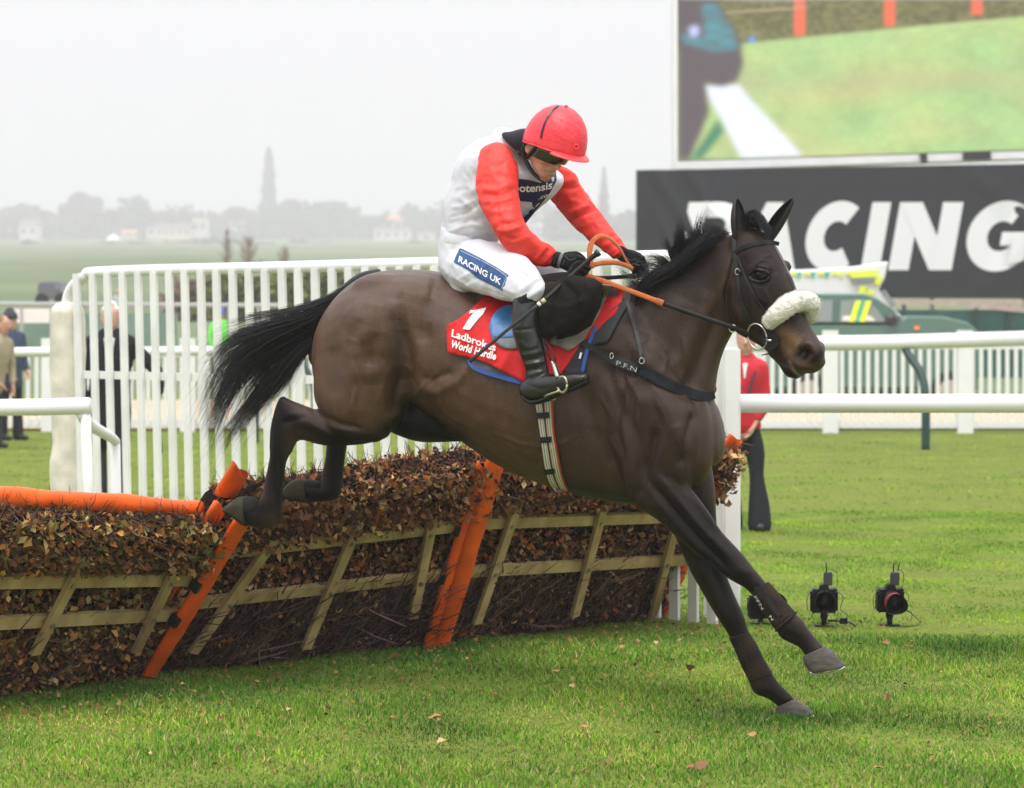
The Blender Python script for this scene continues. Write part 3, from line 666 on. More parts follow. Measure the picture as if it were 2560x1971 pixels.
# padded end post
CAN = mat('cream_canvas', (.70, .66, .56), .8, .2, var=.25, vscale=6, bump=.6, bscale=12)
q = A+u_*-.13
m = MB(); m.ribs([(q+u_*-.11+Vector((0, 0, z)), q+u_*(.10)+Vector((0, 0, z)), .10, nrm) for z in (0, .25, .5, .62, .8, 1.1, 1.22, 1.5, 1.66)], 20, 3, 3.0)
me = m.mesh('pad'); V = get_co(me)
for i in range(len(V)):
    n_ = noise.noise(Vector(V[i])*6)+.6*noise.noise(Vector((V[i][0]*3, V[i][1]*3, V[i][2]*22))); V[i] += np.array([n_*.012, n_*.012, 0])
set_co(me, V); link('post_padding', me, CAN, t)
# end post on the right with rail
t = thing('running_rail', P(1829, 1553, 15.2)*1.0, 'thick white rail joined to the tall square post right of the horse', 'rail', 'white running rails')
dr = 15.2; m = MB(); c = P(1828, 1553, dr); hp = (1553-868)*dr/F; m.box(c+Vector((0, 0, hp/2)), (.094, .094, hp)); m.build('post', WHITE, t)
me = t.children[0].data; bm = bmesh.new(); bm.from_mesh(me); bmesh.ops.bevel(bm, geom=[e for e in bm.edges], offset=.012, segments=3, affect='EDGES'); bm.to_mesh(me); bm.free()
m = MB(); c2 = P(1790, 1553, dr+.22); m.box(c2+Vector((0, 0, hp/2-.02)), (.13, .06, hp-.04)); m.build('post', WHITE_D, t)
m = MB(); m.tube([P(1850, 1009, dr), P(2250, 1009, dr), P(2700, 1009, dr)], .0505, 24); m.build('rail', WHITE, t, smooth=True)
# left rail
dl = 16.6; t = thing('running_rail', P(220, 1516, dl), 'white rail coming in from the left edge with a bent end post', 'rail', 'white running rails')
m = MB(); m.tube([P(-150, 1021, dl), P(120, 1018, dl), P(222, 1015, dl), P(226, 1015, dl)], [.049, .049, .049, .046], 24, caps=True); m.build('rail', WHITE, t, smooth=True)
m = MB(); m.tube([P(205, 1030, dl), P(222, 1060, dl+.1), P(275, 1092, dl+.4), P(290, 1105, dl+.5)], [.04, .036, .03, .028], 12, sub=4); m.build('brace', WHITE, t, smooth=True)
m = MB(); m.tube([P(214, 1036, dl), P(222, 1250, dl), P(228, 1516, dl)], .03, 14); m.build('post', WHITE, t, smooth=True)
m = MB(); m.tube([P(288, 1100, dl+.5), P(292, 1300, dl+.5), P(296, 1500, dl+.5)], .03, 14); m.build('post', WHITE, t, smooth=True)
# ================================================================ hurdle panels
LEAFB = mat('brush_leaves', (.2, .1, .05), .8, .06, attr=True); CORE = mat('brush_core', (.012, .008, .006), .95, .05, var=.5, vscale=30, bump=1., bscale=40)
BOLT = mat('zinc_bolt', (.5, .52, .54), .35, .5, 1.)
def panel(BL, BR, TL, TR, label, tup, tlow, sails, seed, top_pad, posts, leafcols):
    r = np.random.default_rng(seed); BL, BR, TL, TR = [P(*q) for q in (BL, BR, TL, TR)]
    for b_ in (BL, BR): b_.z = 0
    def S(s, tt, n=0.):
        return (BL*(1-s)+BR*s)*(1-tt)+(TL*(1-s)+TR*s)*tt+N*n
    N = (BR-BL).cross(TL-BL).normalized()
    if N.y > 0: N = -N
    t = thing('brush_hurdle', (BL+BR)/2, label, 'hurdle', 'birch hurdle panels in a leaning row')
    Lp = (BR-BL).length
    # core
    m = MB(); secs = []
    for k in range(9):
        s = .01+.98*k/8; secs.append((S(s, -.06, -.07), S(s, .93, -.06), .05, N))
    m.ribs(secs, 12, 2, 3.); m.build('brush_core', CORE, t, smooth=True)
    m = MB(); m.ribs([(S(.005+.99*k/8, .80, -.02), S(.005+.99*k/8, .985, -.02), .075, N) for k in range(9)], 12, 2, 2.6); m.build('brush_core', CORE, t, smooth=True)
    # leaves
    def leaves(n, smin, smax, tmin, tmax, nmin, nmax, size, cols, elong=1.6, up=0.):
        s = r.uniform(smin, smax, n); tt = r.uniform(tmin, tmax, n); nn = r.uniform(nmin, nmax, n)
        pos = np.array([S(a, b_, c_) for a, b_, c_ in zip(s, tt, nn)])
        sz_ = size*(.5+1.0*r.random(n)); u = r.normal(0, 1, (n, 3)); u /= np.linalg.norm(u, axis=1)[:, None]
        v = np.cross(u, r.normal(0, 1, (n, 3))); v /= np.linalg.norm(v, axis=1)[:, None]; w = np.cross(u, v)
        u *= (sz_*elong/2)[:, None]; v *= (sz_/2)[:, None]; fold = w*(sz_*.22)[:, None]
        V = np.stack([pos-u, pos+v+fold, pos+u*1.1, pos-v+fold], 1); C = np.array(cols)[r.integers(0, len(cols), n)]*(.55+.9*r.random((n, 1)))
        k = np.arange(n)[:, None]*4; return V.reshape(-1, 3), np.concatenate([k+np.array([[0, 1, 2]]), k+np.array([[0, 2, 3]])]), np.repeat(C, 4, axis=0)
    def twigs(n, smin, smax, t0, t1, nmin, nmax, length, dirv, spread, cols, thick=.003):
        s = r.uniform(smin, smax, n); tt = r.uniform(t0, t1, n); nn = r.uniform(nmin, nmax, n)
        a = np.array([S(x, y, z) for x, y, z in zip(s, tt, nn)]); d_ = np.array(dirv)[None]+r.normal(0, spread, (n, 3)); d_ /= np.linalg.norm(d_, axis=1)[:, None]
        ln_ = length*(.4+.9*r.random((n, 1))); b_ = a+d_*ln_; mid = (a+b_)/2+r.normal(0, .012, (n, 3)); sd_ = np.cross(d_, r.normal(0, 1, (n, 3))); sd_ /= np.linalg.norm(sd_, axis=1)[:, None]
        th = thick*(.5+r.random((n, 1))); s2 = np.cross(sd_, d_)*th; sd_ = sd_*th
        V = np.stack([a-sd_, a+sd_, a+s2*1.6, mid-sd_*.8, mid+sd_*.8, mid+s2*1.2, b_-sd_*.3, b_+sd_*.3, b_+s2*.4], 1)
        C = np.array(cols)[r.integers(0, len(cols), n)]*(.6+.8*r.random((n, 1))); k = np.arange(n)[:, None]*9; fs = []
        for o_ in (0, 3):
            for x, y in ((0, 1), (1, 2), (2, 0)): fs.append(k+np.array([[o_+x, o_+y, o_+3+y, o_+3+x]]))
        return V.reshape(-1, 3), np.concatenate(fs), np.repeat(C, 9, axis=0)
    upv = (TL-BL).normalized(); al = (BR-BL).normalized()
    brn = [(.11, .055, .038), (.07, .04, .032), (.19, .11, .075)]
    parts = [('leaf_mass', leaves(int(3600*Lp), 0, 1, .72, 1.0, -.08, .125, .0225, leafcols)),
             ('leaf_mass', leaves(int(2300*Lp), 0, 1, .34, .78, -.05, .035, .0225, leafcols)),
             ('leaf_mass', leaves(int((2600 if 'left' in label.split()[0:3] else 950)*Lp), 0, 1 if 'left' in label else .98, .02, .38, -.06, .03 if 'left' not in label else 0.07, .0235, leafcols))]
    for nm, (V, Fa, C) in parts:
        o = link(nm, npmesh(nm, V, Fa, C), LEAFB, t, smooth=False); o['kind'] = 'stuff'
    parts = [twigs(int(650*Lp), 0, 1, .78, 1.0, -.06, .07, .13, tuple(-al*.5+N*.9+Vector((0, 0, .15))), .35, brn, .0022),
             twigs(int(700*Lp), -.0, 1, .88, .99, -.09, .06, .085, tuple(N*.35+Vector((0, 0, .75))-al*.3), .45, brn, .002),
             twigs(int(1700*Lp), 0, 1, -.06, .30, -.09, .02, .26, tuple(upv), .34, [(.17, .10, .08), (.08, .05, .04), (.26, .17, .13), (.10, .06, .055)], .0042),
             twigs(int(200*Lp), 0, 1, .3, .8, -.06, .02, .12, tuple(upv), .5, brn, .003)]
    for V, Fa, C in parts:
        o = link('twig_mass', npmesh('twig_mass', V, Fa, C), LEAFB, t, smooth=False); o['kind'] = 'stuff'
    # rails and sails
    for a, b_ in (tup, tlow):
        m = MB(); m.beam(S(.0, a, .045), S(1., b_, .045), .026, .058, N.cross(al)); m.build('rail', TIMBER, t)
    for s0, t0, s1, t1 in sails:
        m = MB(); m.beam(S(s0, t0, .075), S(s1, t1, .075), .052, .022, N); m.build('stake', TIMBER, t)
        for tf in (tup, tlow):
            tt = tf[0]+(tf[1]-tf[0])*s0; k = (tt-t0)/(t1-t0)
            if 0 < k < 1:
                c = S(s0+(s1-s0)*k, tt, .087); m = MB(); m.tube([c, c+N*.012], .011, 8); m.build('bolt', BOLT, t)
    if top_pad:
        m = MB(); pts = [S(s, .985+.02*math.sin(s*3.0), -.10) for s in np.linspace(top_pad[0], top_pad[1], 12)]
        m.tube(pts, [.043+.004*math.sin(i*1.7) for i in range(12)], 18, sub=3); me = m.mesh('pad'); V = get_co(me)
        for i in range(len(V)): V[i] += np.array(N)*(noise.noise(Vector(V[i])*9)*.012+noise.noise(Vector(V[i]*np.array([38, 38, 4])))*.006)
        set_co(me, V); link('top_padding', me, ORANGE, t)
    for (s0, t0, s1, t1, n0, w) in posts:      # padded posts: flattened sleeves, open at the top
        a, b_ = S(s0, t0, n0), S(s1, t1, n0+.02); ax = (b_-a).normalized(); sd_ = ax.cross(N).normalized(); nn = 16; m = MB(); rows_ = []
        for j in range(41):
            f = j/40; c = a+(b_-a)*f; row = []
            for k in range(nn):
                an = 2*math.pi*k/nn; rr = w*(.82+.18*min(1, f*3)); wob = 1+.09*noise.noise(c*7+Vector((k*.3, 0, 0)))+.05*noise.noise(Vector((f*26, k*.8, s0*9)))
                row.append(c+(sd_*math.cos(an)*rr+N*math.sin(an)*rr*.5)*wob+ax*(-.05*math.cos(an)*(1 if j == 40 else 0)))
            rows_.append(row)
        for j in range(4):                     # inner face of the open end
            f = 1-.04*j; c = a+(b_-a)*f; rows_.append([c+(sd_*math.cos(2*math.pi*k/nn)*w+N*math.sin(2*math.pi*k/nn)*w*.5)*.86+ax*(-.05*math.cos(2*math.pi*k/nn)) for k in range(nn)])
        vs = [p for r_ in rows_ for p in r_]; fs = [(i*nn+k, i*nn+(k+1) % nn, (i+1)*nn+(k+1) % nn, (i+1)*nn+k) for i in range(len(rows_)-1) for k in range(nn)]
        fs.append(tuple(range(nn))); m.add(vs, fs); po = m.build('post_sleeve', ORANGE, t, smooth=True)
        for tf in (tup, tlow):                # webbing strap round the sleeve
            tt = tf[0] if s0 < .5 else tf[1]; f = (tt-t0)/(t1-t0)
            if .1 < f < .85 and s0 > .5:
                c = a+(b_-a)*f; m = MB(); m.beam(c-sd_*(w*1.25), c-sd_*(w*.85), w*.9, .05, ax); m.build('strap', BLACKP, po)
        c = b_-ax*.05; m = MB(); m.beam(c-sd_*w*.6, c+sd_*w*.6, .012, .03, ax); m.build('post_tip', STEEL, po)
    return t
lc1 = [(.36, .16, .045), (.26, .10, .03), (.14, .065, .025), (.11, .09, .022), (.44, .25, .08), (.13, .12, .035), (.45, .34, .15), (.08, .05, .03), (.30, .12, .05)]
lc2 = [(.40, .15, .045), (.30, .10, .03), (.34, .19, .08), (.16, .065, .035), (.36, .18, .08), (.10, .06, .035), (.08, .045, .03), (.22, .09, .05), (.55, .36, .17)]
J1b, J1t, J2b, J2t = (328, 1690, 12.86), (556, 1232, 12.38), (1058, 1615, 14.05), (1196, 1130, 13.62)
panel((-400, 1800, 11.43), (318, 1692, 12.8), (-330, 1256, 11.0), (540, 1298, 12.33), 'left hurdle panel with orange padding along its top, dense with curled leaves', (.66, .66), (.45, .44), [(.55, .28, .60, .80), (.915, .24, .905, .74)], 21, (-.02, 1.0), [(1.02, .0, 1.02, 1.06, .075, .055), (.975, .25, .99, 1.07, -.02, .052)], lc1)
panel(J1b, J2b, J1t, J2t, 'middle hurdle panel directly under the horse hind hooves', (.70, .66), (.43, .41), [(.125, .17, .235, .76), (.52, .12, .54, .78), (.885, .22, .84, .74)], 22, None, [(.01, .60, .03, 1.10, -.03, .062), (.985, .0, .984, .97, .06, .040)], lc2)
panel(J2b, (1655, 1545, 15.4), J2t, (1838, 1108, 14.65), 'right hurdle panel below the horse chest, ending near the tall white post', (.66, .62), (.41, .37), [(.14, .14, .16, .78), (.54, .12, .50, .74), (.90, .02, .83, .62)], 23, None, [(.022, -.01, .018, 1.04, .075, .060), (1.0, .0, .985, 1.03, -.01, .06)], lc2)
# ================================================================ the horse
class Plane:
    """vertical plane of the animal: points given by where they are seen and how far they stand off the plane"""
    def __init__(s, th, p0):
        s.H = Vector((math.cos(th), -math.sin(th), 0)); s.W = Vector((-math.sin(th), -math.cos(th), 0)); s.p0 = Vector(p0)
    def at(s, px, py, w=0.):
        r = Vector(((px-CX)/F, 1, -(py-HY)/F)); C0 = Vector((0, 0, CAMH))
        k = (w-(C0-s.p0).dot(s.W))/r.dot(s.W); return C0+r*k
HP = Plane(math.radians(20), (0, 11.82, 0))
def rb(x1, y1, x2, y2, hw, w=0., pl=HP, w2=None):
    return (pl.at(x1, y1, w), pl.at(x2, y2, w if w2 is None else w2), hw, pl.W)
body = MB()
# barrel, croup to chest
body.ribs([rb(803, 850, 803, 930, .07), rb(822, 790, 818, 990, .17), rb(868, 728, 868, 1015, .25), rb(935, 683, 930, 1020, .29), rb(1035, 674, 1010, 985, .30), rb(1130, 686, 1085, 1040, .285),
           rb(1215, 716, 1175, 1112, .30), rb(1300, 736, 1265, 1170, .315), rb(1385, 742, 1370, 1215, .305), rb(1460, 735, 1470, 1244, .27), rb(1530, 722, 1560, 1260, .235), rb(1600, 730, 1635, 1262, .215),
           rb(1672, 800, 1700, 1235, .20), rb(1735, 900, 1745, 1200, .165), rb(1768, 985, 1768, 1160, .115)], 28, 5, 2.15)
# neck
body.ribs([rb(1490, 735, 1640, 1180, .16), rb(1560, 716, 1730, 1110, .155), rb(1625, 694, 1778, 1020, .125), rb(1690, 660, 1792, 935, .105), rb(1740, 628, 1806, 885, .092), rb(1785, 600, 1822, 850, .085), rb(1835, 585, 1850, 800, .08)], 24, 5, 2.1)
# shoulder blade, upper arm, pectoral of both sides
for sg in (1, -1):
    body.ribs([rb(1500, 830, 1590, 800, .05, .095*sg), rb(1530, 910, 1660, 890, .07, .145*sg), rb(1560, 1000, 1720, 985, .085, .165*sg), rb(1580, 1090, 1750, 1070, .09, .165*sg), rb(1585, 1180, 1740, 1160, .085, .16*sg), rb(1600, 1235, 1720, 1225, .07, .15*sg)], 20, 5)
    body.ribs([rb(1700, 1000, 1765, 1000, .06, .09*sg), rb(1690, 1080, 1782, 1075, .085, .095*sg), rb(1690, 1150, 1780, 1150, .085, .095*sg), rb(1690, 1190, 1765, 1195, .06, .09*sg)], 20, 5)
# triceps, near side
body.ribs([rb(1470, 960, 1560, 930, .03, .2), rb(1520, 1080, 1630, 1040, .055, .185), rb(1555, 1180, 1640, 1160, .055, .175), rb(1575, 1250, 1620, 1240, .035, .16)], 18, 5)
# haunch, near: thigh then gaskin, hock, cannon
body.ribs([rb(880, 720, 1010, 720, .08, .14), rb(822, 800, 1045, 800, .12, .145), rb(797, 880, 1060, 880, .135, .15), rb(789, 945, 1040, 950, .135, .155), rb(792, 1000, 1005, 1020, .125, .16), rb(812, 1040, 978, 1072, .105, .165)], 26, 5, 2.2)
body.ribs([rb(985, 1000, 960, 1086, .07, .16), rb(915, 990, 925, 1108, .09, .165), rb(850, 1008, 868, 1115, .07, .165), rb(800, 1024, 805, 1114, .052, .165), rb(765, 1014, 765, 1103, .042, .165), rb(728, 1000, 745, 1104, .038, .165),
           rb(700, 992, 736, 1118, .036, .165), rb(679, 1055, 730, 1132, .036, .165), rb(674, 1112, 722, 1142, .033, .165), rb(674, 1142, 716, 1158, .027, .165), rb(664, 1192, 711, 1196, .024, .165), rb(655, 1236, 706, 1244, .025, .165), rb(640, 1262, 705, 1282, .03, .165),
           rb(640, 1272, 692, 1313, .032, .165), rb(630, 1262, 655, 1322, .030, .165), rb(622, 1250, 622, 1316, .033, .165)], 20, 5)
# far hind
body.ribs([rb(850, 800, 1030, 800, .11, -.14), rb(820, 900, 1030, 900, .125, -.15), rb(815, 990, 990, 1000, .11, -.15), rb(840, 1050, 960, 1060, .08, -.15)], 20, 4)
body.ribs([rb(980, 1000, 950, 1070, .06, -.15), rb(900, 1000, 905, 1098, .06, -.15), rb(850, 1015, 868, 1096, .045, -.15), rb(824, 1050, 866, 1120, .038, -.15), rb(814, 1140, 863, 1142, .032, -.15), rb(806, 1176, 859, 1180, .025, -.15), rb(800, 1208, 856, 1215, .027, -.15),
           rb(796, 1218, 846, 1245, .031, -.15), rb(782, 1208, 812, 1256, .03, -.15), rb(765, 1204, 778, 1256, .032, -.15)], 18, 5)
# sheath and belly fold
body.ribs([rb(955, 1030, 955, 1062, .05), rb(1000, 1000, 990, 1086, .10), rb(1060, 985, 1050, 1106, .10), rb(1110, 1010, 1120, 1106, .08), rb(1160, 1060, 1155, 1104, .05)], 18, 4)
# near fore
body.ribs([rb(1590, 1130, 1720, 1110, .075, .155), rb(1575, 1210, 1712, 1168, .085, .16), rb(1596, 1268, 1722, 1212, .08, .165), rb(1636, 1295, 1745, 1243, .068, .17), rb(1672, 1325, 1775, 1284, .056, .17), rb(1714, 1365, 1802, 1326, .048, .17), rb(1762, 1403, 1835, 1362, .044, .17),
           rb(1803, 1435, 1862, 1392, .046, .17), rb(1836, 1456, 1882, 1418, .043, .17), rb(1864, 1472, 1903, 1443, .033, .17), rb(1886, 1496, 1925, 1470, .027, .17), rb(1912, 1532, 1952, 1502, .025, .17), rb(1936, 1566, 1980, 1528, .029, .17), rb(1950, 1594, 2004, 1546, .038, .17),
           rb(1972, 1606, 2018, 1568, .036, .17), rb(1998, 1620, 2040, 1596, .028, .17), rb(2014, 1642, 2058, 1616, .033, .17)], 20, 5)
# far fore
body.ribs([rb(1640, 1150, 1772, 1130, .075, -.12), rb(1650, 1230, 1786, 1210, .08, -.125), rb(1672, 1300, 1790, 1285, .068, -.125), rb(1696, 1360, 1796, 1345, .055, -.12), rb(1724, 1425, 1808, 1410, .048, -.12), rb(1752, 1475, 1824, 1458, .043, -.12), rb(1778, 1520, 1844, 1505, .044, -.12),
           rb(1798, 1552, 1860, 1540, .040, -.12), rb(1820, 1586, 1870, 1574, .030, -.12), rb(1838, 1622, 1888, 1608, .027, -.12), rb(1856, 1664, 1908, 1648, .027, -.12), rb(1872, 1706, 1930, 1682, .033, -.12), rb(1886, 1734, 1946, 1706, .037, -.12), rb(1920, 1748, 1962, 1722, .030, -.12),
           rb(1944, 1766, 1984, 1744, .030, -.12)], 20, 5)
# head, turned a little more to the camera
HD = Plane(math.radians(36), HP.at(1850, 640, 0))
def hb(x1, y1, x2, y2, hw, w=0.): return rb(x1, y1, x2, y2, hw, w, HD)
body.ribs([hb(1862, 574, 1836, 650, .065), hb(1893, 572, 1826, 730, .085), hb(1928, 606, 1826, 792, .098), hb(1948, 640, 1846, 832, .098), hb(1962, 672, 1876, 850, .09), hb(1976, 705, 1900, 864, .076), hb(1990, 742, 1922, 880, .062), hb(2005, 780, 1940, 892, .054),
           hb(2024, 816, 1956, 908, .052), hb(2042, 845, 1970, 926, .055), hb(2056, 872, 1990, 938, .052), hb(2058, 895, 2018, 934, .036)], 26, 5, 2.35)
body.ribs([hb(1930, 880, 1925, 892, .02), hb(1958, 888, 1948, 912, .03), hb(1985, 915, 1968, 942, .033), hb(2000, 930, 1988, 948, .028)], 16, 4)      # chin and lower lip
for sg in (1, -1):
    body.ball(HD.at(1908 if sg > 0 else 1960, 672 if sg > 0 else 668, .085*sg), (.032, .03, .03))           # brow
    pass
    body.ball(HD.at(2018 if sg > 0 else 2046, 874, .045*sg), (.03, .028, .036))
me = blob(body, .0088, 7)
# relief read off the coat: muscles, folds, tendons, veins  (photo line, width, height m)
ST = [
 # haunch
 ([(985, 760), (1000, 860), (1005, 960), (985, 1050)], 26, -.020), ([(1060, 800), (1030, 900), (1040, 990)], 40, -.012), ([(950, 740), (930, 850), (940, 960)], 60, .014),
 ([(890, 860), (880, 960), (890, 1050)], 28, .008), ([(940, 830), (925, 920)], 14, -.007), ([(850, 790), (838, 900), (835, 1000)], 20, -.005), ([(1000, 720), (1080, 730)], 40, .012),
 ([(775, 1018), (800, 1040), (850, 1062), (905, 1072)], 8, -.010), ([(720, 1030), (770, 1060), (840, 1090)], 12, .006), ([(705, 1060), (730, 1050), (790, 1040)], 7, -.005),
 ([(1041, 996), (1070, 1010), (1100, 1050)], 12, -.008), ([(1030, 960), (1090, 985), (1150, 950), (1180, 900)], 12, .006), ([(1060, 955), (1130, 930)], 9, -.006),
 ([(690, 1140), (685, 1200), (680, 1240)], 4, -.003), ([(702, 1140), (698, 1240)], 4, .003),
 # ribs
 *[([(1180+40*k, 880-6*k), (1172+42*k, 960), (1190+44*k, 1060+12*k)], 15, .0035 if k % 2 else -.003) for k in range(5)],
 # shoulder
 ([(1560, 860), (1610, 960), (1660, 1060)], 18, -.008), ([(1500, 880), (1540, 980), (1590, 1090), (1610, 1200)], 16, -.010), ([(1530, 930), (1570, 1050), (1590, 1170), (1585, 1240)], 30, .012),
 ([(1640, 1070), (1620, 1150), (1590, 1250)], 14, -.016), ([(1450, 960), (1490, 1080), (1540, 1180)], 22, -.008), ([(1430, 1000), (1400, 1100), (1440, 1180)], 34, .005),
 ([(1600, 980), (1680, 1040), (1720, 1150)], 28, .010), ([(1700, 1170), (1712, 1100), (1735, 1030)], 10, -.012), ([(1740, 1030), (1720, 1180)], 12, -.008),
 ([(1630, 960), (1680, 950), (1750, 1010)], 16, -.006), ([(1480, 880), (1560, 900), (1640, 950), (1700, 990)], 12, -.005),
 # neck
 ([(1810, 700), (1790, 800), (1745, 920), (1700, 1000)], 20, -.012), ([(1700, 740), (1660, 830), (1610, 920)], 42, .010), ([(1770, 720), (1740, 820), (1690, 930)], 22, .008), ([(1640, 760), (1600, 820)], 20, -.006), ([(1660, 870), (1690, 920)], 12, .003),
 ([(1560, 800), (1620, 860)], 18, -.006),
 # forearm tendons
 ([(1640, 1180), (1700, 1260), (1770, 1340), (1830, 1400)], 9, .008), ([(1620, 1200), (1680, 1270), (1750, 1350), (1820, 1425)], 8, -.010), ([(1640, 1250), (1700, 1330), (1760, 1390)], 10, .006), ([(1680, 1190), (1740, 1265), (1800, 1345)], 7, -.006),
 ([(1850, 1420), (1870, 1440)], 12, .005), ([(1890, 1465), (1960, 1550)], 5, -.004), ([(1740, 1400), (1790, 1500), (1830, 1570)], 10, .004), ([(1770, 1400), (1810, 1490)], 8, -.005),
 ([(1960, 1585), (2000, 1600)], 8, -.004), ([(1900, 1735), (1940, 1750)], 8, -.004),
 # head
 ([(1880, 700), (1900, 712), (1925, 700)], 6, -.005), ([(1872, 676), (1895, 664), (1920, 672)], 6, .005), ([(1830, 700), (1832, 760), (1860, 815)], 14, .007), ([(1868, 770), (1880, 820), (1900, 850)], 12, -.006),
 ([(1895, 735), (1930, 775), (1955, 800)], 8, .002), ([(1900, 760), (1935, 810)], 10, -.007), ([(1920, 640), (1935, 690)], 16, -.004), ([(1950, 850), (1975, 880)], 16, -.004), ([(1905, 610), (1912, 640)], 14, -.004),
 ([(1855, 640), (1860, 700)], 12, -.004), ([(1990, 865), (2000, 850), (2022, 848)], 8, .004),
 ([(1998, 884), (2012, 874), (2022, 884), (2014, 896)], 9, -.017), ([(2004, 884), (2016, 882)], 10, -.010), ([(1986, 892), (1992, 868), (2012, 858), (2030, 866)], 5, .006), ([(2032, 872), (2038, 888), (2026, 904)], 6, .005), ([(1950, 905), (1972, 916), (1990, 932), (2016, 940)], 5, -.008), ([(1975, 900), (1998, 915), (2030, 922)], 8, .005),

 ([(1500, 990), (1530, 1040), (1520, 1090), (1550, 1140)], 4.5, .004), ([(1560, 920), (1600, 1000), (1590, 1060)], 4, .0035), ([(1640, 1000), (1668, 1060), (1660, 1130)], 4.5, .004), ([(1660, 1200), (1700, 1250), (1745, 1310), (1800, 1370)], 4.5, .004),
 ([(1440, 1090), (1380, 1120), (1300, 1110), (1230, 1080)], 5, .0035), ([(1100, 930), (1060, 960), (1030, 1000)], 5, .004), ([(885, 900), (900, 960), (880, 1020), (900, 1060)], 4.5, .0035), ([(950, 880), (965, 940), (950, 1000)], 4.5, .0035), ([(760, 1040), (800, 1070), (850, 1095)], 4.5, .004),
 ([(1905, 720), (1930, 760), (1925, 800)], 3.5, .003), ([(1870, 720), (1885, 770), (1880, 800)], 3.5, .0028), ([(1700, 830), (1720, 900), (1700, 960)], 5, .003), ([(1640, 860), (1665, 900), (1655, 950)], 5, .003),
 ([(1000, 820), (1015, 900), (1010, 980)], 14, -.009), ([(1075, 740), (1055, 800), (1060, 860)], 20, -.008), ([(870, 770), (900, 800), (930, 860)], 26, .006), ([(1120, 720), (1170, 770), (1180, 840)], 34, .006), ([(905, 800), (885, 850)], 16, -.005),
 ([(1400, 860), (1460, 900), (1480, 960)], 22, .006), ([(1690, 1060), (1700, 1110)], 14, .006), ([(1550, 1000), (1545, 1080), (1565, 1150)], 9, -.006), ([(1620, 900), (1580, 960), (1560, 1040)], 12, .006),
]
sculpt(me, [(a, b, c*1.65) for a, b, c in ST])
BR = (.078, .038, .019); DK = (.0125, .007, .0052); BK = (.0036, .0028, .0028); MID = (.032, .017, .011)
TAN = (.20, .105, .045)
me = paint(me, BR, [
 ([(1560, 800), (1640, 1000), (1640, 1150)], 190, DK, .7), ([(1700, 700), (1860, 700)], 110, DK, .85), ([(1900, 650), (1960, 800)], 120, DK, .9), ([(1460, 900), (1420, 1150)], 80, MID, .6), ([(1540, 760), (1400, 740)], 50, DK, .5),
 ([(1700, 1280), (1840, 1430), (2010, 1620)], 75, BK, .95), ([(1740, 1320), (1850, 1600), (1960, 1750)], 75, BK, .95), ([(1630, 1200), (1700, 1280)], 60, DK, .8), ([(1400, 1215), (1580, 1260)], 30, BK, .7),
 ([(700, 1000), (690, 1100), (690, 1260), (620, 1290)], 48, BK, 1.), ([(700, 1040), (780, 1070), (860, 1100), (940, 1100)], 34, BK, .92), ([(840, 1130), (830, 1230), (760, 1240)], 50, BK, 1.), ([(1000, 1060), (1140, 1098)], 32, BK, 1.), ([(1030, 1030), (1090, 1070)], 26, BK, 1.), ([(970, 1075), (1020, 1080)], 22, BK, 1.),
 ([(1020, 780), (1050, 870), (1040, 940)], 26, (.11, .055, .028), .6), ([(1060, 960), (1130, 950), (1160, 930)], 16, (.12, .062, .03), .5), ([(798, 820), (790, 960)], 16, (.12, .055, .025), .55), ([(930, 690), (1100, 690)], 26, (.085, .042, .024), .5),
 ([(1000, 800), (985, 1000)], 18, DK, .45), ([(1830, 640), (1815, 700), (1760, 780)], 14, (.095, .05, .03), .5), ([(1960, 830), (1985, 855)], 17, TAN, .9), ([(1958, 856), (1975, 880)], 11, TAN, .7), ([(1930, 612), (1960, 640)], 10, MID, .3),
 ([(1999, 886), (2010, 876), (2020, 882), (2014, 892)], 9, (.003, .0025, .0025), 1.), ([(2040, 900), (2060, 880)], 18, BK, .9), ([(1960, 930), (2010, 945)], 16, BK, .9), ([(1972, 905), (1985, 925), (2000, 940)], 3.2, (.35, .26, .19), .8)])  # near-black first stroke paints the shade inside the nostril hollow
COAT = mat('horse_coat', BR, .40, .17, attr=True, var=.24, vscale=38, bump=.45, bscale=330, stretch=(1, 1, .35), sheen=.0)
COAT.node_tree.nodes['Principled BSDF'].inputs['Sheen Weight'].default_value = .0; COAT.node_tree.nodes['Principled BSDF'].inputs['Coat Weight'].default_value = .06; COAT.node_tree.nodes['Principled BSDF'].inputs['Coat Roughness'].default_value = .30
COAT.node_tree.nodes['Principled BSDF'].inputs['Sheen Roughness'].default_value = .4
_n = COAT.node_tree; _a = [q for q in _n.nodes if q.type == 'ATTRIBUTE'][0]; _m = _n.nodes.new('ShaderNodeMapRange'); _m.inputs[1].default_value = .003; _m.inputs[2].default_value = .035; _m.inputs[3].default_value = .10; _m.inputs[4].default_value = .36
_n.links.new(_a.outputs['Fac'], _m.inputs[0]); _n.links.new(_m.outputs[0], _n.nodes['Principled BSDF'].inputs['Specular IOR Level'])   # brown coat is glossier than the muddy black legs
hb0 = HP.at(1300, 1000, 0); hb0.z = 0
horse = thing('horse', hb0, 'dark bay horse stretched out landing over the hurdle with a sheepskin noseband', 'horse')
HORSEME = me
link('body', me, COAT, horse)
dg = None
BT = BVHTree.FromPolygons([tuple(v.co+ORG['horse']) for v in me.vertices], [tuple(p.vertices) for p in me.polygons])
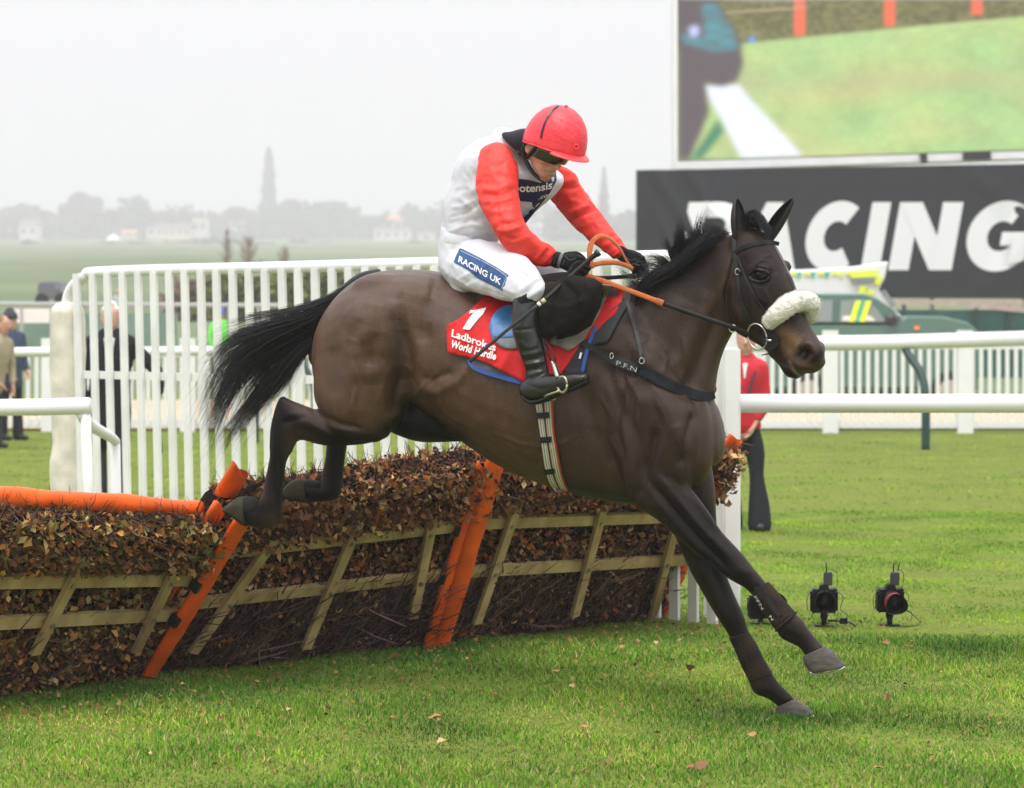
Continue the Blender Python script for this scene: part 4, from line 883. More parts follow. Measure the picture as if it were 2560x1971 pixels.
def cast(px, py, tree=None, lift=0., dflt=None):
    """the point of a surface seen at a photo position, lifted off along its normal"""
    o = Vector((0, 0, CAMH)); r = Vector(((px-CX)/F, 1, -(py-HY)/F)).normalized(); h = (tree or BT).ray_cast(o, r)
    if h[0] is None: return dflt, None
    n = h[1]
    if n.dot(r) > 0: n = -n
    return h[0]+n*lift, n
# ---------------------------------------------------------------- ears, eye, nostril, hooves
def ear(base, tip, width, depthv, label=None, open_=1, pl=HD, w=.05):
    a = pl.at(*base, w); b = pl.at(*tip, w+.005); ax = (b-a); Ln = ax.length; ax.normalize(); side = ax.cross(depthv).normalized(); fr = side.cross(ax).normalized()
    nu, nv = 18, 16; V = []; Fa = []
    for j in range(nv+1):
        f = j/nv; wd = width*(math.sin(math.pi*min(1, .28+f*.72))**.75)*(1 if f < .98 else .3)*(.8+.2*f); c = a+ax*Ln*f-fr*(.02*f*f)
        for k in range(nu+1):
            th = (k/nu-.5)*2*2.35; V.append(c+side*math.sin(th)*wd+fr*(-math.cos(th))*wd*.8)
    Fa = [(j*(nu+1)+k, j*(nu+1)+k+1, (j+1)*(nu+1)+k+1, (j+1)*(nu+1)+k) for j in range(nv) for k in range(nu)]
    m_ = bpy.data.meshes.new('ear'); m_.from_pydata([tuple(v) for v in V], [], Fa)
    m_ = evalmesh(m_, [('SOLIDIFY', dict(thickness=.006, offset=-1)), ('SUBSURF', dict(levels=1, render_levels=1))])
    return link('ear', m_, EARM, horse)
EARM = mat('ear_skin', (.012, .008, .007), .55, .4, var=.3, vscale=60, bump=.3, bscale=300)
ear((1848, 592), (1848, 497), .033, Vector((.35, -.9, .1)), w=.055)
ear((1918, 598), (1974, 497), .030, Vector((-.75, -.65, 0)), w=-.045)
EYE = mat('eye_dark', (.004, .003, .003), .16, .35)
c, n_ = cast(1898, 689); m = MB(); m.ball(c-n_*.013, .025); m.build('eye', EYE, horse, smooth=True)
LID = mat('eyelid', (.007, .005, .0045), .4, .5)
for dy, am in ((-1, 15), (1, 13)):
    pts = []
    for k in range(9):
        an = math.pi*k/8; q, nn_ = cast(1898-23*math.cos(an), 689+dy*am*math.sin(an)+(2 if dy > 0 else 0), lift=.003); pts.append(q)
    m = MB(); m.tube(pts, [.002]+[.0062]*7+[.002], 8, sub=3); m.build('eyelid', LID, horse, smooth=True)
HOOF = mat('hoof_horn', (.082, .072, .064), .6, .15, var=.4, vscale=25, bump=.3, bscale=70, stretch=(1, 1, 3))
HOOFD = mat('hoof_olive', (.040, .034, .020), .6, .12, var=.45, vscale=25, bump=.3, bscale=60)
def hoof(secs, m_, w, shoe=None, pl=HP):
    mb = MB(); mb.ribs([rb(*s, w, pl) for s in secs], 22, 4, 2.3, round_ends=False)
    me_ = blob(mb, .0042, 3); o = link('hoof', me_, m_, horse)
    if shoe:
        a, b = shoe; A_, B_ = pl.at(*a, w), pl.at(*b, w); mm = MB(); mid_ = (A_+B_)/2; pts = []
        for k in range(13):
            th = math.pi*(k/12)*1.0; pts.append(B_*(0)+mid_+(B_-mid_)*math.sin(th)*1.0-(B_-mid_)*.35+pl.W*.05*math.cos(th)-(B_-mid_)*0)
        mm.tube(pts, .0045, 6, sub=2, flat=1.2); mm.build('horseshoe', STEEL, o, smooth=True)
    return o
hoof([(2008, 1640, 2062, 1616, .040), (2010, 1656, 2086, 1634, .047), (2022, 1676, 2109, 1660, .052), (2030, 1684, 2111, 1668, .052)], HOOF, .17)
hoof([(1940, 1770, 1985, 1748, .038), (1942, 1784, 2010, 1762, .045), (1952, 1797, 2036, 1784, .050), (1956, 1800, 2037, 1789, .050)], HOOF, -.12)
hoof([(616, 1241, 618, 1318, .036), (600, 1242, 604, 1312, .044), (580, 1255, 586, 1296, .047), (564, 1270, 570, 1284, .047)], HOOFD, .165)
hoof([(768, 1200, 772, 1258, .036), (748, 1196, 756, 1257, .043), (728, 1204, 734, 1254, .048), (714, 1220, 718, 1250, .048)], HOOFD, -.15)
DARKFROG = mat('hoof_sole', (.012, .011, .010), .8, .2)
for pts, w in (([(618, 1243), (600, 1240), (610, 1262), (640, 1256)], .17),):
    m = MB(); m.ribs([rb(612, 1240, 616, 1300, .03, w), rb(632, 1242, 638, 1290, .028, w)], 12, 3); m.build('heel_bulb', DARKFROG, horse, smooth=True)
m = MB(); m.ribs([rb(772, 1198, 772, 1230, .028, -.15), rb(794, 1202, 798, 1226, .024, -.15)], 12, 3); m.build('heel_bulb', DARKFROG, horse, smooth=True)
# ---------------------------------------------------------------- hair
HAIR = mat('black_hair', (.0035, .003, .0038), .4, .3, attr=False)
def strands(name, gen, n, parent, rad=.0011, segs=12, seed=5):
    r = np.random.default_rng(seed); V = []; Fa = []; b0 = 0
    for i in range(n):
        pts, rr = gen(r, i, n); pts = np.array(catmull(pts, max(1, segs//max(1, len(pts)-1)))); m_ = len(pts)
        T = np.gradient(pts, axis=0); T /= np.linalg.norm(T, axis=1)[:, None]+1e-9
        S_ = np.cross(T, np.array([.2, -1, .3])); S_ /= np.linalg.norm(S_, axis=1)[:, None]+1e-9; U = np.cross(S_, T)
        tp = (1-np.linspace(0, 1, m_)**2.2)*rr+rr*.06
        for an in (0, 2.094, 4.189): V.append(pts+(S_*math.cos(an)+U*math.sin(an))*tp[:, None])
        base = b0+np.arange(m_-1)
        for a_, c_ in ((0, 1), (1, 2), (2, 0)): Fa.append(np.stack([base+a_*m_, base+c_*m_, base+c_*m_+1, base+a_*m_+1], 1))
        b0 += 3*m_
    return link(name, npmesh(name, np.concatenate(V), np.concatenate(Fa)), HAIR, parent, smooth=True)
def bez(ctrl, t):
    ctrl = np.array(ctrl, float); n = len(ctrl)-1; x = t*n; i = min(int(x), n-1); f = x-i; p = catmull(list(ctrl), 1)
    p0, p1, p2, p3 = ctrl[max(i-1, 0)], ctrl[i], ctrl[i+1], ctrl[min(i+2, n)]
    return .5*((2*p1)+(-p0+p2)*f+(2*p0-5*p1+4*p2-p3)*f*f+(-p0+3*p1-3*p2+p3)*f**3)
# tail guides in photo positions, from dock out
TG = [[(925, 690), (870, 712), (800, 750), (730, 772), (665, 782), (600, 792)], [(925, 694), (868, 730), (790, 782), (700, 808), (620, 830), (560, 855), (530, 905)], [(920, 698), (860, 745), (780, 800), (690, 840), (610, 890), (555, 960), (528, 1040)],
      [(920, 702), (855, 760), (785, 825), (715, 870), (640, 930), (580, 1010), (545, 1100)], [(915, 706), (850, 775), (790, 842), (735, 880), (670, 960), (610, 1040), (560, 1120)], [(912, 710), (845, 790), (795, 850), (755, 880), (715, 940), (660, 1000), (600, 1080)]]
TLK = [(q_, *np.random.default_rng(int(q_*1000)).normal(0, 1, 2), np.random.default_rng(int(q_*1000)+7).uniform(.74, 1.12)) for q_ in np.random.default_rng(4).uniform(0, 5, 75)]
def tail(r, i, n):
    lk = TLK[int(r.integers(0, len(TLK)))]; a = np.clip(lk[0]+r.normal(0, .10), 0, len(TG)-1.001); k = int(a); f = a-k; stray = r.random() < .20; off = np.array(lk[1:3])*15+r.normal(0, 1, 2)*(4.5 if not stray else 24); wob = r.normal(0, 1, 2)*(5 if not stray else 16); end = lk[3]*r.uniform(.86, 1.03); ph = r.uniform(0, 6)
    w0 = r.normal(0, .018); w1 = r.normal(0, .07); o = []
    for j in range(9):
        t = j/8*end; q = bez(TG[k], min(t, 1))*(1-f)+bez(TG[k+1], min(t, 1))*f
        if t > 1: q = q+(t-1)*6*(bez(TG[k], 1)-bez(TG[k], .85))
        q = q+off*t**1.3+wob*math.sin(ph+t*5)*t+(np.array([-20, 30])*t**3*(1 if stray else 0)); o.append(tuple(HP.at(q[0], q[1], w0+w1*t+.01)))
    return o, .0011*(.7+.6*r.random())*(.65 if stray else 1)
strands('tail', tail, 3600, horse, seed=9, segs=16)
m = MB(); m.tube([HP.at(950, 690, 0), HP.at(905, 702, 0), HP.at(860, 738, 0), HP.at(822, 775, 0), HP.at(795, 805, 0)], [.03, .034, .036, .034, .02], 14, sub=4); m.build('dock', HAIR, horse, smooth=True)
def locks(guides, n, spread, seed, rr=.0011, wsp=.03, curl=6, base_spread=None, w0=0.0, pl=HP, lock=9):
    """guides: list of (root..tip) photo lines"""
    lk = [(random.Random(seed+q).random(), random.Random(seed+q+99).gauss(0, 1), random.Random(seed+q+199).gauss(0, 1)) for q in range(400)]
    def g(r, i, n_):
        L0 = lk[int(r.random()*(len(guides)*lock)) % 400]; a = L0[0]*(len(guides)-1); a = min(max(a+r.normal(0, .03), 0), len(guides)-1.001); k = int(a); f = a-k; ph = r.uniform(0, 6); end = r.uniform(.6, 1.05); o = []
        off = np.array([L0[1], L0[2]])*spread+r.normal(0, 1, 2)*spread*.25; bo = r.normal(0, 1, 2)*(base_spread or 4); ww = r.normal(0, wsp); wb = r.normal(0, .022)
        for j in range(6):
            t = j/5*end; q = bez(guides[k], min(t, 1))*(1-f)+bez(guides[k+1], min(t, 1))*f; q = q+bo*(1-t)+off*t**1.5+np.array([math.sin(ph+4*t), math.cos(ph+5*t)])*curl*t*.6
            o.append(tuple(pl.at(q[0], q[1], w0+wb+ww*t)))
        return o, rr*(.7+.6*r.random())
    return g
MG = [[(1826, 580), (1812, 575), (1790, 570)], [(1800, 592), (1785, 582), (1760, 584)], [(1775, 606), (1765, 590), (1765, 568)], [(1750, 622), (1735, 590), (1738, 562)], [(1725, 645), (1706, 604), (1712, 566)], [(1705, 662), (1684, 615), (1692, 580)], [(1690, 680), (1665, 650), (1645, 648)],
      [(1668, 690), (1640, 672), (1610, 680)], [(1650, 702), (1618, 690), (1582, 690)], [(1636, 716), (1600, 704), (1560, 708)], [(1622, 730), (1590, 722), (1560, 722)], [(1605, 742), (1585, 742), (1562, 746)]]
strands('mane', locks(MG, 0, 23, 40, base_spread=6, curl=10, lock=5), 1900, horse, seed=12, segs=10)
MG2 = [[(1800, 590), (1770, 612), (1745, 640)], [(1760, 605), (1728, 632), (1705, 668)], [(1720, 640), (1690, 668), (1665, 700)], [(1690, 668), (1650, 690), (1625, 722)], [(1655, 690), (1620, 712), (1600, 752)], [(1630, 705), (1600, 735), (1590, 790)], [(1605, 722), (1585, 760), (1580, 800)]]
strands('mane', locks(MG2, 0, 13, 77, base_spread=11, w0=.075, wsp=.012, curl=9, lock=6), 1500, horse, seed=13, segs=10)
FG = [[(1868, 560), (1885, 532), (1922, 582)], [(1870, 556), (1900, 542), (1932, 600)], [(1872, 562), (1898, 556), (1926, 604)], [(1868, 552), (1876, 532), (1890, 522)], [(1870, 555), (1885, 548), (1910, 590)], [(1868, 556), (1860, 535), (1858, 522)], [(1890, 565), (1905, 575), (1915, 612)]]
strands('forelock', locks(FG, 0, 7, 17, w0=.01, pl=HD, curl=5, base_spread=8), 800, horse, seed=15, segs=9)

for pts, w_ in (([(2024, 1681), (2040, 1686), (2075, 1684), (2100, 1675), (2112, 1668)], .20), ([(1952, 1799), (1975, 1803), (2010, 1799), (2036, 1790)], -.085)):
    m = MB(); m.tube([HP.at(x, y, w_-.0012*abs(i_-1.5)**2) for i_, (x, y) in enumerate(pts)], .0042, 8, sub=4); m.build('horseshoe', STEEL, horse, smooth=True)
# ================================================================ tack
from mathutils.geometry import delaunay_2d_cdt
def flatgrid(poly, step):
    """fill a photo-space outline with an even net of points and triangulate it"""
    pts = []; n = len(poly)
    for i in range(n):
        a, b = Vector(poly[i]), Vector(poly[(i+1) % n]); k = max(1, int((b-a).length/step))
        for j in range(k): pts.append(a+(b-a)*j/k)
    nb = len(pts); xs = [p.x for p in pts]; ys_ = [p.y for p in pts]; pa = np.array([(p.x, p.y) for p in pts])
    gx, gy = np.meshgrid(np.arange(min(xs), max(xs), step), np.arange(min(ys_), max(ys_), step)); gx = gx.ravel()+.31*step; gy = gy.ravel()+.17*step
    ins = np.zeros(len(gx), bool)
    for i in range(nb):
        x1, y1 = pa[i]; x2, y2 = pa[(i+1) % nb]; c_ = ((y1 > gy) != (y2 > gy)) & (gx < (x2-x1)*(gy-y1)/(y2-y1+1e-9)+x1); ins ^= c_
    d_, _ = pdist(np.stack([gx, gy], 1), list(pa)+[pa[0]]); ins &= d_ > step*.45
    pts += [Vector((x, y)) for x, y in zip(gx[ins], gy[ins])]
    v, _, f, *_r = delaunay_2d_cdt(pts, [(i, (i+1) % nb) for i in range(nb)], [], 1, 1e-4)
    return [tuple(p) for p in v], [tuple(q) for q in f]
def smooth_pts(Vw, Fa, it, w=None):
    E = set()
    for f in Fa:
        for i in range(len(f)): a, b = f[i], f[(i+1) % len(f)]; E.add((min(a, b), max(a, b)))
    E = np.array(list(E)); X = np.array(Vw, float)
    for _ in range(it):
        S = np.zeros_like(X); c_ = np.zeros(len(X)); np.add.at(S, E[:, 0], X[E[:, 1]]); np.add.at(S, E[:, 1], X[E[:, 0]]); np.add.at(c_, E[:, 0], 1); np.add.at(c_, E[:, 1], 1)
        X = X*.4+.6*S/c_[:, None]
    return X
def drape(name, poly, m_, parent, lift, thick=.004, step=7, it=6, tree=None, dflt_w=.3, wrinkle=None, smooth=True, maxstep=None, curl=None):
    v, f = flatgrid(poly, step); W_ = []
    for x, y in v:
        p, n = cast(x, y, tree)
        W_.append(p if p is not None else HP.at(x, y, dflt_w))
    ray = [(Vector(p)-Vector((0, 0, CAMH))).normalized() for p in W_]
    D_ = np.array([(Vector(p)-Vector((0, 0, CAMH))).length for p in W_])[:, None]
    X = smooth_pts(np.repeat(D_, 3, 1), f, it)[:, 0]
    lf = np.array([(lift(x, y) if callable(lift) else lift) for x, y in v]) - np.array([(wrinkle(x, y) if wrinkle else 0) for x, y in v])*-1
    X = X-lf; V = [Vector((0, 0, CAMH))+r_*float(x) for r_, x in zip(ray, X)]
    me_ = bpy.data.meshes.new(name); me_.from_pydata([tuple(q) for q in V], [], f)
    bm = bmesh.new(); bm.from_mesh(me_)
    for fc in bm.faces:
        if fc.normal.y > 0: fc.normal_flip()
    bm.to_mesh(me_); bm.free()
    if thick: me_ = evalmesh(me_, [('SOLIDIFY', dict(thickness=thick, offset=-1))])
    return link(name, me_, m_, parent, smooth)
def strap(name, line, width, m_, parent, lift=.005, thick=.003, tree=None, sub=6, w=None, dw=.3, smooth=False):
    """strap lying on a surface along a photo line; width in pixels or list"""
    if not hasattr(width, '__len__'): width = [width]*len(line)
    q = catmull([tuple(p)+(ww,) for p, ww in zip(line, width)], sub); n = len(q); V = []; deps = []
    for i in range(n):
        a = np.array(q[max(i-1, 0)][:2]); b = np.array(q[min(i+1, n-1)][:2]); t_ = (b-a)/np.linalg.norm(b-a); nn_ = np.array([-t_[1], t_[0]])
        for sgn in (-.5, 0, .5):
            x, y = np.array(q[i][:2])+nn_*sgn*q[i][2]; p, _ = cast(x, y, tree); p = p if p is not None else None
            V.append((x, y)); deps.append((p-Vector((0, 0, CAMH))).length if p is not None else np.nan)
    D_ = np.array(deps); ok = ~np.isnan(D_)
    if ok.sum() < 2: D_[:] = [(HP.at(x, y, dw)-Vector((0, 0, CAMH))).length for x, y in V]
    else: D_ = np.interp(np.arange(len(D_)), np.arange(len(D_))[ok], D_[ok])
    D_ = D_.reshape(-1, 3); D_[:] = D_*.35+D_.mean(1, keepdims=True)*.65
    for _ in range(2): D_[1:-1] = (D_[:-2]+D_[1:-1]*2+D_[2:])/4
    Vw = []
    for (x, y), dd in zip(V, D_.ravel()):
        r = Vector(((x-CX)/F, 1, -(y-HY)/F)).normalized(); Vw.append(tuple(Vector((0, 0, CAMH))+r*float(dd-lift)))
    Fa = [(3*i+k, 3*i+k+1, 3*i+k+4, 3*i+k+3) for i in range(n-1) for k in (0, 1)]
    me_ = bpy.data.meshes.new(name); me_.from_pydata(Vw, [], Fa)
    bm = bmesh.new(); bm.from_mesh(me_)
    for fc in bm.faces:
        if fc.normal.y > 0: fc.normal_flip()
    bm.to_mesh(me_); bm.free(); me_ = evalmesh(me_, [('SOLIDIFY', dict(thickness=thick, offset=0))])
    return link(name, me_, m_, parent, smooth)
def letters(text, org_, xdir, ydir, m_, parent, tree, lift, name='lettering', offset=.0, shear=0., sx=1., spacing=1., maxe=.25, dw=.3, clip=None, fit=None):
    """print laid on a surface: org_ photo position of the lower left, xdir/ydir photo vectors of one unit of width and height"""
    me_ = textmesh(text, 1.0, offset, shear, sx=sx, spacing=spacing); bm = bmesh.new(); bm.from_mesh(me_)
    bmesh.ops.triangulate(bm, faces=bm.faces)
    wd_ = max(v.co.x for v in bm.verts) if fit else 1.
    for _ in range(3):
        ee = [e for e in bm.edges if e.calc_length() > maxe]
        if not ee: break
        bmesh.ops.subdivide_edges(bm, edges=ee, cuts=1); bmesh.ops.triangulate(bm, faces=bm.faces)
    if clip: 
        kill = [fc for fc in bm.faces if not clip(fc.calc_center_median())]; bmesh.ops.delete(bm, geom=kill, context='FACES')
    bm.to_mesh(me_); bm.free(); V = get_co(me_); o_ = np.array(org_, float); X = []
    for x, y, _z in V:
        x /= wd_; q = o_+np.array(xdir(x) if callable(xdir) else np.array(xdir)*x)+np.array(ydir)*y; p, n = cast(q[0], q[1], tree)
        if p is None: p = HP.at(q[0], q[1], dw)
        r = (p-Vector((0, 0, CAMH))).normalized(); X.append(p-r*lift)
    set_co(me_, np.array([tuple(p) for p in X])); return link(name, me_, m_, parent, smooth=False)
LEA = mat('black_leather', (.007, .0065, .007), .42, .3, var=.3, vscale=60, bump=.2, bscale=200)
RED = mat('red_cloth', (.62, .012, .014), .62, .3, var=.15, vscale=12, bump=.15, bscale=300)
BLUE = mat('blue_binding', (.03, .08, .30), .6, .3); GREYP = mat('grey_pad', (.09, .10, .115), .8, .2, var=.2, vscale=30); CHAR = mat('charcoal_pad', (.035, .037, .04), .75, .3, bump=.4, bscale=120)
WPRINT = mat('white_print', (.8, .8, .8), .6, .3)
sad = thing('saddle', HP.at(1330, 780, .1), 'black race saddle with red number cloth, foam pads and striped girth', 'saddle')
horse_surface = BT
drape('foam_pad', [(1170, 905), (1178, 885), (1190, 760), (1245, 738), (1330, 735), (1420, 730), (1540, 722), (1552, 760), (1520, 812), (1472, 840), (1455, 930), (1420, 980), (1330, 975), (1300, 962), (1240, 945), (1200, 930), (1180, 920)], GREYP, sad, .012, .008, 8)
strap('pad_binding', [(1172, 900), (1182, 918), (1215, 932), (1262, 946), (1310, 958), (1370, 968)], [7, 9, 10, 10, 10, 10], BLUE, sad, .019, .006)
drape('front_pad', [(1556, 752), (1568, 765), (1516, 858), (1486, 862), (1470, 870), (1462, 930), (1452, 935), (1405, 935), (1412, 880), (1500, 800)], CHAR, sad, .018, .006, 7)
strap('pad_binding', [(1490, 815), (1476, 850), (1464, 890), (1456, 930)], [9, 9, 9, 8], BLUE, sad, .026, .004)
m_p = strap('pad_label', [(1453, 882), (1449, 897)], 5, WPRINT, sad, .030, .002)
wr = lambda x, y: .004*math.sin(x*.11+y*.03)*math.exp(-((x-1290)/60)**2)+.003*math.sin((x+y)*.07)+.006*math.exp(-((x-1262+(y-900)*.6)/12)**2)
drape('number_cloth', [(1116, 818), (1122, 810), (1150, 796), (1190, 762), (1205, 746), (1225, 736), (1330, 728), (1430, 722), (1500, 716), (1560, 718), (1553, 760), (1536, 788), (1512, 806), (1490, 830), (1450, 862), (1424, 905), (1395, 945), (1374, 938), (1345, 950), (1313, 958), (1275, 938), (1225, 912), (1190, 898), (1150, 890), (1119, 882), (1117, 850)], RED, sad, .026, .003, 7, wrinkle=wr)
drape('cloth_number', [(1156, 823), (1168, 803), (1182, 784), (1192, 780), (1178, 783), (1172, 785), (1176, 776), (1192, 775), (1216, 769), (1208, 785), (1196, 797), (1184, 812), (1174, 825)], WPRINT, sad, .034, 0, 4, 1)
letters('Ladbrokes', (1128, 842), (110, 37), (4, -26), WPRINT, sad, BT, .036, 'lettering', offset=.02, fit=1)
letters('World Hurdle', (1125, 869), (113, 32), (7, -25), WPRINT, sad, BT, .037, 'lettering', offset=.032, spacing=1.06, fit=1)
SKYB = mat('blue_leather', (.055, .20, .47), .4, .5, var=.35, vscale=18, bump=.1, bscale=60)
def ell(cx, cy, rx, ry, a0=0, a1=360, n=22, rot=0):
    o = []
    for i in range(n):
        a = math.radians(a0+(a1-a0)*i/(n-1 if a1-a0 < 360 else n)); x, y = rx*math.cos(a), ry*math.sin(a); c_, s_ = math.cos(rot), math.sin(rot); o.append((cx+x*c_-y*s_, cy+x*s_+y*c_))
    return o
drape('saddle_flap', ell(1278, 818, 54, 56, 0, 360, 26), mat('grey_leather', (.17, .18, .19), .5, .4, var=.3, vscale=25), sad, .040, .004, 7)
drape('blue_seat_skirt', [q for q in ell(1278, 818, 54, 56, 150, 330, 18)]+[(1326, 830), (1285, 846), (1240, 845)], SKYB, sad, .044, .003, 7)
SUEDE = mat('dark_suede', (.019, .014, .010), .75, .1, var=.55, vscale=9, bump=.4, bscale=90, var2=(.007, .006, .006)); LIN = mat('worn_lining', (.20, .18, .15), .8, .2, var=.5, vscale=15)
drape('flap_lining', [(1503, 712), (1530, 716), (1518, 740), (1496, 790), (1478, 818), (1458, 852), (1438, 868), (1420, 878), (1400, 868), (1372, 858), (1376, 846), (1425, 820)], LIN, sad, .048, .004, 7)
drape('front_flap', [(1490, 715), (1512, 720), (1500, 770), (1478, 815), (1440, 838), (1400, 850), (1376, 852), (1400, 800), (1450, 760)], SUEDE, sad, .053, .004, 7)
mb = MB(); mb.ribs([rb(1388, 706, 1352, 742, .035, .33), rb(1430, 692, 1345, 790, .055, .335), rb(1475, 694, 1350, 832, .06, .34), rb(1503, 712, 1376, 846, .055, .34), rb(1500, 740, 1425, 822, .04, .335)], 22, 5, 2.4)
me_ = blob(mb, .008, 5); V = get_co(me_); N_ = get_no(me_)
for i in range(len(V)): v = Vector(V[i]); V[i] += N_[i]*(noise.noise(v*11)*.007+(1-2.2*abs(noise.noise(Vector((v.x*10+v.z*14, v.y*6, v.z*5-v.x*5)))))*.005)
set_co(me_, V); sculpt(me_, [([(1400, 700), (1440, 740), (1450, 800)], 8, -.008), ([(1370, 730), (1380, 780), (1372, 830)], 8, -.007), ([(1350, 760), (1420, 770), (1480, 740)], 6, .006), ([(1460, 700), (1480, 730), (1470, 780)], 7, .006), ([(1395, 800), (1430, 790)], 7, -.006)]); o = link('knee_roll', me_, SUEDE, sad)
mb = MB(); mb.ribs([rb(1235, 722, 1245, 756, .11, .05), rb(1290, 708, 1300, 750, .13, .08), rb(1350, 690, 1360, 740, .15, .1), rb(1410, 680, 1420, 740, .16, .1), rb(1470, 684, 1480, 740, .15, .08)], 20, 4); link('seat', blob(mb, .01, 4), SUEDE, sad)
# girth
q = catmull([(1336, 1000, 1383, 998), (1349, 1080, 1386, 1076), (1356, 1130, 1394, 1124), (1364, 1178, 1402, 1168), (1376, 1212, 1412, 1204), (1394, 1232, 1426, 1238)], 6); V = []; Fa = []; C = []; nu = 20
cols = [(.30, .03, .02), (.6, .58, .5), (.6, .58, .5), (.08, .10, .05), (.6, .58, .5), (.6, .6, .55), (.3, .22, .1), (.6, .58, .5), (.04, .04, .03), (.02, .02, .02), (.35, .06, .03), (.6, .58, .5), (.12, .13, .06), (.6, .58, .5), (.6, .58, .5), (.09, .11, .06), (.6, .55, .45), (.5, .3, .2), (.35, .05, .03), (.3, .04, .02)]
for x in q:
    for k in range(nu+1):
        f = k/nu; p, n = cast(x[0]*(1-f)+x[2]*f, x[1]*(1-f)+x[3]*f); p = p or HP.at(x[0], x[1], .12); r = (p-Vector((0, 0, CAMH))).normalized(); V.append(p-r*.012); C.append(cols[min(k, nu-1)])
Fa = [(i*(nu+1)+k, i*(nu+1)+k+1, (i+1)*(nu+1)+k+1, (i+1)*(nu+1)+k) for i in range(len(q)-1) for k in range(nu)]
me_ = npmesh('girth', [tuple(v) for v in V], Fa, np.array(C)); me_ = evalmesh(me_, [('SOLIDIFY', dict(thickness=.003, offset=0))])
GIR = mat('striped_webbing', (.6, .6, .5), .8, .2, attr=True, bump=.3, bscale=300); gi = link('girth', me_, GIR, sad)
for yy, xa, xb in ((1040, 1342, 1373), (1101, 1351, 1378), (1180, 1362, 1386)):
    strap('keeper', [(xa, yy), (xb, yy-2)], 15, LEA, gi, .018, .004)
# breastplate
bp_ = thing('breastplate', HP.at(1600, 900, .2), 'black breast strap across the horse chest with white initials on it', 'breast strap')
strap('strap', [(1397, 828), (1440, 850), (1484, 872), (1532, 898)], [10, 13, 15, 17], LEA, bp_, .032, .004)
strap('strap', [(1526, 896), (1560, 911), (1596, 924)], [22, 22, 22], LEA, bp_, .030, .006)
strap('strap', [(1590, 918), (1625, 936), (1660, 955), (1700, 974), (1740, 988), (1770, 992), (1785, 988)], [24, 27, 27, 26, 25, 22, 18], mat('neoprene', (.010, .011, .014), .8, .2), bp_, .014, .008)
strap('neck_strap', [(1566, 752), (1578, 790), (1590, 830), (1600, 870), (1603, 900)], [8, 9, 9, 9, 8], LEA, bp_, .010, .004)
letters('P.F.N', (1540, 913), (50, 18), (4, -17), mat('worn_print', (.30, .30, .30), .7, .2), bp_, BT, .042, 'lettering', offset=-.012, fit=1)
for px, py, rx, ry in ((1528, 890, 4, 7), (1603, 902, 6, 7)):
    p, n = cast(px, py); p = p-Vector((0, .045, 0)); m = MB(); m.tube([p+Vector((math.cos(a)*rx/592, 0, math.sin(a)*ry/592)) for a in np.linspace(0, 2*math.pi, 14)], .002, 6); m.build('buckle', STEEL, bp_, smooth=True)
p, n = cast(1782, 975); m = MB(); m.ribs([rb(1786, 955, 1778, 968, .01, .0), rb(1792, 972, 1780, 985, .015, .0), rb(1786, 985, 1776, 995, .012, .0)], 10, 3); m.build('strap_end', mat('brown_leather', (.13, .05, .03), .5, .4), bp_, smooth=True)
# bridle
br_ = thing('bridle', HD.at(1880, 640, .1), 'black leather bridle with a metal ring bit and rubber covered reins', 'bridle')
strap('browband', [(1833, 637), (1850, 624), (1872, 614), (1905, 607), (1932, 607), (1948, 611)], 10, LEA, br_, .006, .005)
strap('headpiece', [(1836, 592), (1836, 612), (1837, 635)], 10, LEA, br_, .006, .005)
strap('cheekpiece', [(1837, 633), (1840, 660), (1844, 690), (1849, 742), (1862, 781), (1874, 815)], [9, 9, 9, 10, 9, 8], LEA, br_, .006, .005)
strap('cheekpiece', [(1845, 645), (1868, 704), (1892, 749), (1916, 784)], 5, LEA, br_, .005, .004)
strap('throatlash', [(1833, 638), (1824, 668), (1814, 710), (1806, 750), (1808, 790)], 5, LEA, br_, .006, .004)
strap('face_strap', [(1936, 612), (1950, 640), (1966, 672), (1980, 702), (1990, 730)], 5, mat('grey_strap', (.10, .10, .10), .5, .4), br_, .006, .004)
for a, b in ((1843, 684), (1849, 745)): strap('keeper', [(a-7, b), (a+7, b)], 8, LEA, br_, .011, .004)
p, n = cast(1843, 680); m = MB(); p = p-Vector((0, .014, 0)); m.tube([p+Vector((math.cos(a)*6/592, 0, math.sin(a)*7/592)) for a in np.linspace(0, 2*math.pi, 12)], .0016, 6); m.build('buckle', STEEL, br_, smooth=True)
def ring(cx, cy, rx, ry, rot, pl, w, r, tilt=0.):
    return [pl.at(cx+rx*math.cos(a)*math.cos(rot)-ry*math.sin(a)*math.sin(rot), cy+rx*math.cos(a)*math.sin(rot)+ry*math.sin(a)*math.cos(rot), w+tilt*math.sin(a)) for a in np.linspace(0, 2*math.pi, 30)]
m = MB(); m.tube(ring(1893, 842, 23, 33, -.3, HD, .085, 0), .0032, 8); m.build('bit_ring', STEEL, br_, smooth=True)
p = HD.at(1920, 852, .09); m = MB(); m.tube([HD.at(1911, 851, .088), HD.at(1928, 852, .10)], .0052, 10); m.build('bit_cheek', STEEL, br_, smooth=True)
m = MB(); c_ = HD.at(1929, 856, .072); m.tube([c_, c_+HD.W*.012], .037, 20); m.build('bit_guard', LEA, br_, smooth=False)
m = MB(); c_ = HD.at(1929, 856, .084); m.tube([HD.at(1929+17*math.cos(a), 856+17*math.sin(a), .087) for a in np.linspace(0, 6.283, 20)], .002, 6); m.build('guard_rim', LEA, br_, smooth=True)
m = MB(); m.tube([HD.at(1938, 872, .078), HD.at(1925, 884, .080), HD.at(1906, 888, .07)], .005, 8, flat=.5); m.build('chin_strap', LEA, br_, smooth=True)
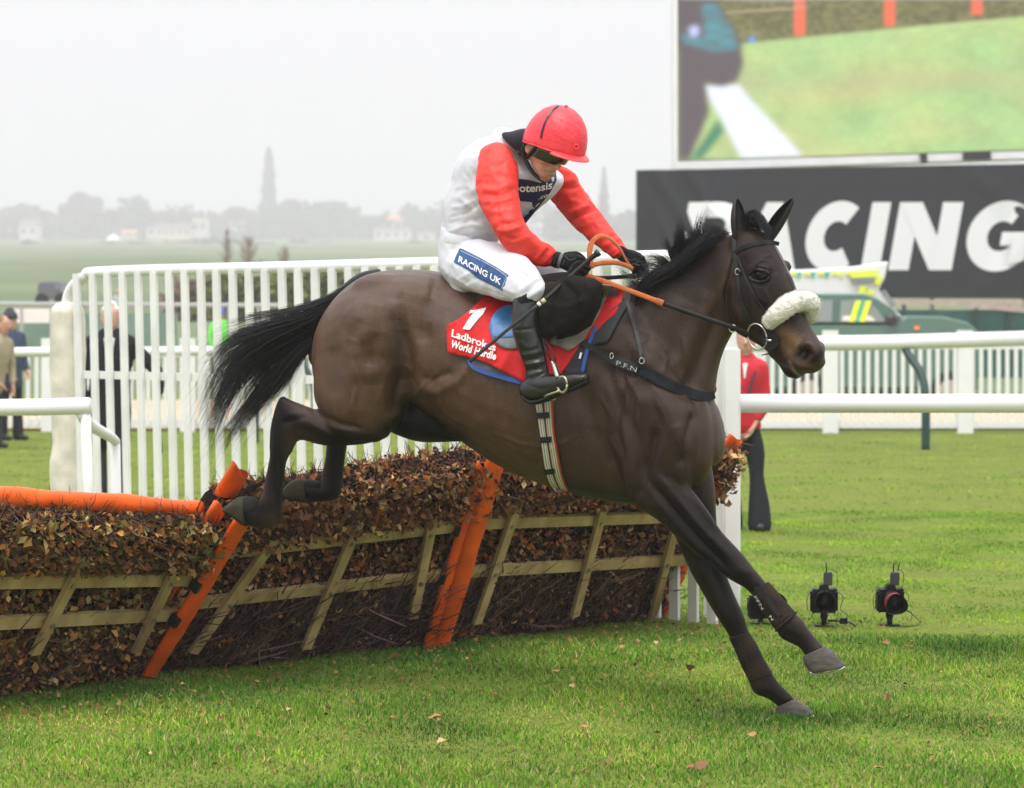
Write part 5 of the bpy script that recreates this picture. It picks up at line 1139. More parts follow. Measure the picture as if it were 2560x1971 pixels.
m = MB(); m.tube(ring(1832, 822, 9, 9, 0, HP, .135, 0), .0022, 8); m.build('rein_ring', STEEL, br_, smooth=True)
def flatrein(pts, wpx, m_, name='rein'):
    m_b = MB(); m_b.tube(pts, [wpx/592/2]*len(pts), 10, sub=4, flat=.35, up=Vector((0, 1, 0))); return m_b.build(name, m_, br_, smooth=True)
RUB = mat('orange_rubber', (.52, .13, .035), .6, .3, var=.2, vscale=40, bump=.5, bscale=260)
flatrein([HD.at(1874, 838, .09), HP.at(1850, 826, .14), HP.at(1824, 816, .16), HP.at(1740, 788, .19), HP.at(1652, 757, .21)], 11, LEA)
flatrein([HP.at(1656, 759, .212), HP.at(1640, 752, .214), HP.at(1560, 722, .20), HP.at(1500, 700, .18), HP.at(1462, 688, .16)], 12, RUB, 'rein_grip')
m = MB(); m.tube([HP.at(1641, 752, .214), HP.at(1658, 759, .214)], .0125, 10, flat=.5, up=Vector((0, 1, 0))); m.build('rein_collar', RUB, br_)
flatrein([HP.at(1452, 690, .12), HP.at(1500, 695, .06), HP.at(1550, 693, .0), HP.at(1592, 690, -.06)], 10, LEA)
flatrein([HP.at(1480, 672, .14), HP.at(1474, 640, .14), HP.at(1479, 608, .12), HP.at(1500, 590, .09), HP.at(1524, 596, .05), HP.at(1548, 620, .0), HP.at(1566, 652, -.05), HP.at(1580, 672, -.08)], 13, RUB, 'rein_grip')
flatrein([HP.at(1478, 664, .13), HP.at(1505, 658, .10), HP.at(1535, 657, .04), HP.at(1560, 662, -.02), HP.at(1582, 672, -.06)], 12, RUB, 'rein_grip')
# sheepskin noseband
FLE = mat('sheepskin', (.82, .79, .70), .9, .1, var=.18, vscale=40, bump=.8, bscale=160, sheen=.3)
mb = MB(); mb.tube([HD.at(1926, 804, .086), HD.at(1936, 792, .09), HD.at(1956, 773, .075), HD.at(1982, 757, .035), HD.at(2008, 752, -.01), HD.at(2027, 762, -.05), HD.at(2026, 788, -.085)], [.028, .036, .041, .042, .041, .039, .032], 20, sub=5)
for p_ in (HD.at(1926, 804, .086), HD.at(2026, 788, -.085)): mb.ball(p_, .033)
me_ = blob(mb, .006, 4); V = get_co(me_); N_ = get_no(me_)
for i in range(len(V)): v = Vector(V[i]); V[i] += N_[i]*(noise.noise(v*60)*.0030+noise.noise(v*150)*.0026+noise.noise(v*18)*.003)
set_co(me_, V); nb_ = thing('sheepskin_noseband', HD.at(1980, 790, 0), 'fluffy cream sheepskin roll fastened across the horse nose', 'noseband'); link('fleece', me_, FLE, nb_)
def fluff(r, i, n):
    k = int(r.integers(0, len(V))); o_ = Vector(V[k]); nn_ = Vector(N_[k])+Vector(r.normal(0, .35, 3)); nn_.normalize(); l = .006*(.4+r.random()); return [tuple(o_), tuple(o_+nn_*l*.6+Vector(r.normal(0, .001, 3))), tuple(o_+nn_*l)], .0007
HB = HAIR; HAIR = FLE; strands('fleece_tufts', fluff, 2600, nb_, segs=2, seed=3); HAIR = HB
# leg boots
BOOTM = mat('brushing_boot', (.009, .0075, .0065), .65, .12, var=.45, vscale=18, bump=.4, bscale=90, var2=(.032, .019, .012))
lb = thing('leg_boots', HP.at(1930, 1520, .17), 'muddy dark brushing boot on the horse leading foreleg', 'boot')
mb = MB(); mb.ribs([rb(1880, 1484, 1920, 1454, .034, .17), rb(1890, 1500, 1934, 1468, .036, .17), rb(1914, 1538, 1960, 1500, .036, .17), rb(1934, 1568, 1983, 1525, .038, .17), rb(1940, 1576, 1990, 1532, .037, .17)], 24, 5, 2.2, round_ends=False)
me_ = blob(mb, .005, 2); link('shell', me_, BOOTM, lb)
m = MB(); m.tube([HP.at(1940, 1578, .19), HP.at(1952, 1566, .21), HP.at(1972, 1548, .208), HP.at(1990, 1532, .18)], .005, 8, sub=4); m.build('rim', BOOTM, lb, smooth=True)
BT2 = BVHTree.FromPolygons([tuple(v.co+ORG['leg_boots']) for v in me_.vertices], [tuple(p.vertices) for p in me_.polygons])
for ln_ in ([(1890, 1468), (1906, 1498)], [(1914, 1492), (1936, 1524)], [(1926, 1512), (1950, 1540)]): strap('velcro_strap', ln_, 12, LEA, lb, .006, .003, BT2)
letters('PFN', (1884, 1493), (20, 32), (9, -5), WPRINT, lb, BT2, .009, 'lettering', offset=-.01, dw=.2, fit=1)
letters('N', (1922, 1542), (7, 10), (8, -4), WPRINT, lb, BT2, .009, 'lettering', dw=.2, fit=1)
lb2 = thing('leg_boots', HP.at(1870, 1650, -.12), 'plain dark grey brushing boot on the horse foreleg reaching for the ground', 'boot')
mb = MB(); mb.ribs([rb(1822, 1594, 1872, 1580, .033, -.12), rb(1837, 1626, 1889, 1606, .033, -.12), rb(1855, 1668, 1910, 1648, .034, -.12), rb(1871, 1700, 1929, 1680, .036, -.12), rb(1874, 1708, 1932, 1687, .036, -.12)], 24, 5, 2.2, round_ends=False)
link('shell', blob(mb, .005, 2), BOOTM, lb2)
# ================================================================ the rider
SKIN = mat('skin', (.56, .30, .22), .5, .4, var=.12, vscale=30, bump=.15, bscale=200); SKIN.node_tree.nodes['Principled BSDF'].inputs['Subsurface Weight'].default_value = .08
SILKW = mat('white_silks', (.60, .60, .65), .55, .35, var=.05, vscale=6, bump=.12, bscale=30); SILKR = mat('red_silks', (.80, .045, .030), .5, .35, var=.10, vscale=8, bump=.14, bscale=26)
BRE = mat('white_breeches', (.60, .60, .64), .55, .3, var=.06, vscale=6, bump=.12, bscale=40); NAVY = mat('navy_print', (.016, .018, .060), .55, .3)
CAPM = mat('red_cap_silk', (.82, .040, .055), .42, .45, var=.08, vscale=10, bump=.35, bscale=45)
BOOTL = mat('boot_leather', (.010, .0095, .010), .33, .55, var=.3, vscale=30, bump=.2, bscale=40)
GLOVE = mat('black_glove', (.009, .0095, .011), .7, .2, var=.3, vscale=60, bump=.3, bscale=200)
jk = thing('person', HP.at(1200, 690, 0), 'jockey in red and white silks and red cap crouched low over the galloping horse', 'jockey')
TW = Vector((-math.sin(math.radians(42)), -math.cos(math.radians(42)), 0)); TW1 = Vector((-math.sin(math.radians(30)), -math.cos(math.radians(30)), 0))
def tb(x1, y1, x2, y2, hw, Wv=HP.W, w=0.): return (HP.at(x1, y1, w), HP.at(x2, y2, w), hw, Wv)
TORSO = [tb(1112, 598, 1232, 612, .145, HP.W), tb(1113, 548, 1250, 590, .150, HP.W), tb(1122, 498, 1290, 566, .155, TW1), tb(1140, 450, 1330, 528, .165, TW1), tb(1160, 412, 1366, 490, .175, TW), tb(1186, 374, 1385, 455, .185, TW), tb(1216, 348, 1366, 432, .160, TW), tb(1246, 340, 1330, 402, .100, TW)]
NECK = [tb(1268, 336, 1330, 398, .050, TW, .05), tb(1290, 324, 1345, 396, .062, TW, .07), tb(1316, 322, 1356, 386, .06, TW, .11)]
HIPS = [tb(1108, 592, 1228, 604, .148), tb(1104, 632, 1246, 640, .165), tb(1110, 676, 1236, 690, .165, w=.02), tb(1132, 710, 1212, 722, .13, w=.04)]
NTHIGH = [rb(1190, 596, 1122, 704, .10, .09), rb(1238, 606, 1160, 724, .10, .16), rb(1282, 624, 1212, 738, .092, .24), rb(1322, 650, 1252, 750, .08, .31), rb(1350, 688, 1288, 756, .068, .35), rb(1364, 722, 1290, 752, .060, .36), rb(1352, 752, 1288, 752, .055, .36)]
FTHIGH = [rb(1200, 600, 1150, 690, .10, -.09), rb(1270, 618, 1210, 710, .095, -.17), rb(1340, 640, 1290, 720, .08, -.24), rb(1395, 650, 1350, 720, .065, -.28), rb(1412, 676, 1366, 730, .06, -.29)]
NCALF = [rb(1284, 752, 1350, 748, .058, .36), rb(1282, 790, 1348, 786, .062, .37), rb(1284, 830, 1348, 822, .062, .375), rb(1294, 868, 1357, 854, .055, .375), rb(1308, 902, 1364, 890, .046, .375), rb(1316, 930, 1370, 922, .040, .375), rb(1314, 952, 1376, 944, .040, .375)]
FOOT = [rb(1312, 950, 1318, 1002, .036, .375), rb(1330, 938, 1336, 1006, .040, .38), rb(1358, 936, 1366, 1000, .040, .39), rb(1396, 934, 1404, 984, .043, .40), rb(1432, 930, 1440, 972, .046, .415), rb(1462, 932, 1464, 958, .036, .425)]
FLEG = [rb(1360, 720, 1410, 700, .055, -.30), rb(1350, 800, 1410, 790, .055, -.34), rb(1360, 880, 1410, 870, .04, -.36), rb(1370, 940, 1420, 930, .04, -.36)]
NARM = [rb(1200, 392, 1268, 368, .052, .145), rb(1193, 425, 1292, 412, .064, .175), rb(1192, 465, 1294, 452, .062, .205), rb(1198, 505, 1298, 496, .058, .235), rb(1216, 540, 1304, 535, .054, .26), rb(1236, 578, 1312, 560, .052, .275), rb(1256, 612, 1330, 582, .050, .27), rb(1288, 640, 1350, 598, .048, .25), rb(1322, 657, 1374, 612, .043, .225), rb(1350, 667, 1390, 624, .036, .205), rb(1374, 666, 1400, 636, .030, .19)]
FARM = [rb(1345, 460, 1400, 412, .052, -.13), rb(1362, 478, 1434, 432, .056, -.17), rb(1388, 512, 1458, 472, .052, -.20), rb(1416, 546, 1486, 512, .050, -.215), rb(1446, 578, 1512, 548, .046, -.21), rb(1478, 606, 1538, 580, .042, -.19), rb(1510, 630, 1558, 606, .037, -.17), rb(1532, 646, 1566, 622, .030, -.155)]
# head: local frame (forward, side, up) pitched down and turned to the camera
hy = math.radians(44); hp = math.radians(29)
h_ = Vector((math.cos(hy), -math.sin(hy), 0)); HW_ = Vector((-math.sin(hy), -math.cos(hy), 0)); up = Vector((0, 0, 1))
Fv = h_*math.cos(hp)-up*math.sin(hp); Uv = up*math.cos(hp)+h_*math.sin(hp); HO = HP.at(1361, 366, .12)
def hl(f, l, u): return HO+Fv*f+HW_*l+Uv*u
def hr(ff, fb, u, hw, u2=None): return (hl(ff, 0, u), hl(fb, 0, u if u2 is None else u2), hw, HW_)
def shrink(secs, k):
    o = []
    for a, b, hw, w in secs: c = (Vector(a)+Vector(b))/2; o.append((c+(Vector(a)-c)*k, c+(Vector(b)-c)*k, hw*k, w))
    return o
mb = MB()
for S_, k in ((TORSO, .88), (NECK, 1.), (HIPS, .88), (NTHIGH, .85), (FTHIGH, .85), (NCALF, .8), (FLEG, .9), (NARM, .74), (FARM, .74), (FOOT, .75)): mb.ribs(shrink(S_, k), 18, 4)
mb.ribs([hr(.05, -.06, .115, .05), hr(.078, -.088, .09, .068), hr(.092, -.098, .05, .076), hr(.094, -.098, .015, .077), hr(.088, -.09, -.012, .074), hr(.090, -.07, -.035, .070), hr(.093, -.04, -.058, .062), hr(.091, -.01, -.082, .052), hr(.090, .02, -.100, .040), hr(.080, .035, -.112, .026)], 26, 5, 2.15)
mb.ribs([hr(.098, .07, .012, .013), hr(.108, .08, -.012, .013), hr(.121, .085, -.034, .0155), hr(.118, .085, -.046, .020), hr(.100, .08, -.052, .014)], 14, 4)
mb.ribs([hr(.101, .08, -.064, .020), hr(.103, .08, -.068, .023), hr(.098, .08, -.071, .024)], 12, 3); mb.ribs([hr(.100, .08, -.079, .021), hr(.101, .08, -.083, .020), hr(.094, .075, -.088, .016)], 12, 3)
for sg in (1, -1):
    mb.ball(hl(-.012, .076*sg, -.014), (.017, .012, .030)); mb.ball(hl(.066, .045*sg, -.028), (.026, .022, .022)); mb.ball(hl(.085, .03*sg, .02), (.014, .028, .009))
me = blob(mb, .0042, 3)
V = get_co(me); A_ = np.array([(Vector(v)-HO) for v in V]); lf, ll, lu = A_@np.array(Fv), A_@np.array(HW_), A_@np.array(Uv)
dn = np.exp(-((lu+.075)/.0055)**2)*np.exp(-(ll/.034)**2)*(lf > .07)                      # parted lips
V = V-np.array(Fv)[None]*(dn*.010)[:, None]
cr = np.exp(-((lu+.062-abs(abs(ll)-.034)*.9)/.006)**2)*np.exp(-((abs(ll)-.036)/.012)**2)*(lf > .05); V -= np.array(Fv)[None]*(cr*.007)[:, None]
nd = np.exp(-(((lu+.050)/.005)**2+((abs(ll)-.008)/.005)**2))*(lf > .09); V += np.array(Uv)[None]*(nd*.006)[:, None]
ed = np.exp(-(((lf+.010)/.008)**2+((lu+.012)/.014)**2))*(ll > .07); V -= np.array(HW_)[None]*(ed*.008)[:, None]
set_co(me, V)
C = np.tile(np.array([.66, .34, .25]), (len(V), 1)); lip = (np.exp(-((lu+.075)/.012)**2)*np.exp(-(ll/.034)**2)*(lf > .07))[:, None]; C = C*(1-.8*lip)+np.array([.33, .07, .06])*.8*lip
gap = (dn**.8)[:, None]*.85; C = C*(1-gap)+np.array([.50, .42, .38])*gap
chk = (np.exp(-(((lu+.04)/.025)**2+((abs(ll)-.05)/.02)**2)))[:, None]*.35; C = C*(1-chk)+np.array([.60, .20, .15])*chk
stb = (np.clip((-lu-.07)/.03, 0, 1)*np.clip(lf/.05, 0, 1))[:, None]*.22; C = C*(1-stb)+np.array([.25, .17, .14])*stb
a_ = me.color_attributes.new('Col', 'FLOAT_COLOR', 'POINT'); c4 = np.ones((len(V), 4), np.float32); c4[:, :3] = C; a_.data.foreach_set('color', c4.ravel())
SK2 = mat('face_skin', (.5, .3, .2), .48, .4, attr=True, var=.08, vscale=60, bump=.12, bscale=300); SK2.node_tree.nodes['Principled BSDF'].inputs['Subsurface Weight'].default_value = .06
link('body', me, SK2, jk)
def garment(name, groups, m_, strokes=(), vox=.0075, sm=5, wr=.004, freq=14, parent=None, stretch=(1, 1, 1), power=2.1):
    mb = MB()
    for S_ in groups: mb.ribs(S_, 24, 5, power)
    me_ = blob(mb, vox, sm); V = get_co(me_); N_ = get_no(me_)
    for i in range(len(V)):
        v = Vector(V[i]*np.array(stretch)); n1 = noise.noise(v*freq); n2 = noise.noise(v*freq*2.3+Vector((3, 1, 7)))
        V[i] += N_[i]*wr*((1-abs(n1)*2.2)*.6+(1-abs(n2)*2)*.35-.4)
    set_co(me_, V); sculpt(me_, strokes); o = link(name, me_, m_, parent or jk)
    return o, me_
def tree_of(me_, org_): return BVHTree.FromPolygons([tuple(v.co+org_) for v in me_.vertices], [tuple(p.vertices) for p in me_.polygons])
ORGJ = ORG['person']
jer, me_j = garment('jersey', [TORSO], SILKW, [([(1160, 560), (1230, 540)], 8, -.006), ([(1150, 590), (1240, 610)], 7, -.008), ([(1130, 500), (1190, 470)], 10, .005), ([(1200, 540), (1215, 590)], 8, .006), ([(1150, 450), (1180, 520), (1175, 580)], 14, -.005), ([(1190, 520), (1180, 590)], 10, .005), ([(1120, 560), (1150, 552)], 5, -.004), ([(1118, 580), (1150, 575)], 4, .004), ([(1290, 370), (1330, 420), (1345, 440)], 7, .005), ([(1300, 380), (1325, 430)], 5, -.004), ([(1240, 350), (1220, 380)], 12, -.004), ([(1125, 520), (1160, 515), (1190, 500)], 5, .005), ([(1118, 545), (1165, 535), (1200, 510)], 4, -.005), ([(1140, 470), (1175, 465)], 5, .004), ([(1150, 495), (1180, 520), (1200, 560)], 6, .006), ([(1130, 575), (1180, 560), (1215, 570)], 5, .006), ([(1180, 600), (1220, 585)], 5, -.006), ([(1165, 420), (1185, 450), (1190, 490)], 6, .004), ([(1215, 575), (1235, 595)], 5, .006)], wr=.0034, freq=13)
TJ = tree_of(me_j, ORGJ)
bre, me_b = garment('breeches', [HIPS, NTHIGH, FTHIGH], BRE, [([(1150, 640), (1180, 690), (1240, 720)], 9, -.004), ([(1145, 700), (1200, 668)], 5, .006), ([(1160, 712), (1210, 680)], 5, -.005), ([(1290, 650), (1330, 690)], 7, .005), ([(1310, 740), (1350, 700)], 6, -.006), ([(1300, 730), (1330, 700)], 5, .005), ([(1320, 745), (1352, 722)], 5, .006), ([(1235, 612), (1260, 640), (1300, 660)], 8, -.005), ([(1120, 620), (1230, 640)], 8, -.004), ([(1120, 650), (1150, 680)], 6, .004), ([(1130, 690), (1175, 720)], 4, .004), ([(1180, 625), (1240, 640)], 5, -.004), ([(1240, 715), (1290, 735)], 5, .005), ([(1215, 725), (1260, 742)], 4, -.005), ([(1270, 640), (1300, 672), (1320, 700)], 6, -.005), ([(1335, 735), (1356, 700)], 5, -.005)], wr=.0042, freq=15)
TB_ = tree_of(me_b, ORGJ)
WST = garment('waistband', [[tb(1110, 590, 1228, 603, .153), tb(1108, 606, 1230, 618, .156)]], BRE, wr=.001)
SLS = [([(1200, 470), (1240, 478), (1290, 452)], 6, .007), ([(1200, 486), (1250, 492), (1296, 470)], 6, -.006), ([(1205, 505), (1245, 505), (1300, 490)], 5, .006), ([(1230, 500), (1235, 540), (1240, 570)], 7, .006), ([(1245, 560), (1275, 560), (1305, 548)], 5, -.009), ([(1240, 575), (1270, 578), (1312, 562)], 6, .009), ([(1250, 590), (1290, 600)], 6, -.006), ([(1262, 620), (1300, 600), (1330, 590)], 5, .004), ([(1215, 420), (1240, 400), (1280, 396)], 10, .003), ([(1350, 650), (1372, 625)], 4, -.007), ([(1342, 650), (1362, 620)], 4, .006), ([(1360, 658), (1385, 630)], 4, .006), ([(1370, 662), (1392, 634)], 3, -.005), ([(1196, 455), (1225, 460)], 6, -.005), ([(1210, 530), (1260, 530), (1300, 520)], 6, .004)]
slv, me_s = garment('sleeve', [NARM], SILKR, SLS, wr=.0065, freq=19)
SLF = [([(1400, 455), (1440, 450)], 7, .006), ([(1395, 470), (1450, 470)], 6, -.006), ([(1420, 535), (1480, 510)], 6, .007), ([(1430, 550), (1490, 525)], 5, -.007), ([(1500, 600), (1535, 580)], 5, .006), ([(1515, 630), (1552, 606)], 4, -.006), ([(1508, 618), (1546, 596)], 4, .005), ([(1400, 430), (1420, 500), (1470, 560)], 9, .004)]
slf, me_sf = garment('sleeve', [FARM], SILKR, SLF, wr=.0065, freq=19)
for Sx, ww in ((NARM, 0), (FARM, 0)):
    a, b, hw, w = Sx[-1]; a2, b2, hw2, w2 = Sx[-2]; c = (Vector(a)+Vector(b))/2; c2 = (Vector(a2)+Vector(b2))/2; d_ = (c-c2).normalized(); m = MB()
    m.ribs([(Vector(a)-d_*.008, Vector(b)-d_*.008, hw*1.04, w), (Vector(a)+d_*.004, Vector(b)+d_*.004, hw*1.06, w)], 20, 3, round_ends=False); m.build('cuff', SILKR, jk, smooth=True)
# printed panels on the silks
CX0 = drape('chest_panel', [(1286, 446), (1322, 450), (1352, 458), (1372, 448), (1390, 430), (1392, 452), (1374, 484), (1352, 512), (1330, 540), (1312, 562), (1300, 556), (1302, 545), (1318, 536), (1328, 520), (1330, 506), (1296, 503)], NAVY, jk, .003, 0, 6, 1, TJ, .12)
letters('potensis', (1284, 484), lambda x: (96*x, 16*x-22*x*x), (1.5, -27), WPRINT, jk, TJ, .0065, 'lettering', offset=.022, dw=.1, fit=1)
letters('.com', (1346, 500), (36, -12), (4, -15), WPRINT, jk, TJ, .0065, 'lettering', offset=.01, dw=.1, fit=1)
drape('thigh_panel', [(1149, 621), (1158, 624), (1200, 645), (1240, 668), (1272, 689), (1266, 700), (1257, 728), (1230, 714), (1195, 697), (1170, 676), (1134, 656), (1140, 640)], mat('blue_print', (.03, .085, .24), .55, .3, var=.35, vscale=30, stretch=(1, 1, 3)), jk, .0035, .0, 6, 1, TB_, .3)
strap('panel_edge', [(1151, 627), (1200, 650), (1240, 672), (1266, 691)], 1.6, WPRINT, jk, .0055, .0, TB_); strap('panel_edge', [(1266, 693), (1254, 722)], 1.6, WPRINT, jk, .0055, 0., TB_)
letters('RACING UK', (1145, 655), (106, 59), (4.5, -21), WPRINT, jk, TB_, .007, 'lettering', offset=.025, dw=.3, fit=1)
letters('potensis', (1308, 352), (20, 66), (10, -4), WPRINT, jk, TJ, .026, 'collar_lettering', offset=.01, dw=.09, fit=1)
# neck scarf, chin straps
m = MB(); m.ribs([tb(1264, 330, 1336, 400, .060, TW, .06), tb(1284, 328, 1345, 408, .073, TW, .08), tb(1305, 322, 1350, 398, .072, TW, .11)], 22, 4); link('neck_scarf', blob(m, .006, 3), mat('navy_scarf', (.012, .013, .022), .75, .3, bump=.2, bscale=60), jk)
m = MB(); m.tube([hl(-.02, .083, .01), hl(-.028, .083, -.03), hl(-.01, .073, -.065), hl(.03, .052, -.100), hl(.062, .018, -.122), hl(.062, -.02, -.122), hl(.03, -.052, -.10), hl(-.02, -.08, -.02)], [.012, .013, .012, .010, .009, .009, .01, .01], 12, sub=5, flat=.55); m.build('chin_strap', BLACKP, jk, smooth=True)
m = MB(); m.tube([hl(.035, .081, .025), hl(.022, .082, -.02), hl(.005, .078, -.052)], [.015, .014, .011], 12, sub=5, flat=.5); m.build('side_strap', BLACKP, jk, smooth=True)
m = MB(); m.tube([hl(-.085, .05, .03), hl(-.085, .055, -.03), hl(-.05, .062, -.07)], [.012, .014, .012], 10, sub=4, flat=.6); m.build('side_strap', BLACKP, jk, smooth=True)
# helmet with silk, tipped back a little on the head
ht = math.radians(9); HF, HU = Fv*math.cos(ht)+Uv*math.sin(ht), Uv*math.cos(ht)-Fv*math.sin(ht); hbase = hl(.036, 0, .020)
def hh(f, l, u): return hbase+HF*(f-.022+.012)*1.03+HW_*l*1.03+HU*(u-.014)
nu, nv = 48, 22; V = []; 
for j in range(nv+1):
    ph = math.pi/2*(j/nv)
    for k in range(nu):
        th = 2*math.pi*k/nu; gat = 1+.010*math.sin(k*6)*math.cos(ph)**1+.006*noise.noise(Vector((math.cos(th)*3, math.sin(th)*3, ph*4)))
        f = .022+.140*math.cos(th)*math.cos(ph)**.85*gat; l = .112*math.sin(th)*math.cos(ph)**.85*gat; u = .014+.172*math.sin(ph)**.95+(.010*math.cos(th) if ph < .3 else 0)*0
        u += .022*max(0, -math.cos(th))*0 - .018*max(0, -math.cos(th))*math.cos(ph)
        V.append(hh(f, l, u))
Fa = [(j*nu+k, j*nu+(k+1) % nu, (j+1)*nu+(k+1) % nu, (j+1)*nu+k) for j in range(nv) for k in range(nu)]
me_ = bpy.data.meshes.new('cap'); me_.from_pydata([tuple(v) for v in V], [], Fa); bm = bmesh.new(); bm.from_mesh(me_); bmesh.ops.remove_doubles(bm, verts=bm.verts, dist=.0008); bmesh.ops.recalc_face_normals(bm, faces=bm.faces)
bm.to_mesh(me_); bm.free(); me_ = evalmesh(me_, [('SOLIDIFY', dict(thickness=.008, offset=-1))]); V = get_co(me_); N_ = get_no(me_)
for i in range(len(V)): v = Vector(V[i]); V[i] += N_[i]*(.0022*(1-2*abs(noise.noise(v*32)))+.0018*noise.noise(v*70))
set_co(me_, V); cap = link('helmet', me_, CAPM, jk)
m = MB(); rows_ = []
for k in range(19):                                    # peak
    th = math.radians(-58+116*k/18); c_, s_ = math.cos(th), math.sin(th); r0 = (.022+.134*c_, .108*s_); ex = .040*max(0, math.cos(th*1.35)); rows_.append([hh(r0[0], r0[1], .018), hh(r0[0]+ex*.55*c_, r0[1]+ex*.5*s_, .012), hh(r0[0]+ex*c_, r0[1]+ex*.9*s_, .002)])
vs = [p for r_ in rows_ for p in r_]; me_ = bpy.data.meshes.new('peak'); me_.from_pydata([tuple(p) for p in vs], [], [(3*i+k, 3*i+k+1, 3*i+k+4, 3*i+k+3) for i in range(18) for k in (0, 1)])
me_ = evalmesh(me_, [('SOLIDIFY', dict(thickness=.006, offset=0)), ('SUBSURF', dict(levels=2, render_levels=2))]); link('peak', me_, CAPM, cap)
TC = tree_of(cap.data, ORGJ)
m = MB(); m.tube([hh(.022+.138*math.cos(a), .111*math.sin(a), .016-.018*max(0, -math.cos(a))) for a in np.linspace(0, 2*math.pi, 40)], .0045, 8); m.build('rim_band', CAPM, cap, smooth=True)
m = MB(); pb = hh(.03, .0, .188); m.ball(pb, (.009, .009, .006)); m.build('button', CAPM, cap, smooth=True)
strap('cap_band', [(1398, 266), (1388, 271), (1376, 283), (1364, 304), (1356, 326), (1352, 346)], 5, BLACKP, cap, .004, .003, TC, dw=.08)
p, _ = cast(1440, 368, TC); 
if p is not None: m = MB(); m.tube([p+Vector((.008*math.cos(a), -.006, .010*math.sin(a))) for a in np.linspace(0, 6.28, 10)], .0035, 8); m.build('silk_bow', CAPM, cap, smooth=True)
# goggles
LENS = mat('goggle_lens', (.006, .005, .006), .08, .7, coat=.6); rows_ = []
for k in range(25):
    th = math.radians(-78+156*k/24); c_, s_ = math.cos(th), math.sin(th); ns = 1-.38*math.exp(-(th/.16)**2); row = []
    for j in range(9):
        v = (j/8-.5)*2; row.append(hl(.016+.098*c_+.006*(1-v*v), .089*s_, -.002+.024*v*(ns if v < 0 else 1)))
    rows_.append(row)
vs = [p for r_ in rows_ for p in r_]; me_ = bpy.data.meshes.new('goggles'); me_.from_pydata([tuple(p) for p in vs], [], [(9*i+k, 9*i+k+1, 9*i+k+10, 9*i+k+9) for i in range(24) for k in range(8)]); me_ = evalmesh(me_, [('SOLIDIFY', dict(thickness=.008, offset=0)), ('SUBSURF', dict(levels=1, render_levels=1))])
gog = link('goggles', me_, LENS, jk)
m = MB(); m.tube([r_[0] for r_ in rows_], .0045, 8); m.build('goggle_frame', BLACKP, gog, smooth=True)
m = MB(); m.tube([r_[8]+Fv*.004 for r_ in rows_[4:-4]], .011, 10, flat=.7); m.build('goggle_band', BLACKP, gog, smooth=True)
m = MB(); q = rows_[10][8]+Fv*.014; m.box(q-Uv*.002, (.030, .004, .012), Matrix((Vector(TW1), Fv, Uv)).transposed()); m.build('goggle_badge', mat('dull_gold', (.30, .24, .09), .5, .5), gog)
# boots
bt, me_bt = garment('riding_boot', [NCALF, FOOT], BOOTL, [([(1285, 826), (1315, 824), (1348, 818)], 3, -.004), ([(1300, 890), (1340, 882), (1362, 876)], 5, .004), ([(1304, 902), (1340, 898), (1364, 890)], 4, -.004), ([(1308, 914), (1345, 908), (1366, 902)], 4, .005), ([(1314, 928), (1350, 922)], 4, -.005), ([(1318, 940), (1360, 928)], 4, .004), ([(1290, 850), (1320, 870), (1350, 860)], 6, .003), ([(1318, 960), (1350, 975), (1380, 965)], 5, -.002)], vox=.005, sm=3, wr=.0012, freq=22)
m = MB(); m.ribs([rb(1311, 984, 1318, 1008, .037, .377), rb(1332, 1000, 1336, 1013, .041, .38), rb(1364, 992, 1368, 1005, .041, .39), rb(1404, 975, 1408, 987, .044, .40), rb(1444, 962, 1446, 974, .044, .415), rb(1466, 948, 1468, 962, .034, .425)], 18, 3); link('boot_sole', blob(m, .005, 2), mat('sole', (.006, .006, .006), .7, .3), jk)
m = MB(); m.ribs([rb(1294, 742, 1352, 738, .060, .36), rb(1290, 752, 1350, 747, .064, .36), rb(1288, 764, 1349, 760, .062, .36)], 20, 3); link('boot_top', blob(m, .005, 2), mat('black_elastic', (.010, .010, .012), .85, .2), jk)
m = MB(); m.ribs(FLEG, 18, 3); m.ribs([rb(1368, 930, 1376, 990, .034, -.36), rb(1410, 930, 1420, 980, .036, -.36), rb(1450, 935, 1455, 965, .034, -.36)], 14, 3); link('riding_boot', blob(m, .008, 3), BOOTL, jk)
# stirrup
si = thing('stirrup', HP.at(1412, 980, .43), 'steel stirrup iron with its leather on the jockey near boot', 'stirrup')
m = MB(); m.tube([HP.at(1358, 845, .41), HP.at(1366, 880, .42), HP.at(1380, 905, .43)], .005, 8, flat=.5); m.build('stirrup_leather', LEA, si, smooth=True)
m = MB(); m.tube([HP.at(1362, 850, .42), HP.at(1384, 885, .44), HP.at(1388, 905, .44), HP.at(1380, 900, .435)], .003, 6, sub=4); m.build('leather_loop', LEA, si, smooth=True)
m = MB(); m.tube([HP.at(1380, 902, .43), HP.at(1388, 925, .435), HP.at(1394, 945, .44)], [.006, .008, .010], 10, sub=3); m.build('iron_arm', STEEL, si, smooth=True)
m = MB(); m.tube([HP.at(1406+12*math.cos(a)*1.0, 962+20*math.sin(a), .445+.01*math.cos(a)) for a in np.linspace(0, 2*math.pi, 22)], .0055, 8); m.build('iron_eye', mat('brassy_steel', (.38, .36, .22), .35, .5, .8), si, smooth=True)
m = MB(); m.tube([HP.at(1380, 902, .43), HP.at(1392, 918, .40), HP.at(1400, 960, .34), HP.at(1385, 1000, .34), HP.at(1362, 992, .42), HP.at(1398, 978, .45)], .005, 8, sub=4); m.build('iron_tread', mat('brassy_steel', (.38, .36, .22), .35), si, smooth=True)
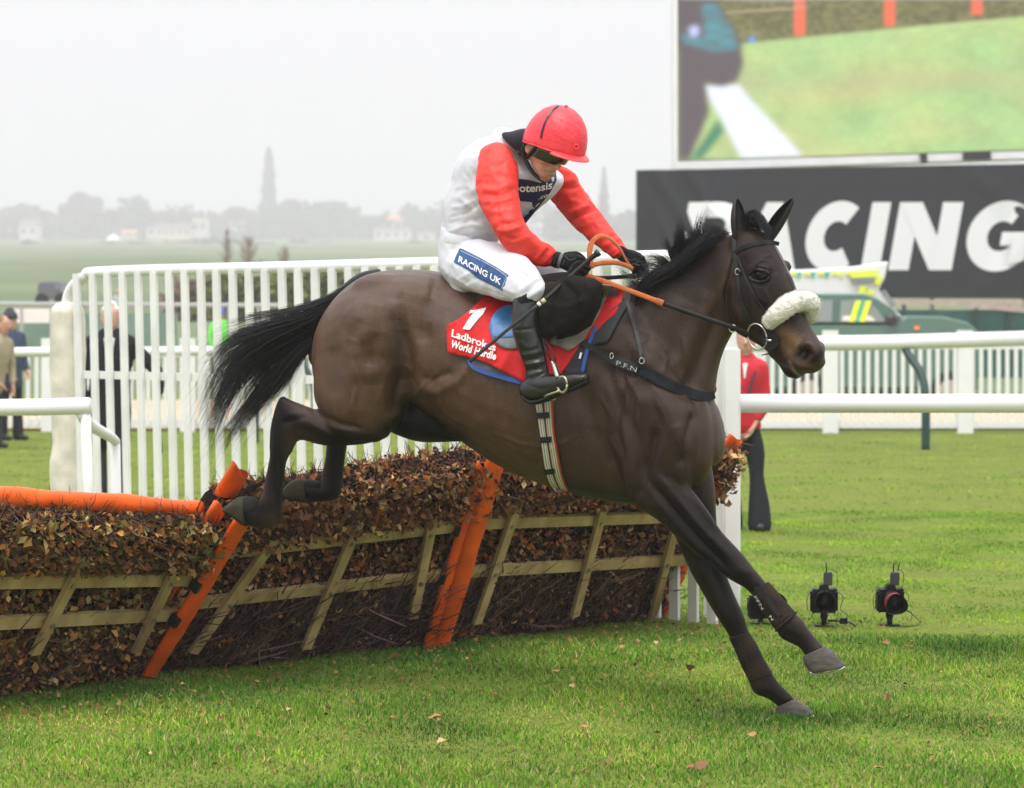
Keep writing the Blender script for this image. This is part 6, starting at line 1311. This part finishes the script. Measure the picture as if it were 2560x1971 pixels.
# hands
def hand(wrist, a, row, back, curl, name='glove', s=1.0, thumb_up=True):
    """a: wrist to knuckles, row: index to little finger, back: out of the back of the hand"""
    a, row, back = a.normalized(), row.normalized(), back.normalized(); mb = MB()
    mb.ribs([(wrist+row*-.026*s-a*.02*s, wrist+row*.026*s-a*.02*s, .022*s, back), (wrist+row*-.030*s+a*.02*s, wrist+row*.028*s+a*.02*s, .020*s, back), (wrist+row*-.040*s+a*.06*s, wrist+row*.036*s+a*.055*s, .017*s, back), (wrist+row*-.042*s+a*.088*s, wrist+row*.038*s+a*.078*s, .014*s, back)], 18, 4, 2.4)
    for i, (off, l1, l2, l3, adv) in enumerate(((-.032, .045, .027, .020, .088), (-.011, .050, .031, .021, .092), (.011, .047, .029, .021, .088), (.031, .037, .022, .018, .078))):
        k = wrist+row*off*s+a*adv*s+back*.002*s; c1, c2, c3 = [math.radians(x) for x in curl]
        d1 = a*math.cos(c1)-back*math.sin(c1); d2 = a*math.cos(c1+c2)-back*math.sin(c1+c2); d3 = a*math.cos(c1+c2+c3)-back*math.sin(c1+c2+c3)
        p1 = k+d1*l1*s; p2 = p1+d2*l2*s; p3 = p2+d3*l3*s; mb.tube([k-a*.02*s, k, p1, p2, p3], [.0098*s, .0108*s, .0098*s, .0090*s, .0072*s], 12, sub=2)
        mb.ball(k+back*.003*s, .0115*s, nu=10, nv=6); mb.ball(p3, .0074*s, nu=10, nv=6)
    t0 = wrist+row*-.030*s+a*.025*s-back*.010*s; t1 = t0+(a*.75-row*.45-back*.35).normalized()*.042*s; t2 = t1+(a*.85-back*.45+row*.12).normalized()*.032*s; t3 = t2+(a*.6-back*.6+row*.45).normalized()*.026*s
    mb.tube([t0-a*.01*s, t0, t1, t2, t3], [.013*s, .0145*s, .0122*s, .0108*s, .0085*s], 12, sub=2); mb.ball(t3, .0088*s, nu=10, nv=6)
    return mb
def put_glove(w_, a, row, back, curl, s):
    me_ = blob(hand(w_, a, row, back, curl, s=s), .0034, 2); g = link('glove', me_, GLOVE, jk); return g, tree_of(me_, ORGJ)
wn = HP.at(1396, 652, .195); a_ = HP.at(1470, 672, .19)-wn; g1, TG1 = put_glove(wn, a_, Vector((-.15, .15, -1)), Vector((-.15, -1, .35)), (48, 82, 55), 1.02)
wf = HP.at(1556, 636, -.145); a_ = HP.at(1610, 672, -.14)-wf; g2, TG2 = put_glove(wf, a_, Vector((-.5, .1, -.85)), Vector((.25, -.8, .55)), (45, 80, 55), .96)
GREYG = mat('glove_grey', (.16, .165, .165), .7, .3)
m = MB(); m.ribs([(HP.at(1393, 629, .195), HP.at(1381, 668, .195), .034, HP.W), (HP.at(1404, 632, .195), HP.at(1392, 672, .195), .032, HP.W)], 20, 3, round_ends=False); m.build('glove_cuff', GLOVE, g1, smooth=True)
strap('wrist_strap', [(1405, 634), (1398, 654), (1394, 672)], 8, GREYG, g1, .005, .003, TG1, dw=.22)
for ln_ in ([(1412, 640), (1424, 650), (1440, 646)], [(1424, 672), (1436, 658), (1450, 652)], [(1440, 678), (1450, 668), (1462, 664)], [(1418, 680), (1430, 670)], [(1448, 650), (1466, 656)], [(1406, 664), (1412, 650)]): strap('glove_piping', ln_, 1.8, GREYG, g1, .0035, .0, TG1, dw=.22)
for ln_ in ([(1560, 640), (1575, 650), (1590, 648)], [(1572, 668), (1584, 660), (1600, 664)], [(1590, 652), (1606, 662)]): strap('glove_piping', ln_, 1.8, GREYG, g2, .0035, .0, TG2, dw=-.12)
# whip
wh = thing('whip', HP.at(1360, 760, .44), 'slim black riding whip held slanting down across the jockey boot', 'whip')
m = MB(); m.tube([HP.at(1492, 635, .20), HP.at(1470, 652, .215), HP.at(1440, 678, .25), HP.at(1422, 694, .30)], [.012, .0095, .009, .009], 12, sub=4); m.build('handle', LEA, wh, smooth=True)
m = MB(); m.tube([HP.at(1498, 630, .197), HP.at(1490, 637, .20)], [.0155, .014], 14); m.build('handle_cap', BLACKP, wh, smooth=True)
m = MB(); m.tube([HP.at(1424, 692, .30), HP.at(1392, 722, .40), HP.at(1360, 752, .45)], .0085, 12, sub=4); m.build('shaft', LEA, wh, smooth=True)
m = MB(); m.tube([HP.at(1363, 749, .448), HP.at(1354, 756, .452)], .0095, 12); m.build('cream_collar', mat('cream_tape', (.55, .45, .30), .6), wh, smooth=True)
m = MB(); m.tube([HP.at(1351, 758, .453), HP.at(1345, 763, .455)], .0092, 12); m.build('white_collar', WPRINT, wh, smooth=True)
m = MB(); m.tube([HP.at(1344, 764, .455), HP.at(1270, 824, .47), HP.at(1174, 905, .48)], [.0075, .0065, .0075], 10, sub=4, flat=.6, up=Vector((0, 1, 0))); m.build('flap', mat('whip_flap', (.035, .035, .035), .6, .3, bump=.3, bscale=120), wh, smooth=True)
# ================================================================ people in the background
def put_person(px, d, H, yaw, label, coat, trousers, hair, arms, shoe=(.02, .02, .02), coatlen=.80, cap=None, lean=0., legs=((0, .0), (0, .0)), vest=None, flare=.0, group=None, hairc=(.5, .5, .5), slim=1., slean=0.):
    z0 = float(gz(d)); b = Vector(((px-CX)/F*d, d, z0)); k = H/1.78; yw = math.radians(yaw)
    f_ = Vector((math.sin(yw), -math.cos(yw), 0)); l_ = Vector((math.cos(yw), math.sin(yw), 0))          # yaw 0 faces the camera; l_ = its left, seen right
    def q(f, l, u): return b+(f_*(f+lean*max(0, u-.9)**1.0)+l_*(l*(slim if u > .9 else 1)+slean*max(0, u-.5))+Vector((0, 0, u)))*k
    t = thing('person', b, label, 'person', group)
    def pr(f, bk, u, hw, l=0.): return (q(f, l, u), q(bk, l, u), hw*k*(slim if u > .75 and u < 1.52 else 1), l_)
    torso = [pr(.11, -.11, .86, .155), pr(.115, -.115, 1.0, .16), pr(.12, -.11, 1.15, .165), pr(.12, -.12, 1.3, .19), pr(.10, -.11, 1.41, .19), pr(.07, -.09, 1.48, .12)]
    coatS = [pr(.135, -.13, coatlen, .185+flare), pr(.14, -.135, 1.0, .185), pr(.145, -.13, 1.15, .185), pr(.14, -.14, 1.3, .215), pr(.115, -.125, 1.42, .215), pr(.075, -.095, 1.50, .12)]
    head = [pr(.05, -.06, 1.76, .05), pr(.09, -.09, 1.72, .075), pr(.10, -.10, 1.67, .078), pr(.10, -.09, 1.62, .074), pr(.10, -.05, 1.58, .062), pr(.085, .0, 1.55, .04)]
    neck = [pr(.05, -.06, 1.44, .06), pr(.05, -.06, 1.52, .057), pr(.05, -.06, 1.6, .055)]
    mb = MB()
    for S_ in (torso, head, neck): mb.ribs(S_, 16, 3)
    mb.ball(q(.115, 0, 1.635), .014*k); mb.tube([q(.10, 0, 1.67), q(.122, 0, 1.635)], [.010*k, .016*k], 8)
    for sg in (1, -1): mb.ball(q(.0, .08*sg, 1.64), (.015*k, .015*k, .03*k))
    co = MB(); co.ribs(coatS, 20, 4); hands_ = []
    for sg, (el, ha) in zip((1, -1), arms):
        sh = q(0, .19*sg, 1.41); e = q(*el); h = q(*ha); mb.tube([sh, e, h], [.045*k, .036*k, .026*k], 10, sub=3)
        dr = (h-e).normalized(); co.tube([q(0, .15*sg, 1.43), sh, e, h-dr*.03*k], [.07*k, .068*k, .056*k, .043*k], 14, sub=4)
        hands_.append((h, dr, sg))
        hb_ = hand(h, dr, Vector(f_)*-1 if abs(dr.dot(f_)) < .8 else Vector((0, 0, -1)), l_*sg, (25, 40, 25), s=.95*k); mb.add(hb_.v, hb_.f)
    le = MB(); 
    for sg, (df, dl) in zip((1, -1), legs):
        S_ = [pr(.10, -.11, .95, .09, .085*sg), pr(.09+df*.4, -.09+df*.4, .7, .085, .09*sg+dl*.3), pr(.07+df*.7, -.07+df*.7, .48, .065, .095*sg+dl*.6), pr(.075+df*.9+flare*.5, -.085+df*.9-flare*.5, .25, .070+flare*.6, .10*sg+dl*.9), pr(.085+df+flare, -.095+df-flare, .05, .072+flare, .10*sg+dl)]
        le.ribs(S_, 16, 4); mb.ribs(shrink(S_, .8), 12, 3)
    link('body', blob(mb, .013*k, 2), SKIN, t)
    m_ = blob(co, .016*k, 4); V = get_co(m_); N_ = get_no(m_)
    for i in range(len(V)): V[i] += N_[i]*.008*(1-2*abs(noise.noise(Vector(V[i])*5)))
    set_co(m_, V); link('coat', m_, coat, t); link('trousers', blob(le, .016*k, 4), trousers, t)
    for sg, (df, dl) in zip((1, -1), legs):
        m = MB(); m.ribs([pr(.0+df, -.10+df, .09, .045, .10*sg+dl), ], 10, 1) if 0 else m.tube([q(-.07+df, .10*sg+dl, .05), q(.04+df, .10*sg+dl, .055), q(.17+df, .11*sg+dl, .035)], [.045*k, .048*k, .032*k], 12, sub=3); m.build('shoe', BLACKP, t, smooth=True)
    HM = mat('hair_%d' % int(sum(hairc)*100), hairc, .7, .2)
    m = MB(); m.ribs([pr(.02, -.09, 1.775, .055), pr(.06, -.105, 1.74, .082), pr(.03, -.112, 1.70, .086), pr(-.02, -.108, 1.65, .083), pr(-.05, -.098, 1.60, .07)], 16, 3); m.build('hair', HM, t, smooth=True)
    if cap is not None:
        m = MB(); m.ribs([pr(.11, -.11, 1.70, .088), pr(.105, -.11, 1.74, .088), pr(.06, -.08, 1.79, .06)], 16, 3); c_ = m.build('cap', cap, t, smooth=True)
        m = MB(); m.ribs([pr(.11, .06, 1.70, .07), pr(.17, .10, 1.69, .06)], 12, 3, round_ends=False); m.build('peak', cap, c_, smooth=True)
    return t, q, k
BLKC = mat('black_wool', (.012, .012, .015), .85, .2); NVC = mat('navy_nylon', (.035, .05, .10), .7, .3); BEI = mat('beige_cotton', (.38, .32, .23), .85, .2); GRT = mat('charcoal_trousers', (.035, .035, .045), .85, .2); BKT = mat('black_trousers', (.014, .015, .02), .8, .2)
REDJ = mat('red_jacket', (.55, .02, .035), .6, .3); HVG = mat('hi_vis_vest', (.16, .75, .08), .6, .3)
t, q, k = put_person(276, 25.8, 1.76, 4, 'white haired man in a long black coat standing behind the slatted wing', BLKC, GRT, None, (((.02, .42, 1.16), (.05, .44, .92)), ((.0, -.27, 1.12), (.05, -.24, .86))), coatlen=.55, hairc=(.72, .70, .68))
m = MB(); m.tube([q(.02, .43, 1.05), q(.06, .44, .7), q(.08, .47, .42)], .016, 8); s_ = m.build('walking_stick', mat('teal_paint', (.02, .16, .13), .5), None, smooth=True, origin=q(.08, .47, .42)); setp(s_, 'teal stick held low in the hand of the man in the black coat', 'stick')
m = MB(); m.ribs([(q(.146, -.05, 1.47), q(.146, .05, 1.47), .006, Vector((0, -1, 0))), (q(.15, -.03, 1.3), q(.15, .03, 1.3), .006, Vector((0, -1, 0)))], 8, 2); m.build('shirt_front', WHITE_D, t, smooth=True)
t, q, k = put_person(26, 38.4, 1.74, 52, 'man in a flat dark cap and navy quilted jacket at the far left', NVC, BKT, None, (((-.05, .28, 1.15), (.10, .22, .95)), ((.0, -.26, 1.13), (.12, -.16, .95))), coatlen=.78, cap=mat('dark_cap', (.03, .035, .045), .8), hairc=(.08, .06, .05), legs=((.05, 0), (-.05, 0)))
t, q, k = put_person(-20, 36.0, 1.66, 60, 'person in a beige jacket cut off by the left edge of the view', BEI, GRT, None, (((.06, .28, 1.10), (.18, .22, .84)), ((.05, -.25, 1.1), (.2, -.12, .9))), coatlen=.80, hairc=(.2, .15, .1), lean=.25)
m = MB(); m.tube([q(.20, .22, .80), q(.24, .20, .6), q(.21, .23, .52), q(.16, .24, .6), q(.18, .22, .80)], .010, 8, sub=4); s_ = m.build('leather_lead', mat('tan_leather', (.25, .17, .09), .6), None, smooth=True, origin=q(.2, .22, .5)); setp(s_, 'looped brown leather lead hanging from the hand at the left edge', 'lead')
t, q, k = put_person(1856, 21.8, 1.56, -6, 'smiling woman in a red jacket and flared black trousers behind the white post', REDJ, BKT, None, (((.02, .24, 1.14), (.10, .14, .94)), ((.02, -.26, 1.12), (.1, -.2, .92))), coatlen=.92, flare=.035, hairc=(.30, .16, .08), legs=((.05, .05), (0, 0)), lean=.12, slim=.72, slean=.03)
m = MB(); m.beam(q(.15, .13, 1.40), q(.17, .0, 1.08), .012, .035, Vector((0, -1, 0))); m.build('jacket_stripe', NVC, t)
m = MB(); m.ribs([(q(.118, -.03, 1.46), q(.118, .03, 1.46), .008, Vector((0, -1, 0))), (q(.15, -.012, 1.34), q(.15, .012, 1.34), .008, Vector((0, -1, 0)))], 8, 2); m.build('shirt_front', WHITE_D, t, smooth=True)
put_person(553, 66, 1.74, 20, 'steward in a bright green hi-vis vest far behind the wing slats', HVG, NVC, None, (((.0, .27, 1.13), (.05, .24, .88)), ((.0, -.27, 1.13), (.05, -.24, .88))), cap=mat('blue_cap', (.05, .15, .45), .7), hairc=(.1, .07, .05))
put_person(297, 95, 1.72, 0, 'distant dark haired person in grey seen high between the wing slats', GREYM, BKT, None, (((.0, .27, 1.13), (.05, .24, .88)), ((.0, -.27, 1.13), (.05, -.24, .88))), hairc=(.04, .025, .02))
# ================================================================ remote cameras on the grass
CB = mat('camera_black', (.006, .006, .007), .5, .2, bump=.15, bscale=300); LG = mat('lens_glass', (.01, .011, .014), .12, .4); REDL = mat('red_ring', (.55, .03, .02), .4)
def remote_camera(px, py, yaw, label, red=False, tilt=-8., up_=0., top=True):
    b = G(px, py); t = thing('remote_camera', b, label, 'camera', None)
    R = Matrix.Rotation(math.radians(yaw), 3, 'Z') @ Matrix.Rotation(math.radians(-tilt), 3, 'X')
    c = b+Vector((0, 0, .135+up_)); w = lambda x, y, z: c+R@Vector((x, y, z))
    def bev(m, name, mt, o=.006, p=None):
        me_ = m.mesh(name); bm = bmesh.new(); bm.from_mesh(me_); bmesh.ops.bevel(bm, geom=list(bm.edges), offset=o, segments=2, affect='EDGES'); bm.to_mesh(me_); bm.free(); return link(name, me_, mt, p or t, smooth=False)
    bev(MB().box(w(0, 0, 0), (.145, .060, .125), R), 'body', CB, .012); bev(MB().box(w(0, .0, .072), (.058, .055, .034), R, .75), 'viewfinder', CB, .006)
    bev(MB().box(w(-.058, -.028, -.005), (.026, .030, .11), R), 'grip', CB, .009); bev(MB().box(w(.056, -.012, .062), (.024, .03, .012), R), 'dial', CB, .003)
    m = MB(); m.tube([w(0, -.03, .022), w(0, -.075, .022), w(0, -.11, .022)], [.042, .045, .048], 24); m.build('lens', CB, t, smooth=True)
    n = 32; rows_ = []
    for j in range(5):
        row = []
        for k in range(n):
            a = 2*math.pi*k/n; ext = .040+.018*math.cos(2*a); rr = .049+.010*j/4; row.append(w(math.cos(a)*rr, -.108-ext*j/4, .022+math.sin(a)*rr))
        rows_.append(row)
    me_ = bpy.data.meshes.new('hood'); me_.from_pydata([tuple(p) for r_ in rows_ for p in r_], [], [(i*n+k, i*n+(k+1) % n, (i+1)*n+(k+1) % n, (i+1)*n+k) for i in range(4) for k in range(n)])
    link('lens_hood', evalmesh(me_, [('SOLIDIFY', dict(thickness=.0025))]), CB, t)
    m = MB(); m.ball(w(0, -.082, .022), (.036, .030, .036)); m.build('front_glass', LG, t, smooth=True)
    m = MB(); m.tube([w(math.cos(a)*.050, -.106, .022+math.sin(a)*.050) for a in np.linspace(0, 6.283, 24)], .0036 if red else .0015, 6); m.build('lens_ring', REDL if red else CB, t, smooth=True)
    if top: bev(MB().box(w(.020, 0, .118), (.046, .028, .072), R), 'receiver', mat('receiver_grey', (.06, .06, .065), .5), .004)
    if top: m = MB(); m.tube([w(.012, 0, .150), w(.010, 0, .205)], .0035, 8); m.build('antenna', BLACKP, t, smooth=True)
    if red: m = MB(); m.tube([w(.036, .004, .160), w(.044, .004, .205)], .003, 8); m.build('antenna', BLACKP, t, smooth=True)
    m = MB(); m.tube([b+Vector((0, 0, -.02)), b+Vector((0, 0, .03)), b+Vector((0, 0, .05)), w(0, 0, -.06)], [.013, .015, .021, .018], 14); m.build('ball_head', CB, t, smooth=True)
    m = MB(); m.box(b+Vector((0, 0, .004)), (.10, .07, .008)); m.build('ground_plate', CB, t)
    r = random.Random(px); x0 = .07
    m = MB(); m.tube([w(.07, 0, .05), w(.10, -.01, .02), w(.085, -.02, -.04), w(.12, -.02, -.07), w(.11, -.03, -.12)], [.005]*5, 6, sub=5, flat=.35); m.build('neck_strap', BLACKP, t, smooth=True)
    if top: m = MB(); m.tube([w(.03, .01, .165), w(.065, .01, .15), w(.07, .01, .09), w(.06, .01, .06)], .0016, 6, sub=5); m.build('cable', BLACKP, t, smooth=True)
    m = MB(); m.tube([w(-.07, 0, .05), w(-.09, -.01, .01), w(-.085, -.02, -.05)], [.0045]*3, 6, sub=5, flat=.35); m.build('neck_strap', BLACKP, t, smooth=True)
    return t, b
t, b = remote_camera(2060, 1566, -4, 'black remote camera on a small ground stand, nearer the horse hoof')
m = MB(); m.box(b+Vector((.10, -.02, .03)), (.04, .03, .03)); m.build('clamp', CB, t); m = MB(); m.tube([b+Vector((.02, 0, .03)), b+Vector((.09, -.02, .03)), b+Vector((.14, -.03, .02)), b+Vector((.16, -.04, .0))], .006, 8, sub=3); m.build('support_arm', BLACKP, t, smooth=True)
t, b = remote_camera(2224, 1564, 6, 'black remote camera with a red lens ring, rightmost on the grass', True, -14.)
m = MB(); m.tube([b+Vector((.06, 0, .10)), b+Vector((.13, -.02, .05)), b+Vector((.15, -.05, .01)), b+Vector((.05, -.08, .004)), b+Vector((-.02, -.06, .004))], .0025, 6, sub=6); m.build('cable', BLACKP, t, smooth=True)
t, b = remote_camera(1902, 1560, 28, 'black remote camera standing half hidden behind the horse foreleg', False, 4., -.045, False)
# ================================================================ fallen leaves
r = np.random.default_rng(77); LM = [mat('dead_leaf_%s' % n_, c, .75, .2, var=.35, vscale=60) for n_, c in (('tan', (.42, .22, .10)), ('russet', (.30, .13, .055)), ('brown', (.22, .11, .05)), ('straw', (.48, .36, .16)))]
spots = [(1390, 1694), (1725, 1688), (1752, 1935), (1108, 1880), (1085, 1812), (1462, 1838), (1500, 1720), (1520, 1925), (370, 1908), (1880, 1860), (2455, 1840), (1060, 1640), (1120, 1625), (1180, 1642), (1300, 1600), (1650, 1590), (1740, 1590), (1800, 1640), (1640, 1625), (1700, 1618), (560, 1705), (640, 1725), (980, 1660), (1430, 1735), (1555, 1635), (900, 1720), (1240, 1760), (2210, 1760), (2350, 1700), (400, 1760), (820, 1790), (200, 1840)]
for _ in range(24):
    x = r.uniform(150, 2500); spots.append((x, 1600+abs(r.normal(0, 110))+(1690-x*.085-1600)*.6 if x < 1700 else r.uniform(1560, 1950)))
base_leaf = []
for v_ in range(5):
    Vv = []; n5 = 6
    for j in range(n5+1):
        f = j/n5; wd = math.sin(math.pi*min(.97, max(.04, f)))**.7*.5
        for k in (-1, -.5, 0, .5, 1): Vv.append((f-.5, k*wd*(1+.12*math.sin(j*2.7+k*3+v_)), .14*abs(k)**1.5*wd*2+.16*math.sin(f*3+v_)*(v_ % 3-.7)+.05*math.sin(7*f+k*4)))
    me_ = bpy.data.meshes.new('leaf'); me_.from_pydata(Vv, [], [(5*j+k, 5*j+k+1, 5*j+k+6, 5*j+k+5) for j in range(n5) for k in range(4)]); me_.polygons.foreach_set('use_smooth', [True]*len(me_.polygons)); me_.materials.append(LM[v_ % 4]); base_leaf.append(me_)
for i, (x, y) in enumerate(spots):
    if y < 1560: continue
    p = G(x, min(y, 1960)); o = bpy.data.objects.new('fallen_leaf', base_leaf[i % 5]); COL.objects.link(o); s_ = r.uniform(.024, .042) if i > 4 else .055
    o.location = (p.x, p.y, .030+.006*r.random()); o.scale = (s_, s_*.8, s_); o.rotation_euler = (r.normal(0, .3), r.normal(0, .3), r.uniform(0, 6.28))
    kn = ('tan', 'russet', 'dark brown', 'pale straw')[(i % 5) % 4]; setp(o, kn+' dead leaf lying curled on the short green turf', 'leaf', kn+' fallen leaves scattered over the turf')

n = 1100; x = r.normal(0, 1, n); t_ = r.random(n); pa = np.array([(-2.4, 11.7), (-1.7, 12.7), (-.4, 13.85), (.85, 15.2)]); kk = t_*3; ii = np.minimum(kk.astype(int), 2); ff = (kk-ii)[:, None]
c_ = pa[ii]*(1-ff)+pa[ii+1]*ff+np.stack([.68*np.abs(x)*.55, -.73*np.abs(x)*.55], 1)+r.normal(0, .08, (n, 2)); far_ = r.random(n) < .3; c_[far_] = np.stack([r.uniform(-2, 2.5, far_.sum()), r.uniform(10, 15, far_.sum())], 1)
pos = np.concatenate([c_, r.uniform(.012, .034, (n, 1))], 1); sz_ = r.uniform(.005, .014, n); u = np.stack([np.cos(x*9), np.sin(x*9), r.normal(0, .3, n)], 1)*sz_[:, None]; v = np.stack([-np.sin(x*9), np.cos(x*9), r.normal(0, .5, n)], 1)*sz_[:, None]*.6
V = np.stack([pos-u, pos+v, pos+u, pos-v+np.array([0, 0, .005])], 1).reshape(-1, 3); q_ = np.arange(n)[:, None]*4; LC = np.array([(.34, .15, .06), (.24, .10, .04), (.30, .18, .08), (.14, .07, .035)])[r.integers(0, 4, n)]
o = link('leaf_litter', npmesh('leaf_litter', V, np.concatenate([q_+np.array([[0, 1, 2]]), q_+np.array([[0, 2, 3]])]), np.repeat(LC, 4, axis=0)), LEAFB, smooth=False); setp(o, 'small brown leaf crumbs strewn on the turf below the hurdles', 'leaf litter', None, 'stuff')
